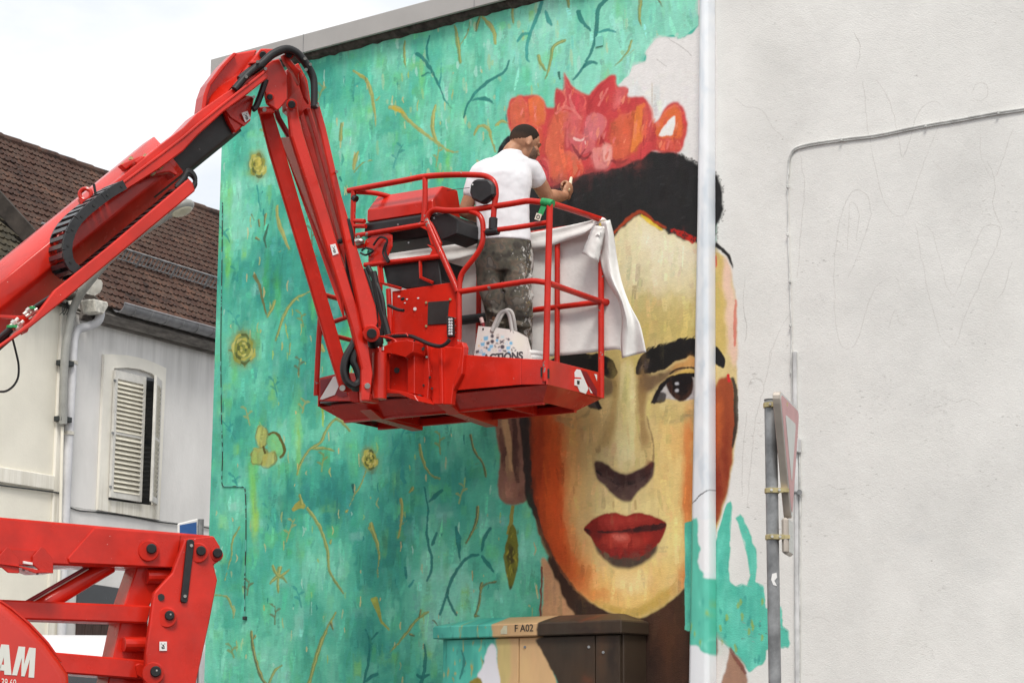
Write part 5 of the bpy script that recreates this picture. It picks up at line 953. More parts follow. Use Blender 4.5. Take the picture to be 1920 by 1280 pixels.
# upper tray along the boom, with a bright lip
plate('upper_tray', [(225, 347), (300, 291), (343, 258), (372, 233), (419, 195), (500, 132), (503, 146), (463, 178), (419, 210), (372, 253), (343, 284), (300, 316), (230, 361)], 14.02, .05, R_, lift, .008)
MB().prism(px([(205, 350), (300, 272), (343, 240), (370, 212), (420, 176), (497, 128), (500, 132), (419, 195), (372, 233), (343, 258), (300, 291), (226, 346)], 14.07), LV*.22).build('tray_floor', R_, lift, .006)
MB().tube([at(x, y, 14.02) for x, y in [(225, 347), (300, 291), (343, 258), (372, 233), (419, 195), (500, 132)]], .010, 8).build('tray_lip', R_, lift)
plate('bolt_lug', [(225, 309), (262, 293), (272, 293), (262, 304), (236, 318)], 14.22, .06, R_, lift)
# lower tray that carries the energy chain
plate('lower_tray', [(354, 335), (361, 341), (366, 358), (290, 421), (205, 492), (130, 555), (58, 613), (0, 653), (-70, 700), (-70, 693), (0, 645), (40, 616), (62, 598), (103, 543), (205, 461)], 13.79, .05, R_, lift, .008)
MB().prism(px([(361, 341), (366, 358), (205, 492), (58, 613), (-70, 700), (-70, 696), (56, 608), (203, 486), (360, 352)], 13.85), LV*.36).build('lower_tray_floor', R_, lift, .004)
# energy chain
cp_ = [Vector((x, y, 0)) for x, y in [(232, 347), (208, 361), (182, 380), (158, 400), (140, 421), (129, 446), (126, 470), (131, 492), (145, 506), (162, 508), (185, 494), (217, 468), (252, 439), (292, 406), (332, 373), (352, 354)]]
dense = catmull(cp_, 10); ln = [0]
for a, b in zip(dense[:-1], dense[1:]): ln.append(ln[-1]+(b-a).length)
carrier = MB().tube([at(p.x, p.y, 14.02) for p in dense[8:-6]], .012, 6).build('energy_chain', RB, lift)
tot = ln[-1]; stp = 15.5; k = 0; dd = 6
while dd < tot-4:
    i = next(j for j in range(len(ln)) if ln[j] >= dd); p = dense[i]; t = (dense[min(i+1, len(dense)-1)]-dense[max(i-1, 0)]).normalized(); n = Vector((-t.y, t.x, 0))
    C0 = at(p.x, p.y, 13.89); ux = (at(p.x+t.x, p.y+t.y, 13.89)-C0).normalized(); uz = (at(p.x+n.x, p.y+n.y, 13.89)-C0).normalized(); s = .0036*14/14
    b = MB(); hw = stp*.52*.00355; hh = 8.5*.00355
    for yy in (0, .29): b.box(C0+LC*yy, ux*hw, LC*.011, uz*hh)
    b.mi = 1
    for sg_ in (-1, 1): b.box(C0+LC*.145+uz*hh*.88*sg_, ux*hw*.48, LC*.133, uz*.006)
    lk = b.build('chain_link', [BK, M_['bar']], carrier)
    if k % 2 == 0: MB().cyl(C0-LC*.011, C0-LC*.018, .008, 8).build('link_pin', M_['charcoal'], carrier)
    dd += stp; k += 1
for dy_, off in ((13.93, 0), (14.0, 5), (14.07, -4)): MB().tube([at(x, y+off, dy_) for x, y in [(330, 352), (345, 335), (352, 323), (362, 328), (367, 340), (362, 350)]], .012, 8, 4).build('hose', RB, lift, smooth=True)
MB().tube([at(x, y, 14.05) for x, y in [(176, 345), (180, 368)]], .009, 6).build('tie_strap', BK, lift)
le = at(160, 364, 14.18)
MB().loft([[le+(Vector((math.cos(a), 0, math.sin(a)))*(.036+.014*math.cos(b_))+Vector((0, .014*math.sin(b_), 0))) for b_ in [2*math.pi*j/8 for j in range(8)]] for a in [2*math.pi*k/20 for k in range(20)]], closed=True).build('lifting_eye', R_, lift, smooth=True)
plate('eye_foot', [(148, 372), (156, 375), (168, 374), (176, 366), (178, 374), (152, 385)], 14.165, .03, R_, lift, .003)
# hose couplings at the lower left
for i, (x0, y0, x1, y1) in enumerate([(16, 615, 34, 597), (28, 617, 44, 602), (30, 625, 50, 612), (44, 590, 62, 576), (48, 594, 70, 580)]):
    MB().cyl(at(x0, y0, 13.98), at(x1, y1, 13.98), .013, 10).build('hose_coupling', M_['steel'], lift); MB().cyl(at((x0+x1)/2-2, (y0+y1)/2+2, 13.98), at((x0+x1)/2+3, (y0+y1)/2-3, 13.98), .02, 6).build('coupling_nut', M_['steel'], lift)
for i in range(4): MB().tube([at(x, y+i*7, 13.97+.03*i) for x, y in [(-60, 690), (-10, 640), (10, 622), (22, 612)]], .014, 8, 3).build('hose', RB, lift, smooth=True)
for i in range(3): MB().tube([at(x, y+i*5, 14.0+.03*i) for x, y in [(60, 578), (82, 564), (104, 549), (140, 520)]], .013, 8, 3).build('hose', RB, lift, smooth=True)
for x, y in [(18, 612), (26, 612), (60, 577)]: MB().box(at(x, y, 13.96), Vector((.016, 0, 0)), Vector(LV*.012), Vector((0, 0, .008))).build('cable_tie', M_['green'], lift)
plate('coupling_bracket', [(0, 590), (52, 592), (58, 606), (52, 622), (40, 628), (46, 606), (38, 598), (0, 596)], 14.02, .02, R_, lift, .003)
MB().tube([at(x, y, 13.97) for x, y in [(24, 636), (30, 660), (35, 685), (33, 710), (20, 728), (0, 734), (-40, 722)]], .007, 6, 4).build('loose_cable', M_['rubber'], lift, smooth=True)
MB().tube([at(x, y, 13.97) for x, y in [(40, 610), (22, 628), (20, 636)]], .009, 6, 3).build('loose_cable', M_['steel'], lift)
# --- boom head and knuckle
plate('knuckle_shell', [(380, 204), (384, 178), (391, 157), (415, 125), (439, 100), (451, 98), (484, 92), (470, 125), (440, 160), (424, 178), (396, 200)], 14.36, .16, R_, lift, .012)
MB().prism(px([(392, 196, .08), (400, 160, .2), (441, 108, .32), (470, 104, .26), (440, 156, 0), (426, 174, 0)], 14.22), LV*.1).build('knuckle_cover', R_, lift, .006)
plate('knuckle_rib', [(378, 206), (382, 178), (390, 156), (415, 123), (439, 98), (446, 100), (420, 128), (396, 160), (389, 180), (386, 204)], 14.30, .14, R_, lift, .006)
plate('head_plate', [(437, 160), (490, 91), (516, 92), (506, 105), (486, 128), (470, 146), (452, 168)], 14.22, .06, R_, lift)
plate('nose_casting', [(419, 206), (463, 178), (478, 181), (473, 206), (470, 224), (441, 250), (430, 232)], 14.26, .22, R_, lift, .01)
plate('nose_gusset', [(421, 204), (428, 205), (436, 214), (460, 230), (470, 220), (470, 226), (458, 237), (432, 220)], 14.245, .02, R_, lift, .004)
plate('knuckle_side', [(500, 121), (512, 113), (524, 110), (539, 141), (539, 186), (526, 203), (520, 207), (502, 194), (496, 169), (499, 140)], 14.20, .035, R_, lift)
MB().prism(px([(539, 130, 0), (560, 118, .05), (577, 150, .1), (584, 196, .12), (560, 222, .1), (540, 205, .02), (539, 186, 0)], 14.28), LV*.10).build('knuckle_inner', R_, lift, .006)
plate('knuckle_fin', [(530, 102), (538, 103), (556, 125), (566, 133), (560, 140), (563, 160), (550, 135), (536, 116)], 14.16, .05, R_, lift)
plate('knuckle_fin', [(560, 130), (570, 142), (578, 170), (580, 196), (572, 184), (563, 158)], 14.24, .03, R_, lift)
for x, y, r in [(493, 103, .024), (542, 103, .022), (506, 182, .020), (547, 196, .026)]:
    Y = 14.15 if x > 500 else 14.2
    MB().cyl(at(x, y, Y-.012), at(x, y, Y+.06), r, 18).build('pin', BK, lift, .004); MB().cyl(at(x, y, Y), at(x, y, Y+.05), r*1.45, 18).build('pin_boss', R_, lift, .004)
for off, Y in ((0, 14.05), (3, 14.13)):
    MB().tube([at(x, y+off, Y) for x, y in [(440, 168), (449, 157), (468, 136), (490, 119), (502, 108), (514, 99), (536, 91), (556, 98), (572, 116), (584, 136), (589, 156), (589, 200)]], .024, 10, 4).build('hose_sheath', RB, lift, smooth=True)
MB().tube([at(x, y, 14.14) for x, y in [(450, 150), (464, 138), (478, 128)]], .03, 8, 3).build('hose_sheath', BK, lift)
for x, y in [(498, 129), (483, 116), (574, 131), (582, 121), (572, 110), (462, 144), (596, 198), (476, 182), (631, 322), (672, 444)]:
    MB().cyl(at(x, y, 13.98), at(x, y, 14.3), .011, 10).build('bolt', M_['steel'], lift)
plate('hose_clamp', [(470, 114), (492, 114), (494, 120), (470, 120)], 14.08, .05, R_, lift)
MB().tube([at(x, y, 14.2) for x, y in [(498, 150), (488, 180), (480, 200), (474, 205)]], .022, 8, 3).build('hose', RB, lift, smooth=True)
# --- jib: lower link, main arm, tray arm with recess
lk = [(485, 203, .08), (511, 203, .02), (540, 300, .02), (612, 548, .02), (648, 672, .02), (664, 726, .02), (656, 736, .04), (640, 732, .08), (620, 668, .08), (582, 538, .08), (506, 286, .08)]
MB().prism(px(lk, 14.32), LV*.03).build('jib_lower_link', R_, lift, .008)
MB().cyl(at(486, 208, 14.26), at(512, 206, 14.26), .026, 12).build('link_bush', R_, lift); MB().cyl(at(496, 206, 14.2), at(496, 206, 14.4), .014, 10).build('bolt', M_['steel'], lift)
MB().tube([at(517, 205, 14.42), at(522, 222, 14.42), at(543, 258, 14.42)], .020, 8).build('jib_cylinder_rod', M_['reddark'], lift)
MB().prism(px([(528, 257, .22), (548, 256, 0), (640, 548, 0), (647, 596, 0), (612, 478, .2)], 14.22), LV*.03).build('jib_arm_side', R_, lift, .004)
plate('jib_arm', [(541, 198), (546, 192), (558, 195), (562, 220), (570, 252), (616, 398), (661, 546), (688, 627), (700, 700), (694, 752), (679, 752), (679, 692), (660, 612), (640, 548), (594, 402), (547, 256)], 14.2, .05, R_, lift, .010)
MB().prism(px([(558, 196, 0), (587, 198, .06), (612, 270, .06), (668, 460, .06), (705, 575, .06), (690, 632, 0), (664, 548, 0), (569, 250, 0)], 14.40), LV*.06).build('jib_recess', R_, lift, .004)
plate('jib_inner_rail', [(574, 203), (581, 202), (596, 250), (650, 452), (645, 458), (592, 262)], 14.30, .06, R_, lift, .004)
plate('jib_flange', [(586, 196), (598, 190), (612, 240), (662, 458), (672, 470), (692, 535), (706, 580), (709, 604), (700, 628), (690, 632), (682, 614), (672, 565), (652, 470), (601, 248)], 14.16, .05, R_, lift, .008)
MB().tube([at(x, y, 14.26) for x, y in [(648, 412), (655, 440), (656, 480), (660, 530), (672, 580), (674, 606)]], [.030, .042], 10, 4).build('hose_sheath', RB, lift, smooth=True)
MB().tube([at(x, y, 14.24) for x, y in [(650, 420), (648, 440), (640, 452), (634, 452)]], .016, 8, 4).build('hose', RB, lift)
MB().cyl(at(697, 625, 14.10), at(697, 625, 14.5), .034, 20).build('jib_pin', BK, lift, .004); MB().cyl(at(696, 625, 14.13), at(696, 625, 14.4), .058, 22).build('pin_boss', R_, lift, .006)
MB().cyl(at(608, 470, 14.55), at(626, 468, 14.55), .062, 16).build('basket_foot_roll', M_['charcoal'], lift, .01)
loop = [(672, 625), (660, 648), (648, 670), (644, 694), (650, 714), (664, 722), (674, 712), (668, 690), (662, 676), (668, 655)]
for k in range(4): MB().tube([at(x+k*1.5, y+k*2, 14.26+.05*k) for x, y in loop], .024, 8, 4).build('hose_loop', RB, lift, smooth=True)
for x, y in [(642, 727), (689, 723)]: MB().cyl(at(x, y, 14.18), at(x, y, 14.4), .020, 12).build('bolt', M_['steel'], lift)
# --- lower riser and arms at the left
plate('riser_arm', [(-120, 958), (0, 969), (398, 1003.5), (400, 1050), (332, 1064), (128, 1060), (-120, 1048)], 14.1, .36, R_, lift, .012)
plate('riser_plate', [(178, 988), (340, 1001), (330, 1064), (130, 1055), (127, 1046)], 14.085, .03, R_, lift, .006)
plate('riser_upright', [(348, 1009), (401, 1004), (413, 1024), (414, 1040), (411, 1052), (401, 1058), (408, 1087), (393, 1166), (368, 1280), (340, 1400), (270, 1400), (274, 1227), (290, 1110), (324, 1073)], 13.98, .05, R_, lift, .008)
plate('riser_upright', [(348, 1009), (401, 1004), (414, 1035), (401, 1058), (408, 1087), (393, 1166), (368, 1280), (340, 1400), (270, 1400), (274, 1227), (290, 1110), (324, 1073)], 14.52, .05, R_, lift, .008)
plate('riser_link', [(258, 1060), (326, 1062), (292, 1110), (278, 1142), (276, 1400), (180, 1400), (202, 1280), (234, 1131)], 14.2, .22, R_, lift, .008)
for x, y, r in [(284, 1028, .038), (377, 1032, .036), (408, 1036, .036), (318, 1153, .036), (292, 1258, .040)]:
    Y = 14.06 if x == 284 else 13.97
    MB().cyl(at(x, y, Y-.035), at(x, y, Y+.08), r*.85, 20).build('pin', BK, lift, .006); MB().cyl(at(x-5 if x < 400 else x-2, y+4, Y-.008), at(x-5 if x < 400 else x-2, y+4, Y+.05), r*(1.75 if x < 400 else 1.15), 22).build('pin_boss', R_, lift, .006)
    MB().cyl(at(x+2, y-2, Y-.038), at(x+2, y-2, Y-.03), .006, 8).build('grease_nipple', M_['steel'], lift)
plate('stop_strip', [(352, 1013), (355, 1010), (362, 1011), (365, 1015), (352, 1127), (349, 1130), (341, 1128), (340, 1124)], 13.955, .025, BK, lift, .004)
for x, y in ((359, 1022), (347, 1117)): MB().cyl(at(x, y, 13.945), at(x, y, 13.96), .010, 12).build('bolt', M_['steel'], lift)
MB().cyl(at(302, 1119, 13.972), at(302, 1119, 13.99), .022, 16).build('plate_hole', M_['ink'], lift)
plate('middle_arm', [(-120, 1115), (0, 1123), (285, 1135), (277, 1168), (-120, 1155)], 14.12, .30, R_, lift, .010)
plate('lower_arm', [(40, 1215), (106, 1222), (275, 1237), (267, 1273), (60, 1257), (40, 1255)], 14.12, .30, R_, lift, .010)
plate('arm_eye', [(254, 1246), (262, 1242), (275, 1246), (270, 1274), (258, 1266)], 14.10, .03, R_, lift, .006)
MB().cyl(at(232, 1207, 14.15), at(276, 1207, 14.15), .044, 16).build('cross_tube', R_, lift); MB().cyl(at(275, 1080, 14.18), at(322, 1080, 14.18), .046, 16).build('cross_tube', R_, lift)
MB().cyl(at(206, 1058, 14.3), at(70, 1140, 14.3), .055, 18).build('lift_cylinder', R_, lift, smooth=True); MB().cyl(at(162, 1064, 14.26), at(50, 1128, 14.26), .012, 10).build('cylinder_tube', M_['reddark'], lift); MB().cyl(at(166, 1066, 14.24), at(56, 1130, 14.24), .004, 8).build('cylinder_tube', M_['steel'], lift)
hb = MB().prism(px([(20, 1028), (82, 1032), (98, 1048), (98, 1062), (20, 1058)], 13.95), LV*.15); hb.build('boom_rest', R_, lift, .004)
for x0 in (14, 78): plate('boom_rest_cheek', [(x0, 1024), (x0+6, 1028), (x0+22, 1048), (x0+22, 1074), (x0+2, 1073), (x0-16, 1058), (x0-16, 1042)], 13.92, .02, R_, lift, .003)
plate('boom_rest_floor', [(-4, 1056), (36, 1060), (100, 1073), (66, 1074), (34, 1062)], 13.9, .2, R_, lift, .003); plate('rest_pad', [(44, 1051), (68, 1055), (68, 1060), (44, 1056)], 13.93, .02, M_['wht'], lift, .002); plate('rest_pad', [(68, 1055), (82, 1058), (80, 1064), (68, 1060)], 13.932, .02, BK, lift, .002)
for x, y in ((44, 1064), (56, 1066), (70, 1071)): MB().cyl(at(x, y-2, 13.93), at(x, y+6, 13.93), .008, 8).build('rest_stud', M_['galv'], lift)
# counterweight hood with lettering, and the carrier below the frame
HY = 13.55
hood = [(-260, 1086), (-60, 1106), (4, 1126), (22, 1138), (58, 1168), (92, 1204), (118, 1238), (134, 1262), (136, 1300), (126, 1700), (-260, 1700)]
hm = MB().prism(px([(x, y) for x, y in hood], HY), LV*.55).build('counterweight_hood', M_['redfaded'], lift, .075, True, 4)
plate('hood_seam', [(-200, 1092), (-60, 1109), (2, 1130), (20, 1142), (55, 1172), (88, 1207), (114, 1242), (118, 1240), (92, 1203), (58, 1167), (22, 1137), (4, 1125.5), (-60, 1105.5), (-200, 1088)], HY+.09, .3, M_['redfaded'], lift, .02)
def lq(x, y): return (x/5.818, 1060+y/5.818)
lt = MB()
for poly in [[(-75, 1180), (15, 855), (56, 858), (43, 985), (42, 990), (-12, 1182)], [(56, 858), (98, 862), (125, 1190), (48, 1185), (41, 990)], [(8, 1075), (44, 1078), (46, 1142), (-8, 1138)],
             [(133, 1190), (203, 878), (238, 881), (238, 1000), (185, 1195)], [(238.5, 881), (275, 883), (262, 1075), (268, 1205), (232, 1202), (238.5, 1002)], [(262, 1076), (320, 890), (355, 894), (325, 1020), (268.5, 1205)], [(355.5, 894), (390, 898), (372, 1220), (312, 1215), (325.5, 1021)]]:
    lt.prism(px([lq(x, y) for x, y in poly], HY-.004), LV*.003)
lt.build('hood_lettering', M_['letter'], lift)
q = at(-8, 1284, HY-.004); textmesh('phone_lettering', '03 29 62 39 60', .062, q, Vector((.62, 0, -.045)), UP, Vector((0, -1, 0)), M_['letter'], lift)
MB().box((-4.4, 14.4, .75), (1.5, 0, 0), LV*.75, (0, 0, .18)).build('carrier_frame', R_, lift, .03); MB().cyl((-4.2, 14.35, .92), (-4.2, 14.35, 1.1), .5, 24).build('turntable', BK, lift)
MB().box((-4.2, 14.35, 1.3), (.9, 0, 0), LV*.5, (0, 0, .2)).build('turntable_deck', R_, lift, .03)
for x in (-5.5, -3.3):
    for y in (13.75, 15.05):
        wh = MB().cyl((x, y-.15, .42), (x, y+.15, .42), .42, 28).build('wheel', RB, lift, .04); MB().cyl((x, y-.157, .42), (x, y+.157, .42), .24, 20).build('rim', M_['wht'], wh)
# --- basket
BA = azv(-57); BB = Vector((BA.y, -BA.x, 0)); BO = onplane(1028, 380, Vector((0, 14.0, 0)), YN)
def Fp(x, y, w_=0): return onplane(x, y, BO+BB*w_, BB)
def Ep(x, y, s=0): return onplane(x, y, BO+BA*s, BA)
def bq(s, w_, h): return BO+BA*s+BB*w_+UP*h
def rail(pts, r=.021, m=RW_, smooth_=4, n='guard_rail'): return MB().tube(pts, r, 10, smooth_).build(n, m, lift, smooth=True)
rail([Fp(x, y) for x, y in [(1029, 380), (1014, 379), (990, 377), (965, 381), (927, 387), (877, 394), (840, 395), (818, 393), (808, 397), (802, 406), (800, 418)]])
rail([Fp(x, y) for x, y in [(801, 414), (812, 440), (835, 492), (859, 547)]], .023)
rail([Fp(x, y) for x, y in [(882, 396), (896, 401), (904, 413), (906, 432), (904, 456), (893, 478), (868, 510), (862, 530), (861, 560), (861, 610), (860, 664)]], .019)
rail([Fp(x, y) for x, y in [(906, 434), (970, 426), (1028, 417)]], .018)
rail([Fp(x, y) for x, y in [(862, 547), (920, 538), (985, 528), (1005, 527), (1030, 531)]], .020)
rail([Fp(1031, 382), Fp(1027, 540), Fp(1023, 715)], .023, n='corner_post')
rail([Ep(1029, 380), Ep(1080, 396), Ep(1131, 413)], .021)
rail([Ep(1030, 531), Ep(1080, 549), Ep(1128, 566)], .021); MB().cyl(bq(.0, .69, -.56), bq(-.03, .76, -.56), .026, 12).build('rail_end', RW_, lift, .005)
rail([bq(.0, .70, .03), bq(0, .70, -.6), bq(0, .70, -1.24)], .022, n='corner_post')
rail([bq(0, .70, -.56), bq(.5, .70, -.56), bq(1.92, .70, -.56)], .020); rail([bq(0, .70, .0), bq(1.92, .70, .0)], .020)
rail([bq(.36, .70, 0), bq(.36, .70, -1.1)], .020, n='rail_post'); rail([bq(1.03, .70, 0), bq(1.03, .70, -1.1)], .020, n='rail_post')
MB().cyl(bq(.60, .685, -.575), bq(1.2, .685, -.575), .034, 14).build('foam_sleeve', M_['charcoal'], lift, .006)
rail([Fp(x, y) for x, y in [(653, 358), (700, 349), (760, 338), (797, 331), (845, 328), (888, 328), (912, 331), (926, 342), (930, 362), (927, 385), (925, 410)]], .021)
rail([Fp(797, 333), Fp(797, 375), Fp(794, 416)], .020, n='rail_post'); rail([Fp(663, 358), Fp(662, 400), Fp(661, 450)], .020, n='rail_post')
rail([Fp(668, 360)+BB*.0, Fp(690, 357)+BB*.1, Fp(712, 361)+BB*.22], .018)
MB().tube([Fp(663, 371), Fp(668, 374)], .026, 12).build('rail_clamp', BK, lift)
rail([Fp(669, 442), Fp(735, 431), Fp(801, 420)], .019); rail([Fp(684, 497), Fp(755, 489), Fp(826, 480)], .019)
rail([Fp(661, 414), Fp(684, 415)], .017); rail([Fp(662, 424), Fp(686, 424)], .017); rail([Fp(668, 462), Fp(684, 461)], .017)
plate2 = lambda n, pts, w_, th, m, bev=.004, P=Fp: MB().prism([P(x, y, w_) for x, y in pts], (BB if P is Fp else -BA)*th).build(n, m, lift, bev)
plate2('rail_gusset', [(786, 416), (806, 414), (812, 424), (826, 455), (825, 462), (808, 460), (800, 432), (780, 422)], -.012, .025, R_)
plate2('tray_bracket', [(800, 458), (815, 462), (826, 470), (822, 480), (804, 480), (810, 468)], -.01, .02, R_)
rail([bq(1.92, 0, -.42), bq(1.94, 0, -.8), bq(1.95, 0, -1.16)], .020, n='corner_post'); rail([bq(1.93, 0, -.66), bq(1.6, 0, -.60)], .017); rail([bq(1.93, .0, -.70), bq(1.93, .70, -.70)], .017); rail([bq(1.93, 0, -.42), bq(1.93, .7, -.42)], .018)
rail([bq(1.92, .70, .0), bq(1.92, .70, -1.16)], .020, n='corner_post')
MB().tube([Fp(925, 408), Fp(924, 432)], .030, 12).build('rail_coupling', BK, lift, .006); MB().tube([Fp(912, 436), Fp(935, 433)], .028, 12).build('rail_coupling', BK, lift, .006)
plate2('sensor_paddle', [(881, 343), (890, 335), (915, 335), (924, 345), (925, 366), (902, 382), (884, 374), (879, 360)], -.055, .07, BK, .015)
MB().cyl(Fp(886, 346, -.055), Fp(886, 346, -.06), .006, 8).build('paint_splash', M_['wht'], lift)
MB().tube([Fp(838, 357, .2), Fp(880, 352, -.02)], .0025, 5).build('sensor_cord', BK, lift)
# floor, toe boards, underside
plate2('toe_board', [(860, 664), (977, 672), (977, 721), (850, 732)], -.006, .012, R_, .003)
plate2('toe_board', [(977.5, 672), (1025, 674), (1022, 721), (977.5, 721)], -.004, .010, R_, .003)
plate2('toe_board', [(1025, 674), (1120, 698), (1124, 746), (1023, 721)], .006, .012, R_, .003, lambda x, y, w_: Ep(x, y, w_))
plate2('toe_board_left', [(599, 708), (640, 698), (700, 700), (700, 752), (598, 752)], -.004, .010, R_, .003)
MB().prism([bq(0, .70, -1.06), bq(1.92, .70, -1.06), bq(1.92, .70, -1.24), bq(0, .70, -1.24)], BB*.012).build('toe_board', R_, lift, .003)
MB().prism([bq(1.925, 0, -1.06), bq(1.925, .7, -1.06), bq(1.925, .7, -1.24), bq(1.925, 0, -1.24)], BA*.012).build('toe_board', R_, lift, .003)
MB().box(bq(.96, .35, -1.20), BA*.955, BB*.345, UP*.018).build('basket_floor', M_['galv'], lift)
und = MB()
und.loft([[bq(s_, w_, -1.245) for s_, w_ in ((0, 0), (1.92, 0), (1.92, .7), (0, .7))], [bq(s_, w_, -1.335) for s_, w_ in ((.12, .13), (1.80, .13), (1.80, .57), (.12, .57))]], cap=False)
for s0, s1, w0, w1, h0, h1 in [(.12, 1.80, .13, .16, -1.35, -1.30), (.12, 1.80, .54, .57, -1.35, -1.30), (.42, .46, .16, .54, -1.345, -1.25), (.92, .96, .16, .54, -1.345, -1.25), (1.42, 1.46, .16, .54, -1.345, -1.25)]:
    und.box(bq((s0+s1)/2, (w0+w1)/2, (h0+h1)/2), BA*(s1-s0)/2, BB*(w1-w0)/2, UP*(h1-h0)/2)
und.build('floor_frame', R_, lift)
MB().prism([bq(.06, .06, -1.235), bq(1.86, .06, -1.235), bq(1.86, .64, -1.235), bq(.06, .64, -1.235)], UP*.012).build('floor_underside', R_, lift)
MB().prism([bq(.80, -.02, -1.30), bq(.80, .62, -1.30), bq(.80, .62, -1.39), bq(.80, .15, -1.36)], BA*.10).build('fork_pocket', R_, lift, .004); MB().prism([bq(1.45, -.02, -1.30), bq(1.45, .62, -1.30), bq(1.45, .62, -1.37), bq(1.45, .12, -1.35)], BA*.10).build('fork_pocket', R_, lift, .004)
# panel behind the mount, control console, tool tray
plate2('mount_panel', [(735, 546), (855, 528), (864, 664), (855, 690), (735, 690)], .012, .012, R_)
plate2('panel_cover', [(802, 566), (842, 563), (838, 607), (801, 609)], .004, .006, M_['charcoal'])
for x, y in [(799, 567), (844, 561), (799, 611), (843, 606)]: MB().cyl(Fp(x, y, .0), Fp(x, y, .014), .009, 8).build('panel_screw', M_['brass'], lift)
MB().cyl(Fp(778, 579, .004), Fp(778, 579, .012), .012, 12).build('panel_hole', M_['wht'], lift)
for x, y, r_ in [(755, 560, .012), (763, 561, .006), (784, 559, .006), (748, 556, .008), (759, 568, .005)]: MB().ell(Fp(x, y, .010), BA*r_*1.6, UP*r_, BB*.003, 8, 5).build('paint_splash', M_['wht' if r_ < .01 else 'charcoal'], lift)
sC0, hC0 = (Fp(680, 413)-BO).dot(BA), (Fp(680, 413)-BO).z; sC1 = (Fp(803, 396)-BO).dot(BA); hb_ = (Fp(803, 397)-BO).z+.01
pr_ = [(.05, 0), (.05, .085), (.17, .215), (.36, .225), (.40, .10), (.40, 0)]
MB().loft([[bq(s, w_, hb_+h) for w_, h in pr_] for s in (sC0, sC1)]).build('console_cover', R_, lift, .006)
pr2 = [(.03, -.02), (.03, -.10), (.07, -.17), (.30, -.19), (.42, -.10), (.42, -.0), (.05, -.004)]
MB().loft([[bq(s, w_, hb_+h) for w_, h in pr2] for s in (sC0+.01, sC1-.05)]).build('control_console', BK, lift, .01)
plate2('console_end', [(806, 407), (836, 398), (858, 412), (857, 438), (829, 450), (812, 440)], .02, .30, BK, .006)
for x, y in [(814, 409), (818, 434), (746, 421), (766, 455)]: MB().cyl(Fp(x, y, .012), Fp(x, y, .025), .007, 8).build('panel_screw', M_['galv'], lift)
plate2('console_hinge_plate', [(681, 452), (700, 440), (718, 432), (735, 440), (735, 462), (718, 500), (690, 494), (690, 470)], .0, .012, R_)
for x, y, r_ in [(684, 450, .028), (695, 473, .026)]: MB().cyl(Fp(x, y, -.004), Fp(x, y, .0), r_, 14).build('plate_hole', mat('plate_hole_teal', L3(80, 176, 150), .8) if 'plate_hole_teal' not in bpy.data.materials else bpy.data.materials['plate_hole_teal'], lift)
for pts in [[(700, 460), (712, 445), (726, 450), (722, 470), (730, 490)], [(678, 470), (686, 465), (700, 470), (686, 478), (676, 474)], [(724, 455), (718, 475), (728, 492)]]: MB().tube([Fp(x, y, -.03) for x, y in pts], .008, 6, 4).build('console_cable', RB, lift, smooth=True)
MB().ell(Fp(672, 453, -.03), BA*.05, UP*.025, BB*.03).build('console_switch', M_['steel'], lift, smooth=True)
plate2('tool_tray', [(720, 500), (822, 488), (828, 536), (760, 541), (725, 532)], .02, .02, BK, .006); tt = MB()
o1 = [Fp(719, 500, .02), Fp(823, 487, .02), Fp(823, 487, .02)+BB*.34, Fp(719, 500, .02)+BB*.34]; o2 = [Fp(726, 531, .05), Fp(826, 524, .05), Fp(826, 524, .05)+BB*.26, Fp(726, 531, .05)+BB*.26]
tt.loft([o2, o1], cap=False); tt.add(o2, [(0, 1, 2, 3)]); tt.build('tool_tray_shell', BK, lift); MB().tube(o1+[o1[0]], .010, 6).build('tray_rim', BK, lift)
for pts in [[(710, 498), (713, 530), (752, 541)], [(788, 488), (789, 520), (812, 530)]]: MB().tube([Fp(x, y, .0) for x, y in pts], .012, 4).build('tray_strap', R_, lift)
MB().prism([Fp(708, 500), Fp(716, 498), Fp(720, 534), Fp(748, 541), (Fp(710, 532))], BB*.01).build('tray_strap', R_, lift)
rail([Fp(728, 542), Fp(731, 600), Fp(731, 650)], .019, n='rail_post')
# mount: rotator, bracket and bolted plate
def Mp(x, y, w_=-.2): return Fp(x, y, w_)
plate2('mount_plate', [(806, 654), (822, 648), (848, 650), (866, 652), (860, 690), (850, 720), (846, 758), (826, 758), (812, 757), (806, 740)], -.05, .05, R_, .004)
plate2('mount_plate', [(772, 641), (800, 640), (802, 652), (805, 700), (801, 757), (795, 757), (775, 745), (770, 735)], -.09, .07, R_, .004)
plate2('mount_plate', [(848, 652), (866, 640), (870, 650), (866, 700), (835, 758), (829, 758), (836, 700)], -.045, .06, R_, .004)
plate2('mount_rib', [(822, 652), (828, 652), (830, 757), (824, 757)], -.075, .03, R_, .004)
MB().prism([Fp(x, y, -.30) for x, y in [(700, 640), (712, 652), (716, 668), (716, 732), (700, 738), (688, 735), (676, 700), (678, 656)]], BB*.10).build('rotator_bracket', R_, lift, .01)
plate2('bracket_top', [(716, 650), (740, 640), (764, 637), (776, 640), (774, 660), (760, 670), (740, 664), (720, 662)], -.26, .15, R_, .004)
plate2('bracket_web', [(722, 660), (760, 670), (774, 672), (774, 738), (760, 736), (722, 728)], -.14, .02, R_, .003)
plate2('bracket_cheek', [(762, 640), (777, 640), (777, 738), (764, 736), (764, 674), (757, 668)], -.20, .12, R_, .004)
plate2('bracket_foot', [(700, 727), (724, 728), (762, 735), (777, 740), (784, 752), (770, 748), (748, 738), (700, 736)], -.24, .2, R_, .004)
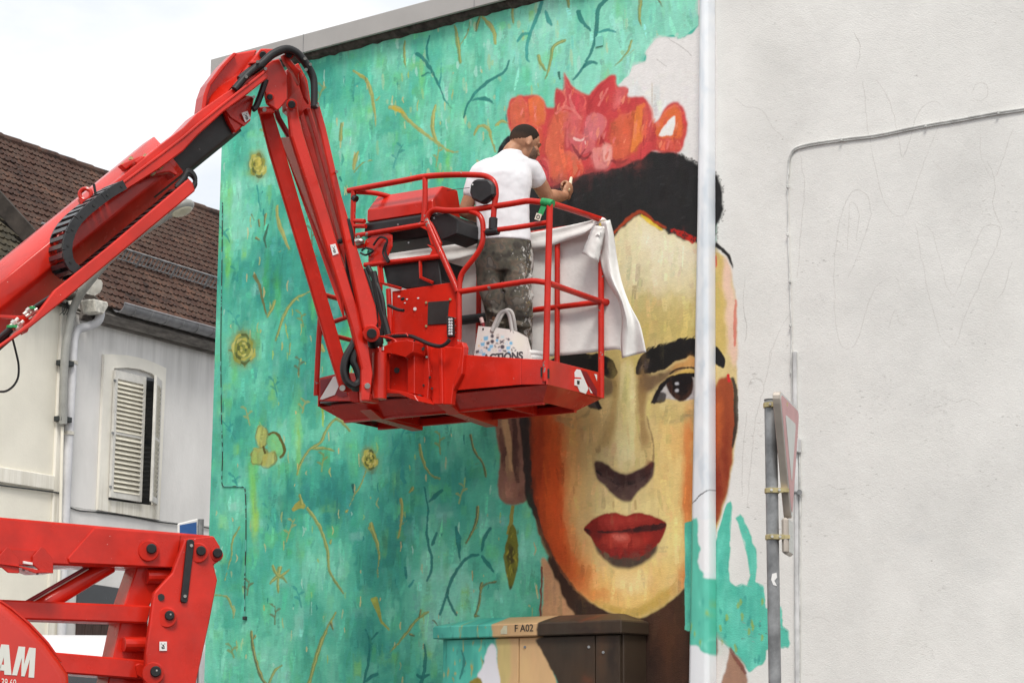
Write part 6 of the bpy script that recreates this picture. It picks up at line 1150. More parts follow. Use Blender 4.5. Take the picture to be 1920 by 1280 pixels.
MB().cyl(Fp(712, 662, -.28), Fp(711, 748, -.28), .052, 20).build('rotator', R_, lift, smooth=True)
plate2('rotator_fork', [(676, 700), (690, 735), (697, 740), (694, 753), (679, 753), (672, 740)], -.33, .1, R_, .006); plate2('rotator_fork', [(652, 725), (672, 730), (672, 755), (654, 752)], -.33, .1, R_, .006)
MB().cyl(Fp(744, 694, -.152), Fp(744, 694, -.13), .020, 16).build('plate_hole', M_['ink'], lift); MB().ell(Fp(702, 677, -.302), BA*.014, UP*.034, BB*.004).build('plate_slot', M_['reddark'], lift); MB().cyl(Fp(704, 719, -.305), Fp(704, 719, -.28), .020, 16).build('pin', M_['charcoal'], lift)
for x, y in [(772, 648), (791, 653), (767, 741), (786, 745)]:
    MB().cyl(Fp(x, y, -.15), Fp(x, y, -.05), .020, 14).build('bolt_head', BK, lift, .004); MB().cyl(Fp(x+2, y+1, -.158), Fp(x+2, y+1, -.14), .011, 10).build('bolt_end', M_['charcoal'], lift)
for x, y in [(800, 669), (794, 722), (806, 707), (810, 728), (777, 639)]: MB().cyl(Fp(x, y, -.10), Fp(x, y, -.06), .008, 8).build('small_bolt', M_['steel' if x == 800 else 'charcoal'], lift)
MB().loft([[Fp(704, 634, -.28)+BA*(r_*math.cos(a))+BB*(r_*math.sin(a))+UP*h for a in [2*math.pi*k/14 for k in range(14)]] for r_, h in ((.055, .0), (.058, -.03), (.045, -.06), (.03, -.075))]).build('hose_boot', RB, lift, smooth=True)
for x in (709, 718): MB().cyl(Fp(x, 650, -.29), Fp(x, 657, -.29), .010, 10).build('hose_coupling', M_['steel'], lift)
for pts, r_ in [([(722, 632), (745, 630), (768, 630), (785, 636), (805, 645), (825, 649), (838, 643), (843, 636)], .014), ([(730, 638), (722, 606), (712, 570), (706, 540), (700, 510)], .024), ([(728, 572), (745, 580), (757, 582)], .012), ([(690, 500), (705, 530), (716, 560), (720, 600), (715, 630)], .018), ([(684, 505), (698, 545), (705, 590), (704, 630)], .016)]:
    MB().tube([Fp(x, y, -.14) for x, y in pts], r_, 8, 4).build('hose', RB, lift, smooth=True)
MB().tube([Fp(x, y, -.2) for x, y in [(700, 634), (720, 630), (740, 626), (762, 625), (765, 630)]], .005, 6).build('guard_wire', R_, lift); MB().tube([Fp(x, y, -.24) for x, y in [(704, 631), (722, 632), (738, 636), (744, 642)]], .009, 6, 3).build('guard_wire', R_, lift)
wl_ = MB().prism([Fp(x, y, -.05) for x, y in [(836, 592), (848, 594), (849, 630), (838, 633)]], BB*.03).build('work_lamp', M_['charcoal'], lift, .004)
for k in range(6):
    for j in range(2): MB().ell(Fp(842.5+j*4, 599+k*5.4, -.053), BA*.010, UP*.010, BB*.006, 8, 5).build('lamp_led', M_['lens'], wl_, smooth=True)
for y in (597, 611, 624): MB().cyl(Fp(848, y, -.03), Fp(854, y, .0), .006, 6).build('lamp_stud', M_['steel'], wl_)
# warning stripes and stickers
def decal(n, pts, P, m, d=.002): return MB().prism([P(x, y) for x, y in pts], (-BB if P is not Es else -BA)*d).build(n, m, lift)
Es = lambda x, y: Ep(x, y, -.0075); Ef = lambda x, y: Fp(x, y, -.0105)
decal('hazard_stripe', [(600, 748), (625, 706), (636, 704), (636, 722), (628, 740), (604, 749)], Ef, M_['wht']); decal('hazard_stripe', [(601, 712), (622, 708), (601, 742)], Ef, M_['reddark']); decal('hazard_stripe', [(629, 740), (637, 722), (640, 722), (653, 742), (640, 744)], Ef, M_['reddark'])
decal('hazard_stripe', [(1077, 698), (1081, 692), (1088, 693), (1103, 728), (1098, 738), (1087, 734), (1078, 714)], Es, M_['wht']); decal('hazard_stripe', [(1088.3, 693), (1100, 697), (1119, 731), (1119, 743), (1112, 737)], Es, M_['reddark']); decal('hazard_stripe', [(1114, 701), (1119, 702), (1119, 714)], Es, M_['wht']); decal('hazard_stripe', [(1103, 724), (1111, 737), (1107, 736)], Es, M_['wht'])
for x, y in [(1015, 697), (1028, 700)]: MB().prism([Fp(x-1.5, y-9, -.012), Fp(x+1.5, y-9, -.012), Fp(x+1.5, y+9, -.012), Fp(x-1.5, y+9, -.012)], BB*.006).build('latch_slot', M_['ink'], lift)
def sticker(pts, Y, marks=3, red=None):
    o = MB().prism(px(pts, Y), LV*.002).build('warning_sticker', M_['wht'], lift)
    c = sum((Vector((p[0], p[1])) for p in pts), Vector((0, 0)))/4; e1 = (Vector(pts[1])-Vector(pts[0])); e2 = (Vector(pts[3])-Vector(pts[0])); g_ = MB()
    for a, b_, sa, sb in [(.5, .42, .10, .12), (.38, .62, .12, .07), (.62, .60, .07, .14), (.5, .75, .2, .05), (.25, .25, .06, .05), (.72, .25, .06, .05)]:
        k = [Vector(pts[0])+e1*(a+u)+e2*(b_+v) for u, v in ((-sa, -sb), (sa, -sb*.6), (sa*.7, sb), (-sa*.8, sb*.7))]
        g_.prism(px([tuple(q) for q in k], Y-.0015), LV*.001)
    g_.build('sticker_print', M_['ink'], o)
sticker([(453, 212), (464, 208), (470, 222), (460, 230)], 14.235); sticker([(619, 459), (629, 457), (635, 475), (624, 479)], 14.19); sticker([(299, 1202), (313, 1202), (313, 1219), (299, 1219)], 13.97)
o = MB().prism([Es(x, y) for x, y in [(1077, 710), (1089, 710), (1088, 725), (1077, 722)]], -BA*.004).build('warning_sticker', M_['wht'], lift); MB().prism([Es(x, y) for x, y in [(1077, 707), (1089, 708), (1089, 710.5), (1077, 709.5)]], -BA*.0045).build('sticker_print', R_, o); MB().prism([Es(x, y) for x, y in [(1081, 713), (1086, 714), (1085, 721), (1081, 720)]], -BA*.0055).build('sticker_print', M_['ink'], o)

def at(x, y, Y): return onplane(x, y, Vector((0, Y, 0)), YN)
# ------------------------------------------------------------------ things in the basket
FLOORZ = BO.z-1.182
sheet = thing('dust_sheet', 'white cloth sheet hung over the back rail of the basket, drooping at its right corner', 'sheet', bq(.5, .72, -.9))
def curve(pts, n):
    P = [Vector((x, y, 0)) for x, y in pts]; D = catmull(P, 12); L = [0]
    for a, b in zip(D[:-1], D[1:]): L.append(L[-1]+(b-a).length)
    o = []
    for i in range(n):
        t = L[-1]*i/(n-1); j = next(k for k in range(len(L)) if L[k] >= t-1e-6); o.append((D[j].x, D[j].y))
    return o
def cloth(name, top, bot, w0, wave, par, nu=60, nv=26, wav2=.0, seed=1, th=.004):
    r = np.random.default_rng(seed); ph = r.uniform(0, 6, 8); T, B_ = curve(top, nu), curve(bot, nu); rows = []
    for j in range(nv):
        f = j/(nv-1); row = []
        for i in range(nu):
            x = T[i][0]*(1-f)+B_[i][0]*f; y = T[i][1]*(1-f)+B_[i][1]*f; u = i/(nu-1)
            d = w0+wave*(math.sin(u*13+ph[0]+f*1.5)*.5+math.sin(u*29+ph[1]-f*2.2)*.25+math.sin(u*7-f*6+ph[2])*.35)*(.25+.75*f)+wav2*math.sin(f*9+u*3+ph[3])*.5
            row.append(Fp(x, y, d))
        rows.append(row)
    o = MB().grid(rows).build(name, M_['cloth'], par, smooth=True, recalc=True)
    m = o.modifiers.new('thickness', 'SOLIDIFY'); m.thickness = th
    return o
cloth('sheet_panel', [(728, 470), (790, 462), (850, 458), (890, 455), (950, 446), (1000, 438), (1060, 428), (1126, 414), (1146, 424)], [(732, 664), (800, 668), (862, 670), (950, 670), (1030, 668), (1100, 662), (1158, 655), (1168, 664), (1182, 668)], .745, .014, sheet, 70, 30)
cloth('hem_fold', [(728, 466), (760, 466), (800, 458), (850, 456), (890, 452), (950, 443), (1000, 435), (1060, 424), (1118, 411)], [(728, 490), (760, 489), (800, 490), (845, 488), (890, 478), (950, 474), (1000, 468), (1025, 464), (1060, 452), (1095, 440), (1122, 420)], .668, .02, sheet, 60, 8, .01, 5)
cloth('corner_drape', [(1116, 416), (1128, 410), (1140, 412), (1150, 425)], [(1166, 668), (1180, 672), (1196, 667), (1211, 660)], .66, .03, sheet, 16, 40, .02, 9) if False else None
rows = []; Lc = curve([(1118, 418), (1122, 455), (1128, 500), (1138, 528), (1160, 565), (1166, 600), (1164, 640), (1166, 671)], 44); Rc = curve([(1144, 412), (1151, 440), (1158, 490), (1166, 530), (1180, 570), (1198, 605), (1206, 635), (1211, 660)], 44)
for j in range(44):
    row = []
    for i in range(13):
        u = i/12; x = Lc[j][0]*(1-u)+Rc[j][0]*u; y = Lc[j][1]*(1-u)+Rc[j][1]*u
        row.append(Fp(x, y, .655+.03*math.sin(u*7+j*.09)+.02*math.cos(u*3.1-j*.17)-.03*math.sin(math.pi*u)))
    rows.append(row)
cd_ = MB().grid(rows).build('corner_drape', M_['cloth'], sheet, smooth=True); md = cd_.modifiers.new('thickness', 'SOLIDIFY'); md.thickness = .004
rows = []
for j in range(14):
    f = j/13; row = []
    for i in range(10):
        u = i/9; xl, xr = 1112-20*f, 1138-2*f*8; x = xl*(1-u)+xr*u; y = 424+50*f+18*u*f*f+RNG.normal(0, .8)
        row.append(Fp(x, y, .63-.05*math.sin(math.pi*u)*(.4+f)+RNG.normal(0, .004)))
    rows.append(row)
fl_ = MB().grid(rows).build('crumpled_flap', M_['cloth'], sheet, smooth=True); md = fl_.modifiers.new('thickness', 'SOLIDIFY'); md.thickness = .004
MB().tube([bq(.045, .70, .005), bq(.0, .70, .012), bq(-.02, .69, -.005)], .036, 12, 3).build('tape_wrap', M_['cloth'], sheet, smooth=True); MB().tube([bq(-.005, .695, -.012), bq(-.035, .69, -.03)], .031, 12).build('tape_wrap', M_['tape'], sheet, .004)
# green strap with a paper tag on the front corner of the rail
st = thing('rail_strap', 'green strap tied to the front corner of the rail with a pale paper tag', 'strap', Fp(1026, 382))
MB().tube([Fp(1017, 379, -.0), Fp(1027, 380, -.0), Fp(1036, 383, .0)], .029, 12, 2).build('strap_knot', M_['green'], st, smooth=True)
MB().prism([Fp(1014, 386, -.03), Fp(1024, 388, -.03), Fp(1017, 404, -.035), Fp(1008, 402, -.035)], BB*.006).build('strap_tail', M_['green'], st)
tg = MB().prism([Fp(1006, 399, -.04), Fp(1016, 402, -.04), Fp(1012, 414, -.042), Fp(1002, 411, -.042)], BB*.003).build('tag', mat('buff_tag', (.68, .6, .5), .8), st)
MB().tube([Fp(1009+3*math.cos(a), 406.5+3.4*math.sin(a), -.043) for a in [2*math.pi*k/12 for k in range(13)]], .0025, 5).build('tag_print', M_['ink'], tg)
# tote bag with print
bag = thing('tote_bag', 'off-white printed tote bag with tall handles at the feet of the painter', 'bag', bq(.5, .16, -1.18))
WB = .12
bp_ = Canvas(Fp(870, 580, WB-.035), -BA, BB*-1, .75, .62, 420, (214, 205, 200), 31)
bp_.poly([(860, 560), (1040, 560), (1040, 760), (860, 760)], (216, 208, 203), 1, 1, 0, False, .03); bp_.blob(905, 675, 22, 20, (196, 190, 206), .6); bp_.blob(975, 640, 16, 20, (220, 214, 196), .5)
IK, CB = (58, 50, 64), (104, 170, 206)
def ic(x, y, r, c, kind):
    if kind == 0: bp_.poly([(x+r*math.cos(a), y+r*math.sin(a)) for a in [k*.63 for k in range(10)]], c, .7, .95, 0)
    elif kind == 1: bp_.stroke([(x-r, y-r*.7), (x, y), (x+r, y+r*.7)], (.9, 1.2, .9), c, .6, .95, 0); bp_.stroke([(x+r, y-r*.8), (x, y), (x-r, y+r*.8)], (.9, 1.2, .9), c, .6, .95, 0)
    elif kind == 2: bp_.stroke([(x-r, y-r*.3), (x+r*.6, y+r*.1)], (.9, 1, .9), c, .6, .95, 0); bp_.poly([(x+r*.2, y-r), (x+r*1.2, y+r*.3), (x, y+r*.7)], c, .6, .95, 0, False)
    elif kind == 3:
        for k in range(3): a = k*2.09; bp_.stroke([(x+r*math.cos(a), y+r*math.sin(a)), (x+r*math.cos(a+.7)*1.05, y+r*math.sin(a+.7)*1.05), (x+r*math.cos(a+1.4), y+r*math.sin(a+1.4))], (.9, 1, .7), c, .6, .95, 0)
    elif kind == 4: bp_.poly([(x-r, y-r*.6), (x+r, y-r), (x+r*.9, y+r*.7), (x-r*.8, y+r)], c, .7, .9, 0, False)
for a in [(923, 630, 3.3, IK, 0), (933, 628, 3, (190, 178, 170), 4), (933, 633, 2.6, IK, 4), (941, 632, 3, (180, 206, 212), 1), (952, 636, 4, IK, 2), (911, 634, 4.5, CB, 4), (923, 640, 3.6, IK, 0), (932, 638, 2.6, CB, 0), (941, 641, 4, IK, 1), (950, 644, 2.8, (160, 196, 216), 3), (958, 643, 3.3, CB, 0), (905, 645, 4, CB, 4), (915, 643, 3.2, IK, 4), (932, 648, 4, IK, 3), (942, 650, 4, IK, 0), (921, 649, 3.8, CB, 4), (953, 652, 4, CB, 4), (963, 654, 3.6, IK, 3), (911, 652, 3.6, IK, 2), (917, 655, 3.2, CB, 0), (927, 656, 3, (200, 190, 170), 3), (937, 657, 3, (170, 160, 190), 1), (946, 658, 3.4, IK, 2), (954, 661, 3.2, CB, 0), (895, 659, 3.4, IK, 4), (903, 658, 2.6, CB, 3), (907, 664, 3.4, CB, 4), (898, 648, 1.6, (220, 170, 90), 0), (903, 637, 1.3, (220, 180, 120), 0)]: ic(*a)
M_['bag'] = painted('printed_canvas', bp_.image('bag_print'), (.7, .67, .64), .12, 160, .9)
bag_o = [(897, 611), (935, 615), (960, 618), (985, 630), (990, 648), (994, 672), (1000, 745), (878, 745), (886, 680), (891, 650)]
rows = []; bt_ = curve([(897, 611), (920, 613), (945, 616), (965, 620), (985, 631)], 14); bb_ = curve([(876, 752), (910, 758), (945, 760), (980, 756), (1002, 748)], 14)
for j in range(16):
    f = j/15; row = []
    for i in range(14):
        u = i/13; x = bt_[i][0]*(1-f)+bb_[i][0]*f; y = bt_[i][1]*(1-f)+bb_[i][1]*f
        q = Fp(x, y, WB-.05*math.sin(math.pi*u)*(.3+.7*f)-.008*math.sin(u*11+f*5)); q.z = max(q.z, FLOORZ+.004+.0005*j); row.append(q)
    rows.append(row)
back = [[p+BB*(.03+.10*j/15) for p in r] for j, r in enumerate(rows)]
bm_ = MB().grid(rows).grid(back); nr, nc = 16, 14; OFF = nr*nc
for j in range(nr-1): bm_.f += [(j*nc, (j+1)*nc, OFF+(j+1)*nc, OFF+j*nc), (j*nc+nc-1, OFF+j*nc+nc-1, OFF+(j+1)*nc+nc-1, (j+1)*nc+nc-1)]; bm_.m += [0, 0]
for i in range(nc-1): a = (nr-1)*nc; bm_.f.append((a+i, a+i+1, OFF+a+i+1, OFF+a+i)); bm_.m.append(0)
bo = bm_.build('bag_body', M_['bag'], bag, smooth=True, recalc=False)
me = bo.data; uv = me.uv_layers.new(name='UVMap'); off = base_of(bag)
for l in me.loops:
    P = me.vertices[l.vertex_index].co+off; q = onplane_ = None
    d_ = (P-CAMP); hit = CAMP+d_*((bp_.o-CAMP).dot(BB)/d_.dot(BB)); P2 = hit-bp_.o
    uv.data[l.index].uv = (P2.dot(bp_.u)/bp_.wm, 1+P2.z/bp_.hm)
for w_, dx in ((WB-.02, 0), (WB+.06, 7)):
    hp = [Vector((x+dx, y-dx*.3, 0)) for x, y in [(921, 622), (929, 603), (937, 588), (946, 583), (953, 588), (957, 603), (960, 624)]]; hp = catmull(hp, 5); rows = [[], []]
    for i, p in enumerate(hp):
        t = (hp[min(i+1, len(hp)-1)]-hp[max(i-1, 0)]).normalized(); n = Vector((-t.y, t.x, 0))*3.2
        rows[0].append(Fp(p.x+n.x, p.y+n.y, w_)); rows[1].append(Fp(p.x-n.x, p.y-n.y, w_))
    h_ = MB().grid(rows).build('handle', M_['bag'], bag, smooth=True); md = h_.modifiers.new('thickness', 'SOLIDIFY'); md.thickness = .004
q = Fp(943, 676, WB-.062); textmesh('bag_lettering', 'ACTIONS', .075, q, -BA*1.0-UP*.03, UP, -BB, mat('bag_ink', (.075, .07, .078), .8), bag, bold=.003)
MB().box(Fp(906, 617, WB-.012), BA*.006, BB*.002, UP*.008).build('bag_mark', M_['ink'], bag)
mk = thing('marker_pen', 'red and pale marker pen sticking up beside the bag handle', 'pen', Fp(905, 640, .2)); MB().cyl(Fp(912, 640, .2), Fp(905, 606, .2), .013, 10).build('pen_barrel', M_['reddark'], mk); MB().cyl(Fp(905, 606, .2), Fp(902, 596, .2), .014, 10).build('pen_cap', mat('pale_cap', (.6, .4, .38), .5), mk)
# bucket
bc = Fp(992, 670, .24); bk_ = thing('paint_bucket', 'white lidded paint bucket standing behind the toe board', 'bucket', Vector((bc.x, bc.y, FLOORZ)))
zt_ = Fp(992, 661, .24).z; prof = [(.085, FLOORZ), (.098, zt_-.05), (.101, zt_-.05), (.101, zt_-.035), (.099, zt_-.035), (.099, zt_-.018)]
ring = lambda r, z: [Vector((bc.x+r*math.cos(2*math.pi*k/28), bc.y+r*math.sin(2*math.pi*k/28), z)) for k in range(28)]
MB().loft([ring(r, z) for r, z in prof]).build('bucket_body', M_['wht'], bk_, smooth=True)
MB().loft([ring(r, z) for r, z in [(.104, zt_-.024), (.106, zt_-.018), (.106, zt_-.006), (.102, zt_), (.094, zt_), (.092, zt_-.004)]]).build('lid', M_['wht'], bk_, smooth=True)
MB().tube([Vector((bc.x+.103*math.cos(a), bc.y+.103*math.sin(a), zt_-.04-.05*abs(math.sin(a)))) for a in [math.pi+math.pi*k/12 for k in range(13)]], .003, 5).build('bail_handle', M_['galv'], bk_)

# ------------------------------------------------------------------ the painter
def skinmat():
    m = mat('tanned_skin', (.42, .20, .115), .55, 0, .10, 14, spec=.35, col2=(.50, .26, .155)); b = m.node_tree.nodes['Principled BSDF']
    b.inputs['Subsurface Weight'].default_value = .08; b.inputs['Subsurface Radius'].default_value = (.02, .008, .004); return m
M_['skin'] = skinmat()
M_['hair'] = mat('cropped_dark_hair', (.030, .021, .016), .85, 0, .4, 60, bump=.5, bscale=220)
M_['fade'] = mat('faded_hair_and_stubble', (.085, .052, .038), .8, 0, .45, 110, bump=.4, bscale=260)
M_['tee'] = mat('white_cotton', (.80, .80, .83), .9, 0, .02, 6, bump=.08, bscale=300, sheen=.15)
YB = 14.66
man = thing('person', 'man in a white T-shirt and paint-stained camouflage trousers painting the mural from the basket', 'person', Vector((at(945, 700, YB).x, YB, FLOORZ)))
def P3(x, y, d=0): return at(x, y, YB+d)
K = YB/4000                                      # metres per photo pixel at the painter
def ering(c, rx, ry, ax=(1, 0, 0), ay=(0, 1, 0), n=20): c = Vector(c); ax = Vector(ax); ay = Vector(ay); return [c+ax*(rx*math.cos(2*math.pi*k/n))+ay*(ry*math.sin(2*math.pi*k/n)) for k in range(n)]
def limb(b, pts, rs, seg=16, sm=5, flat=1):
    D = catmull([Vector(p) for p in pts], sm); n = len(D); m = len(pts)-1; rr = []
    for i in range(n):
        f = i/(n-1)*m; j = min(int(f), m-1); rr.append(rs[j]+(rs[j+1]-rs[j])*(f-j))
    rings = []; up = None
    for i, p in enumerate(D):
        t = (D[min(i+1, n-1)]-D[max(i-1, 0)]).normalized()
        if up is None: up = Vector((0, 1, 0)) if abs(t.y) < .85 else Vector((0, 0, 1))
        n1 = (up-t*up.dot(t)).normalized(); up = n1; n2 = t.cross(n1)
        rings.append([p+(n1*math.cos(2*math.pi*k/seg)*flat+n2*math.sin(2*math.pi*k/seg))*rr[i] for k in range(seg)])
    b.loft(rings); b.ell(D[0], Vector((rr[0], 0, 0)), Vector((0, rr[0], 0)), Vector((0, 0, rr[0])), 12, 8); b.ell(D[-1], Vector((rr[-1], 0, 0)), Vector((0, rr[-1], 0)), Vector((0, 0, rr[-1])), 12, 8)
def remesh(o, vox, smooth_=6, fac=.5):
    m = o.modifiers.new('remesh', 'REMESH'); m.mode = 'VOXEL'; m.voxel_size = vox; m.use_smooth_shade = True
    s = o.modifiers.new('smooth', 'SMOOTH'); s.iterations = smooth_; s.factor = fac; return o
B0 = MB()
# trunk and legs (under the clothes)
B0.loft([ering(P3(x, y, .02), r*K, d) for x, y, r, d in [(946, 500, 44, .10), (946, 470, 48, .11), (945, 430, 44, .095), (942, 380, 44, .09), (943, 335, 44, .09), (948, 308, 34, .075), (954, 292, 24, .066)]])
SR, EL_, WR = P3(994, 318, .10), P3(1026, 370, .24), P3(1058, 368, .50)
limb(B0, [SR, (SR+EL_)/2+Vector((.004, -.005, 0)), EL_], [.050, .060, .050]); limb(B0, [EL_, EL_*.65+WR*.35, WR], [.049, .057, .032])
SL, ELL, WL_ = P3(900, 325, .02), P3(871, 397, .06), P3(905, 412, .32)
limb(B0, [SL, (SL+ELL)/2, ELL], [.046, .054, .046]); limb(B0, [ELL, ELL*.6+WL_*.4, WL_], [.046, .046, .030])
HIPL, KNL, ANL = P3(918, 485, .02), P3(927, 562, -.02), P3(932, 690, .08); HIPR, KNR, ANR = P3(968, 485, .02), P3(972, 570, -.01), P3(974, 690, .04)
for h, k_, a_ in ((HIPL, KNL, ANL), (HIPR, KNR, ANR)):
    limb(B0, [h, k_, a_, a_-UP*(a_.z-FLOORZ-.07)], [.058, .042, .036, .034])
# neck and head
f_ = Vector((.90, .36, -.36)).normalized(); r_h = f_.cross(UP).normalized(); u_h = r_h.cross(f_).normalized()           # face, its right, crown
HC = P3(985, 269, .06); HS = 1.14
limb(B0, [P3(954, 296, .03), P3(962, 280, .04), HC-u_h*.03-f_*.02], [.066, .060, .058])
def H(f, r, u): return HC+(f_*f+r_h*r+u_h*u)*HS
f_, r_h, u_h = f_, r_h, u_h
B0.ell(H(-.012, 0, .022), f_*0.1117, r_h*0.0878, u_h*0.1072, 22, 14); B0.ell(H(.030, 0, -.040), f_*0.0752, r_h*0.0684, u_h*0.0855, 20, 12); B0.ell(H(.055, 0, -.085), f_*0.0342, r_h*0.0410, u_h*0.0296, 14, 10)
B0.ell(H(.078, 0, .022), f_*0.0205, r_h*0.0593, u_h*0.0148, 14, 8)                                                            # brow
B0.loft([ering(H(.086, 0, .008), .010, .008, r_h, f_, 10), ering(H(.098, 0, -.016), .014, .013, r_h, f_, 10), ering(H(.106, 0, -.032), .017, .017, r_h, f_, 10), ering(H(.088, 0, -.042), .015, .012, r_h, f_, 10)])  # nose
B0.ell(H(.086, 0, -.064), f_*0.0137, r_h*0.0274, u_h*0.0080, 12, 8); B0.ell(H(.084, 0, -.076), f_*0.0137, r_h*0.0228, u_h*0.0080, 12, 8)          # lips
for s in (-1, 1):
    B0.ell(H(.062, s*.034, -.022), f_*0.0296, r_h*0.0251, u_h*0.0251, 12, 8)
    B0.ell(H(-.004, s*.078, -.004), (f_*1.0260+r_h*s*.35)*.020, r_h*0.0114, u_h*0.0376, 14, 10); B0.ell(H(-.002, s*.082, -.026), f_*0.0125, r_h*0.0091, u_h*0.0148, 10, 8)
# right hand, closed round a brush; left hand resting on the rail in front
def hand(b, wrist, d, n, side, curl, s=1.0):
    """d along the hand, n out of its back, side towards the thumb"""
    b.ell(wrist+d*.045*s, d*.052*s, side*.042*s, n*.019*s, 16, 10); b.ell(wrist+d*.005, d*.03*s, side*.028*s, n*.022*s, 12, 8)
    for k, (off, L_) in enumerate([(.030, .92), (.010, 1.0), (-.011, .95), (-.031, .76)]):
        p0 = wrist+d*(.082-.004*abs(k-1))*s+side*off*s; a = curl; L_ *= .042*s
        d1 = d*math.cos(a*.9)-n*math.sin(a*.9); p1 = p0+d1*L_; d2 = d*math.cos(a*2.1)-n*math.sin(a*2.1); p2 = p1+d2*L_*.72; d3 = d*math.cos(a*2.9)-n*math.sin(a*2.9); p3 = p2+d3*L_*.55
        limb(b, [p0-d*.03*s, p0, p1, p2, p3], [.0088*s, .0088*s, .0084*s, .0078*s, .0070*s], 8, 3)
    t0 = wrist+d*.022*s+side*.030*s; t1 = t0+(d*.6+side*.6-n*.5).normalized()*.038*s; t2 = t1+(d*.8-side*.05-n*.6).normalized()*.030*s; t3 = t2+(d*.55-side*.6-n*.55).normalized()*.022*s
    limb(b, [wrist+d*.01+side*.01, t0, t1, t2, t3], [.016*s, .016*s, .0125*s, .011*s, .009*s], 8, 3)
hd = (P3(1079, 334, .60)-WR).normalized(); hn = Vector((.75, -.30, .10)); hn = (hn-hd*hn.dot(hd)).normalized(); hs = hd.cross(hn).normalized()
if hs.x > 0 and hs.z < 0: hs = -hs
hand(B0, WR+hd*.01, hd, hn, hs if hs.z < 0 else -hs, 1.3, 1.3)
hd2 = (P3(912, 414, .44)-WL_).normalized(); hand(B0, WL_, hd2, UP.copy(), hd2.cross(UP).normalized(), .5, 1.0)
body = remesh(B0.build('body', M_['skin'], man), .0052, 4)
# face details
for s in (-1, 1):
    MB().ell(H(.072, s*.032, .004), f_*.008, r_h*.011, u_h*.0035, 12, 8).build('eye', mat('eye_white', (.16, .12, .10), .4) if s < 0 else bpy.data.materials['eye_white'], man, smooth=True)
    MB().tube([H(.088, s*.014, .021), H(.090, s*.03, .027), H(.074, s*.052, .022)], [.0035, .003], 8, 3).build('eyebrow', M_['fade'], man, smooth=True)
hr = MB(); rows = []
for i in range(17):
    row = []
    for j in range(33):
        ph = -math.pi+2*math.pi*j/32; top = math.pi/2; fr = math.cos(ph)                      # ph 0 = face
        low = .50 if fr > .80 else (.50-(.80-fr)*1.6 if fr > .35 else -.30 if fr > -.1 else -.30-.45*(-fr-.1))
        th = low+(top-low)*i/16; k = .975+.045*min(1, i/3)
        row.append(H(-.012+.098*k*math.cos(th)*math.cos(ph), .077*k*math.cos(th)*math.sin(ph), .022+.094*(k+.02*min(1, i/8))*math.sin(th)))
    rows.append(row)
def hairmat():
    m = bpy.data.materials.new('cropped_hair_fade'); m.use_nodes = True; nt = m.node_tree; bs = nt.nodes['Principled BSDF']; bs.inputs['Roughness'].default_value = .85; bs.inputs['Specular IOR Level'].default_value = .2
    ge = N(nt, 'ShaderNodeTexCoord'); sx = N(nt, 'ShaderNodeVectorMath', operation='DOT_PRODUCT'); sx.inputs[1].default_value = u_h; nt.links.new(ge.outputs['Object'], sx.inputs[0])
    base = (HC-base_of(man)).dot(u_h); mr = N(nt, 'ShaderNodeMapRange'); mr.inputs['From Min'].default_value = base-.075; mr.inputs['From Max'].default_value = base+.085
    n1 = N(nt, 'ShaderNodeTexNoise', Scale=70., Detail=4.); nt.links.new(ge.outputs['Object'], n1.inputs['Vector']); ad = N(nt, 'ShaderNodeMath', operation='MULTIPLY_ADD'); ad.inputs[1].default_value = .03; nt.links.new(n1.outputs['Fac'], ad.inputs[0]); nt.links.new(sx.outputs['Value'], ad.inputs[2]); nt.links.new(ad.outputs[0], mr.inputs['Value'])
    r = N(nt, 'ShaderNodeValToRGB'); e = r.color_ramp.elements; e[0].position = .05; e[0].color = (.40, .195, .115, 1); e[1].position = .85; e[1].color = (.024, .017, .013, 1); x = e.new(.45); x.color = (.075, .044, .030, 1); nt.links.new(mr.outputs[0], r.inputs[0]); nt.links.new(r.outputs[0], bs.inputs['Base Color'])
    b = N(nt, 'ShaderNodeBump', Strength=.5, Distance=.006); n2 = N(nt, 'ShaderNodeTexNoise', Scale=240., Detail=2.); nt.links.new(ge.outputs['Object'], n2.inputs['Vector']); nt.links.new(n2.outputs['Fac'], b.inputs['Height']); nt.links.new(b.outputs[0], bs.inputs['Normal']); return m
ho = hr.grid(rows).build('hair', hairmat(), man, smooth=True); md = ho.modifiers.new('thickness', 'SOLIDIFY'); md.thickness = .004; md.offset = -1
rows = []
for i in range(9):
    v = i/8; row = []
    for j in range(21):
        a = -1.5+3.0*j/20; z = -.045-.062*v+.030*(abs(a)/1.5)**2*(1-v); k = 1.04-.02*v
        rr = .066*math.sqrt(max(.05, 1-((z+.040)/.080)**2)); row.append(H(.030+rr*k*math.cos(a)*1.0+.004, rr*.93*k*math.sin(a), z))
    rows.append(row)
be = MB().grid(rows).build('beard', mat('short_beard', (.15, .085, .055), .8, 0, .4, 120, bump=.3, bscale=260), man, smooth=True); md = be.modifiers.new('thickness', 'SOLIDIFY'); md.thickness = .004
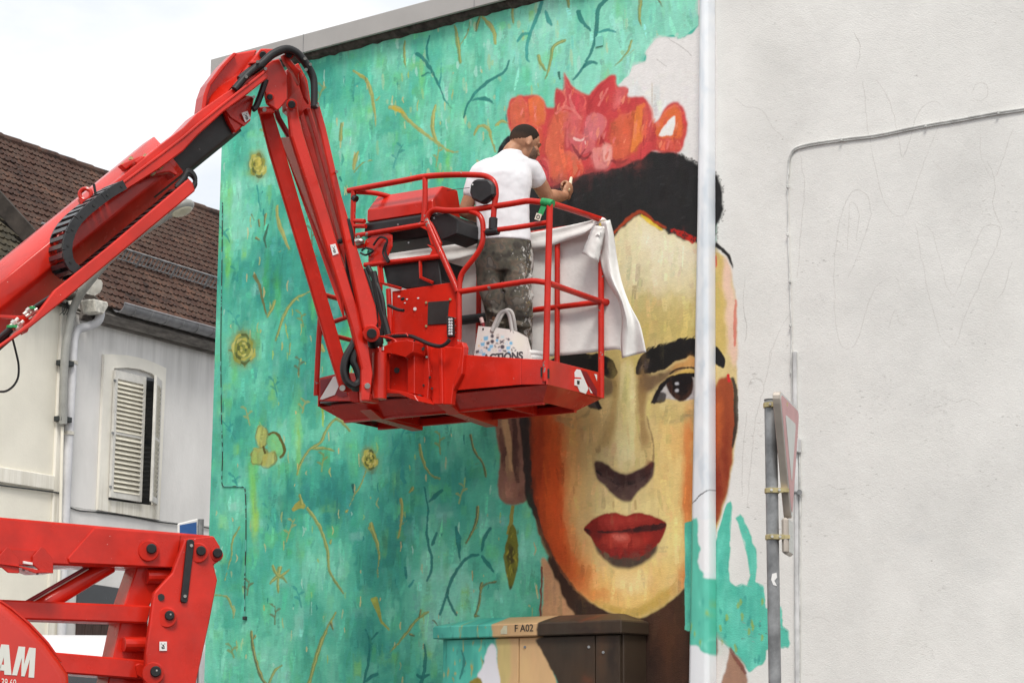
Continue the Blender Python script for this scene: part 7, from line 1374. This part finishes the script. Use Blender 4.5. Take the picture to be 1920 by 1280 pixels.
# T-shirt: loose over the trunk, sleeves to mid upper arm
S0 = MB()
tr = [(945, 454, 52.5, .135), (945, 445, 52, .13), (944, 425, 51, .122), (942, 400, 51.5, .118), (941, 375, 53.5, .120), (942, 350, 56.5, .124), (944, 330, 56, .122), (947, 314, 47, .108), (951, 301, 36, .092), (955, 291, 26, .078), (958, 284, 21, .070)]
S0.loft([ering(P3(x, y, .025 if y > 300 else .03), r*K, d) for x, y, r, d in tr])
limb(S0, [P3(975, 309, .06), SR+Vector((.002, 0, .0)), SR*.66+EL_*.34+Vector((0, -.004, 0))], [.080, .078, .074]); limb(S0, [P3(920, 316, .03), SL+Vector((.004, 0, .002)), SL*.52+ELL*.48], [.078, .074, .068])
tee = remesh(S0.build('t_shirt', M_['tee'], man), .008, 10)
tx = bpy.data.textures.new('folds', 'CLOUDS'); tx.noise_scale = .13; tx.noise_depth = 2
dm = tee.modifiers.new('folds', 'DISPLACE'); dm.texture = tx; dm.strength = .019; dm.mid_level = .42; dm.texture_coords = 'LOCAL'
FM = MB()
for p0, p1, p2 in [((905, 440), (925, 410), (950, 385)), ((985, 440), (975, 415), (972, 385)), ((930, 448), (935, 420), (925, 395)), ((955, 446), (962, 424), (958, 400)), ((890, 425), (902, 405), (915, 392)), ((984, 345), (970, 355), (955, 362)), ((900, 340), (915, 350), (930, 352)), ((925, 300), (935, 305), (950, 302))]: pass
# trousers, paint-splashed camouflage
T0 = MB()
T0.loft([ering(P3(x, y, .025), r*K, d) for x, y, r, d in [(946, 512, 53, .112), (946, 495, 55.5, .128), (946, 478, 55, .130), (945, 462, 53, .125), (945, 444, 50.5, .118)]])
limb(T0, [P3(919, 492, .02), P3(918, 530, .0), P3(925, 562, -.03), P3(931, 590, .02), P3(934, 640, .07), P3(934, 695, .08)], [.106, .082, .070, .070, .074, .070]); limb(T0, [P3(970, 494, .02), P3(970, 530, .0), P3(973, 570, -.035), P3(976, 600, .01), P3(976, 640, .04), P3(976, 695, .04)], [.112, .100, .090, .082, .078, .072])
for x0, y0, x1, y1, r in [(948, 500, 996, 520, .018), (945, 540, 1000, 555, .016), (950, 585, 998, 592, .017), (953, 602, 995, 612, .016), (905, 545, 940, 556, .014), (915, 580, 944, 590, .015), (917, 600, 946, 606, .014)]:
    T0.tube([P3(x0, y0, -.055), P3((x0+x1)/2, (y0+y1)/2+2, -.085 if x0 > 940 else -.07), P3(x1, y1, -.04)], r, 8, 3)
def camo():
    m = bpy.data.materials.new('paint_stained_camouflage'); m.use_nodes = True; nt = m.node_tree; bs = nt.nodes['Principled BSDF']; bs.inputs['Roughness'].default_value = .9; bs.inputs['Specular IOR Level'].default_value = .2
    tc = N(nt, 'ShaderNodeTexCoord'); n1 = N(nt, 'ShaderNodeTexNoise', Scale=9., Detail=2., Roughness=.5); nt.links.new(tc.outputs['Object'], n1.inputs['Vector'])
    r = N(nt, 'ShaderNodeValToRGB'); e = r.color_ramp.elements; r.color_ramp.interpolation = 'EASE'; e[0].position = .38; e[0].color = (.068, .061, .053, 1); e[1].position = .62; e[1].color = (.20, .18, .152, 1)
    for p, c in ((.46, (.115, .108, .086)), (.52, (.165, .13, .10)), (.57, (.11, .10, .088))): x = e.new(p); x.color = (*c, 1)
    nt.links.new(n1.outputs['Fac'], r.inputs[0]); last = r.outputs[0]
    sp = N(nt, 'ShaderNodeSeparateXYZ'); nt.links.new(tc.outputs['Object'], sp.inputs[0])
    # splashes: heavy on the right leg, sparse elsewhere
    mr = N(nt, 'ShaderNodeMapRange'); mr.inputs['From Min'].default_value = .04; mr.inputs['From Max'].default_value = .16; nt.links.new(sp.outputs['X'], mr.inputs['Value'])
    for sc, th, gain, col in [(8., .64, .12, (.50, .49, .46)), (22., .66, .085, (.62, .61, .58)), (48., .68, .06, (.60, .42, .12)), (38., .70, .05, (.45, .12, .12)), (60., .70, .06, (.7, .7, .68))]:
        n2 = N(nt, 'ShaderNodeTexNoise', Scale=sc, Detail=5., Roughness=.7); mp2 = N(nt, 'ShaderNodeMapping'); mp2.inputs['Location'].default_value = (sc, sc*.3, 1); mp2.inputs['Scale'].default_value = (1, 1, .7); nt.links.new(tc.outputs['Object'], mp2.inputs[0]); nt.links.new(mp2.outputs[0], n2.inputs['Vector'])
        a = N(nt, 'ShaderNodeMath', operation='MULTIPLY_ADD'); a.inputs[1].default_value = gain; nt.links.new(mr.outputs[0], a.inputs[0]); nt.links.new(n2.outputs['Fac'], a.inputs[2])
        rr = N(nt, 'ShaderNodeValToRGB'); rr.color_ramp.elements[0].position = th; rr.color_ramp.elements[1].position = th+.05; nt.links.new(a.outputs[0], rr.inputs[0])
        mx = N(nt, 'ShaderNodeMix', data_type='RGBA'); mx.inputs[7].default_value = (*col, 1); nt.links.new(rr.outputs[0], mx.inputs[0]); nt.links.new(last, mx.inputs[6]); last = mx.outputs[2]
    nt.links.new(last, bs.inputs['Base Color'])
    n3 = N(nt, 'ShaderNodeTexNoise', Scale=30., Detail=4.); nt.links.new(tc.outputs['Object'], n3.inputs['Vector']); b = N(nt, 'ShaderNodeBump', Strength=.4, Distance=.01); nt.links.new(n3.outputs['Fac'], b.inputs['Height']); nt.links.new(b.outputs[0], bs.inputs['Normal'])
    return m
tr_ = remesh(T0.build('trousers', camo(), man), .009, 6); dm = tr_.modifiers.new('folds', 'DISPLACE'); dm.texture = tx; dm.strength = .026; dm.mid_level = .35; dm.texture_coords = 'LOCAL'
for a_ in (ANL, ANR):
    c = Vector((a_.x, a_.y+.06, FLOORZ)); MB().loft([[c+Vector((.048*w_*math.cos(t), .135*math.sin(t), z)) for t in [2*math.pi*k/18 for k in range(18)]] for w_, z in ((1, 0), (1.03, .03), (.95, .07), (.6, .10))]).build('shoe', BK, man, smooth=True)
# paintbrush between the fingers, its tip on the wall
kn = WR+hd*.10
brush = thing('paintbrush', 'short paintbrush held in the right fist of the painter, bristles on the wall', 'paintbrush', kn)
tip = onwall(1071, 334, .004); d_ = (tip-kn).normalized()
MB().tube([kn-d_*.07, kn+d_*.03], [.007, .009], 10).build('brush_handle', mat('brush_wood', (.6, .5, .3), .5), brush, smooth=True); MB().cyl(kn+d_*.03, kn+d_*.06, .011, 12).build('ferrule', M_['steel'], brush); MB().tube([kn+d_*.06, tip], [.014, .011], 10).build('bristles', mat('loaded_bristles', (.7, .66, .5), .8), brush)

# ------------------------------------------------------------------ give-way sign on its post
GY = 10.0
sgn = thing('give_way_sign', 'faded give-way road sign with a small plate below it on a grey steel post', 'road sign', Vector((at(1446, 900, 10.25).x, 10.25, 0)))
pb = at(1447, 900, 10.25); ptop = at(1446, 751, 10.25).z
MB().cyl((pb.x, pb.y, 0), (pb.x, pb.y, ptop), .0305, 24).build('post', M_['galv'], sgn, smooth=True); MB().cyl((pb.x, pb.y, ptop), (pb.x, pb.y, ptop+.006), .031, 24).build('post_cap', M_['charcoal'], sgn)
dh = Vector((.273, .962, 0)); dn = Vector((.962, -.273, 0)); A_ = at(1461, 730, GY)
SD = .66
def sp_(u, v, d=0): return A_+dh*u+UP*v+dn*d
tri = [(0.0, 0), (SD, 0), (SD/2, -SD*.925)]
def rounded(tri, r, n=5):
    o = []
    for i in range(3):
        p = Vector((*tri[i], 0)); a = (Vector((*tri[i-1], 0))-p).normalized(); b = (Vector((*tri[(i+1) % 3], 0))-p).normalized(); q0, q1 = p+a*r, p+b*r
        for k in range(n+1): t = k/n; o.append(tuple(((1-t)**2*q0+2*t*(1-t)*p+t*t*q1))[:2])
    return o
ot_ = rounded(tri, .07)
M_['alu'] = mat('aluminium_rim', (.50, .44, .38), .45, .3, .08, 10); M_['pinkf'] = mat('faded_red_border', (.56, .30, .30), .5, 0, .08, 5); M_['paleface'] = mat('faded_white_face', (.60, .61, .58), .5, 0, .05, 6)
MB().prism([sp_(u, v, -.036) for u, v in ot_], dn*.036).build('sign_panel', M_['alu'], sgn, .003)
def ins(k, d): c = Vector((SD/2, -SD*.30)); return [sp_(c.x+(u-c.x)*k, c.y+(v-c.y)*k, d) for u, v in ot_]
MB().prism(ins(.975, .0005), dn*.001).build('sign_rim_white', M_['paleface'], sgn); MB().prism(ins(.92, .002), dn*.001).build('sign_border', M_['pinkf'], sgn); MB().prism(ins(.52, .0035), dn*.001).build('sign_centre', M_['paleface'], sgn)
pl = A_+dh*(SD/2-.09)
q0 = at(1470, 972, GY+.28); q1z = at(1470, 1040, GY+.28).z
pr_ = [(-.085, q0.z), (.085, q0.z), (.085, q1z), (-.085, q1z)]; cpl = Vector((A_.x, A_.y, 0))+dh*(SD/2-.03)
MB().prism([cpl+dh*u+UP*z-dn*.034 for u, z in pr_], dn*.034).build('lower_plate', M_['alu'], sgn, .012); MB().prism([cpl+dh*u*.9+UP*((z-q0.z)*.9+q0.z-.008)+dn*.001 for u, z in pr_], dn*.001).build('lower_plate_face', M_['paleface'], sgn)
for y in (760, 920, 1007):
    z = at(1446, y, 10.25).z; MB().cyl((pb.x, pb.y, z-.013), (pb.x, pb.y, z+.013), .036, 20).build('clamp', M_['brass'], sgn, .003); MB().box(Vector((pb.x+.015, pb.y-.036, z)), Vector((.035, 0, 0)), Vector((0, .006, 0)), UP*.011).build('clamp_plate', M_['brass'], sgn); MB().box(Vector((pb.x+.05, pb.y-.02, z)), Vector((.028, 0, 0)), Vector((0, .02, 0)), UP*.009).build('clamp_arm', M_['brass'], sgn)
    for dx in (-.008, .03): MB().cyl(Vector((pb.x+dx, pb.y-.042, z)), Vector((pb.x+dx, pb.y-.052, z)), .007, 6).build('clamp_bolt', M_['steel'], sgn)
MB().cyl(at(1456, 1085, 10.215), at(1456, 1085, 10.22), .001, 6) if False else None
MB().prism([at(x, y, 10.25-.0325) for x, y in [(1448, 1075), (1456, 1073), (1457, 1082), (1452, 1088), (1457, 1098), (1450, 1096), (1446, 1086)]], (0, .006, 0)).build('torn_sticker', M_['wht'], sgn)
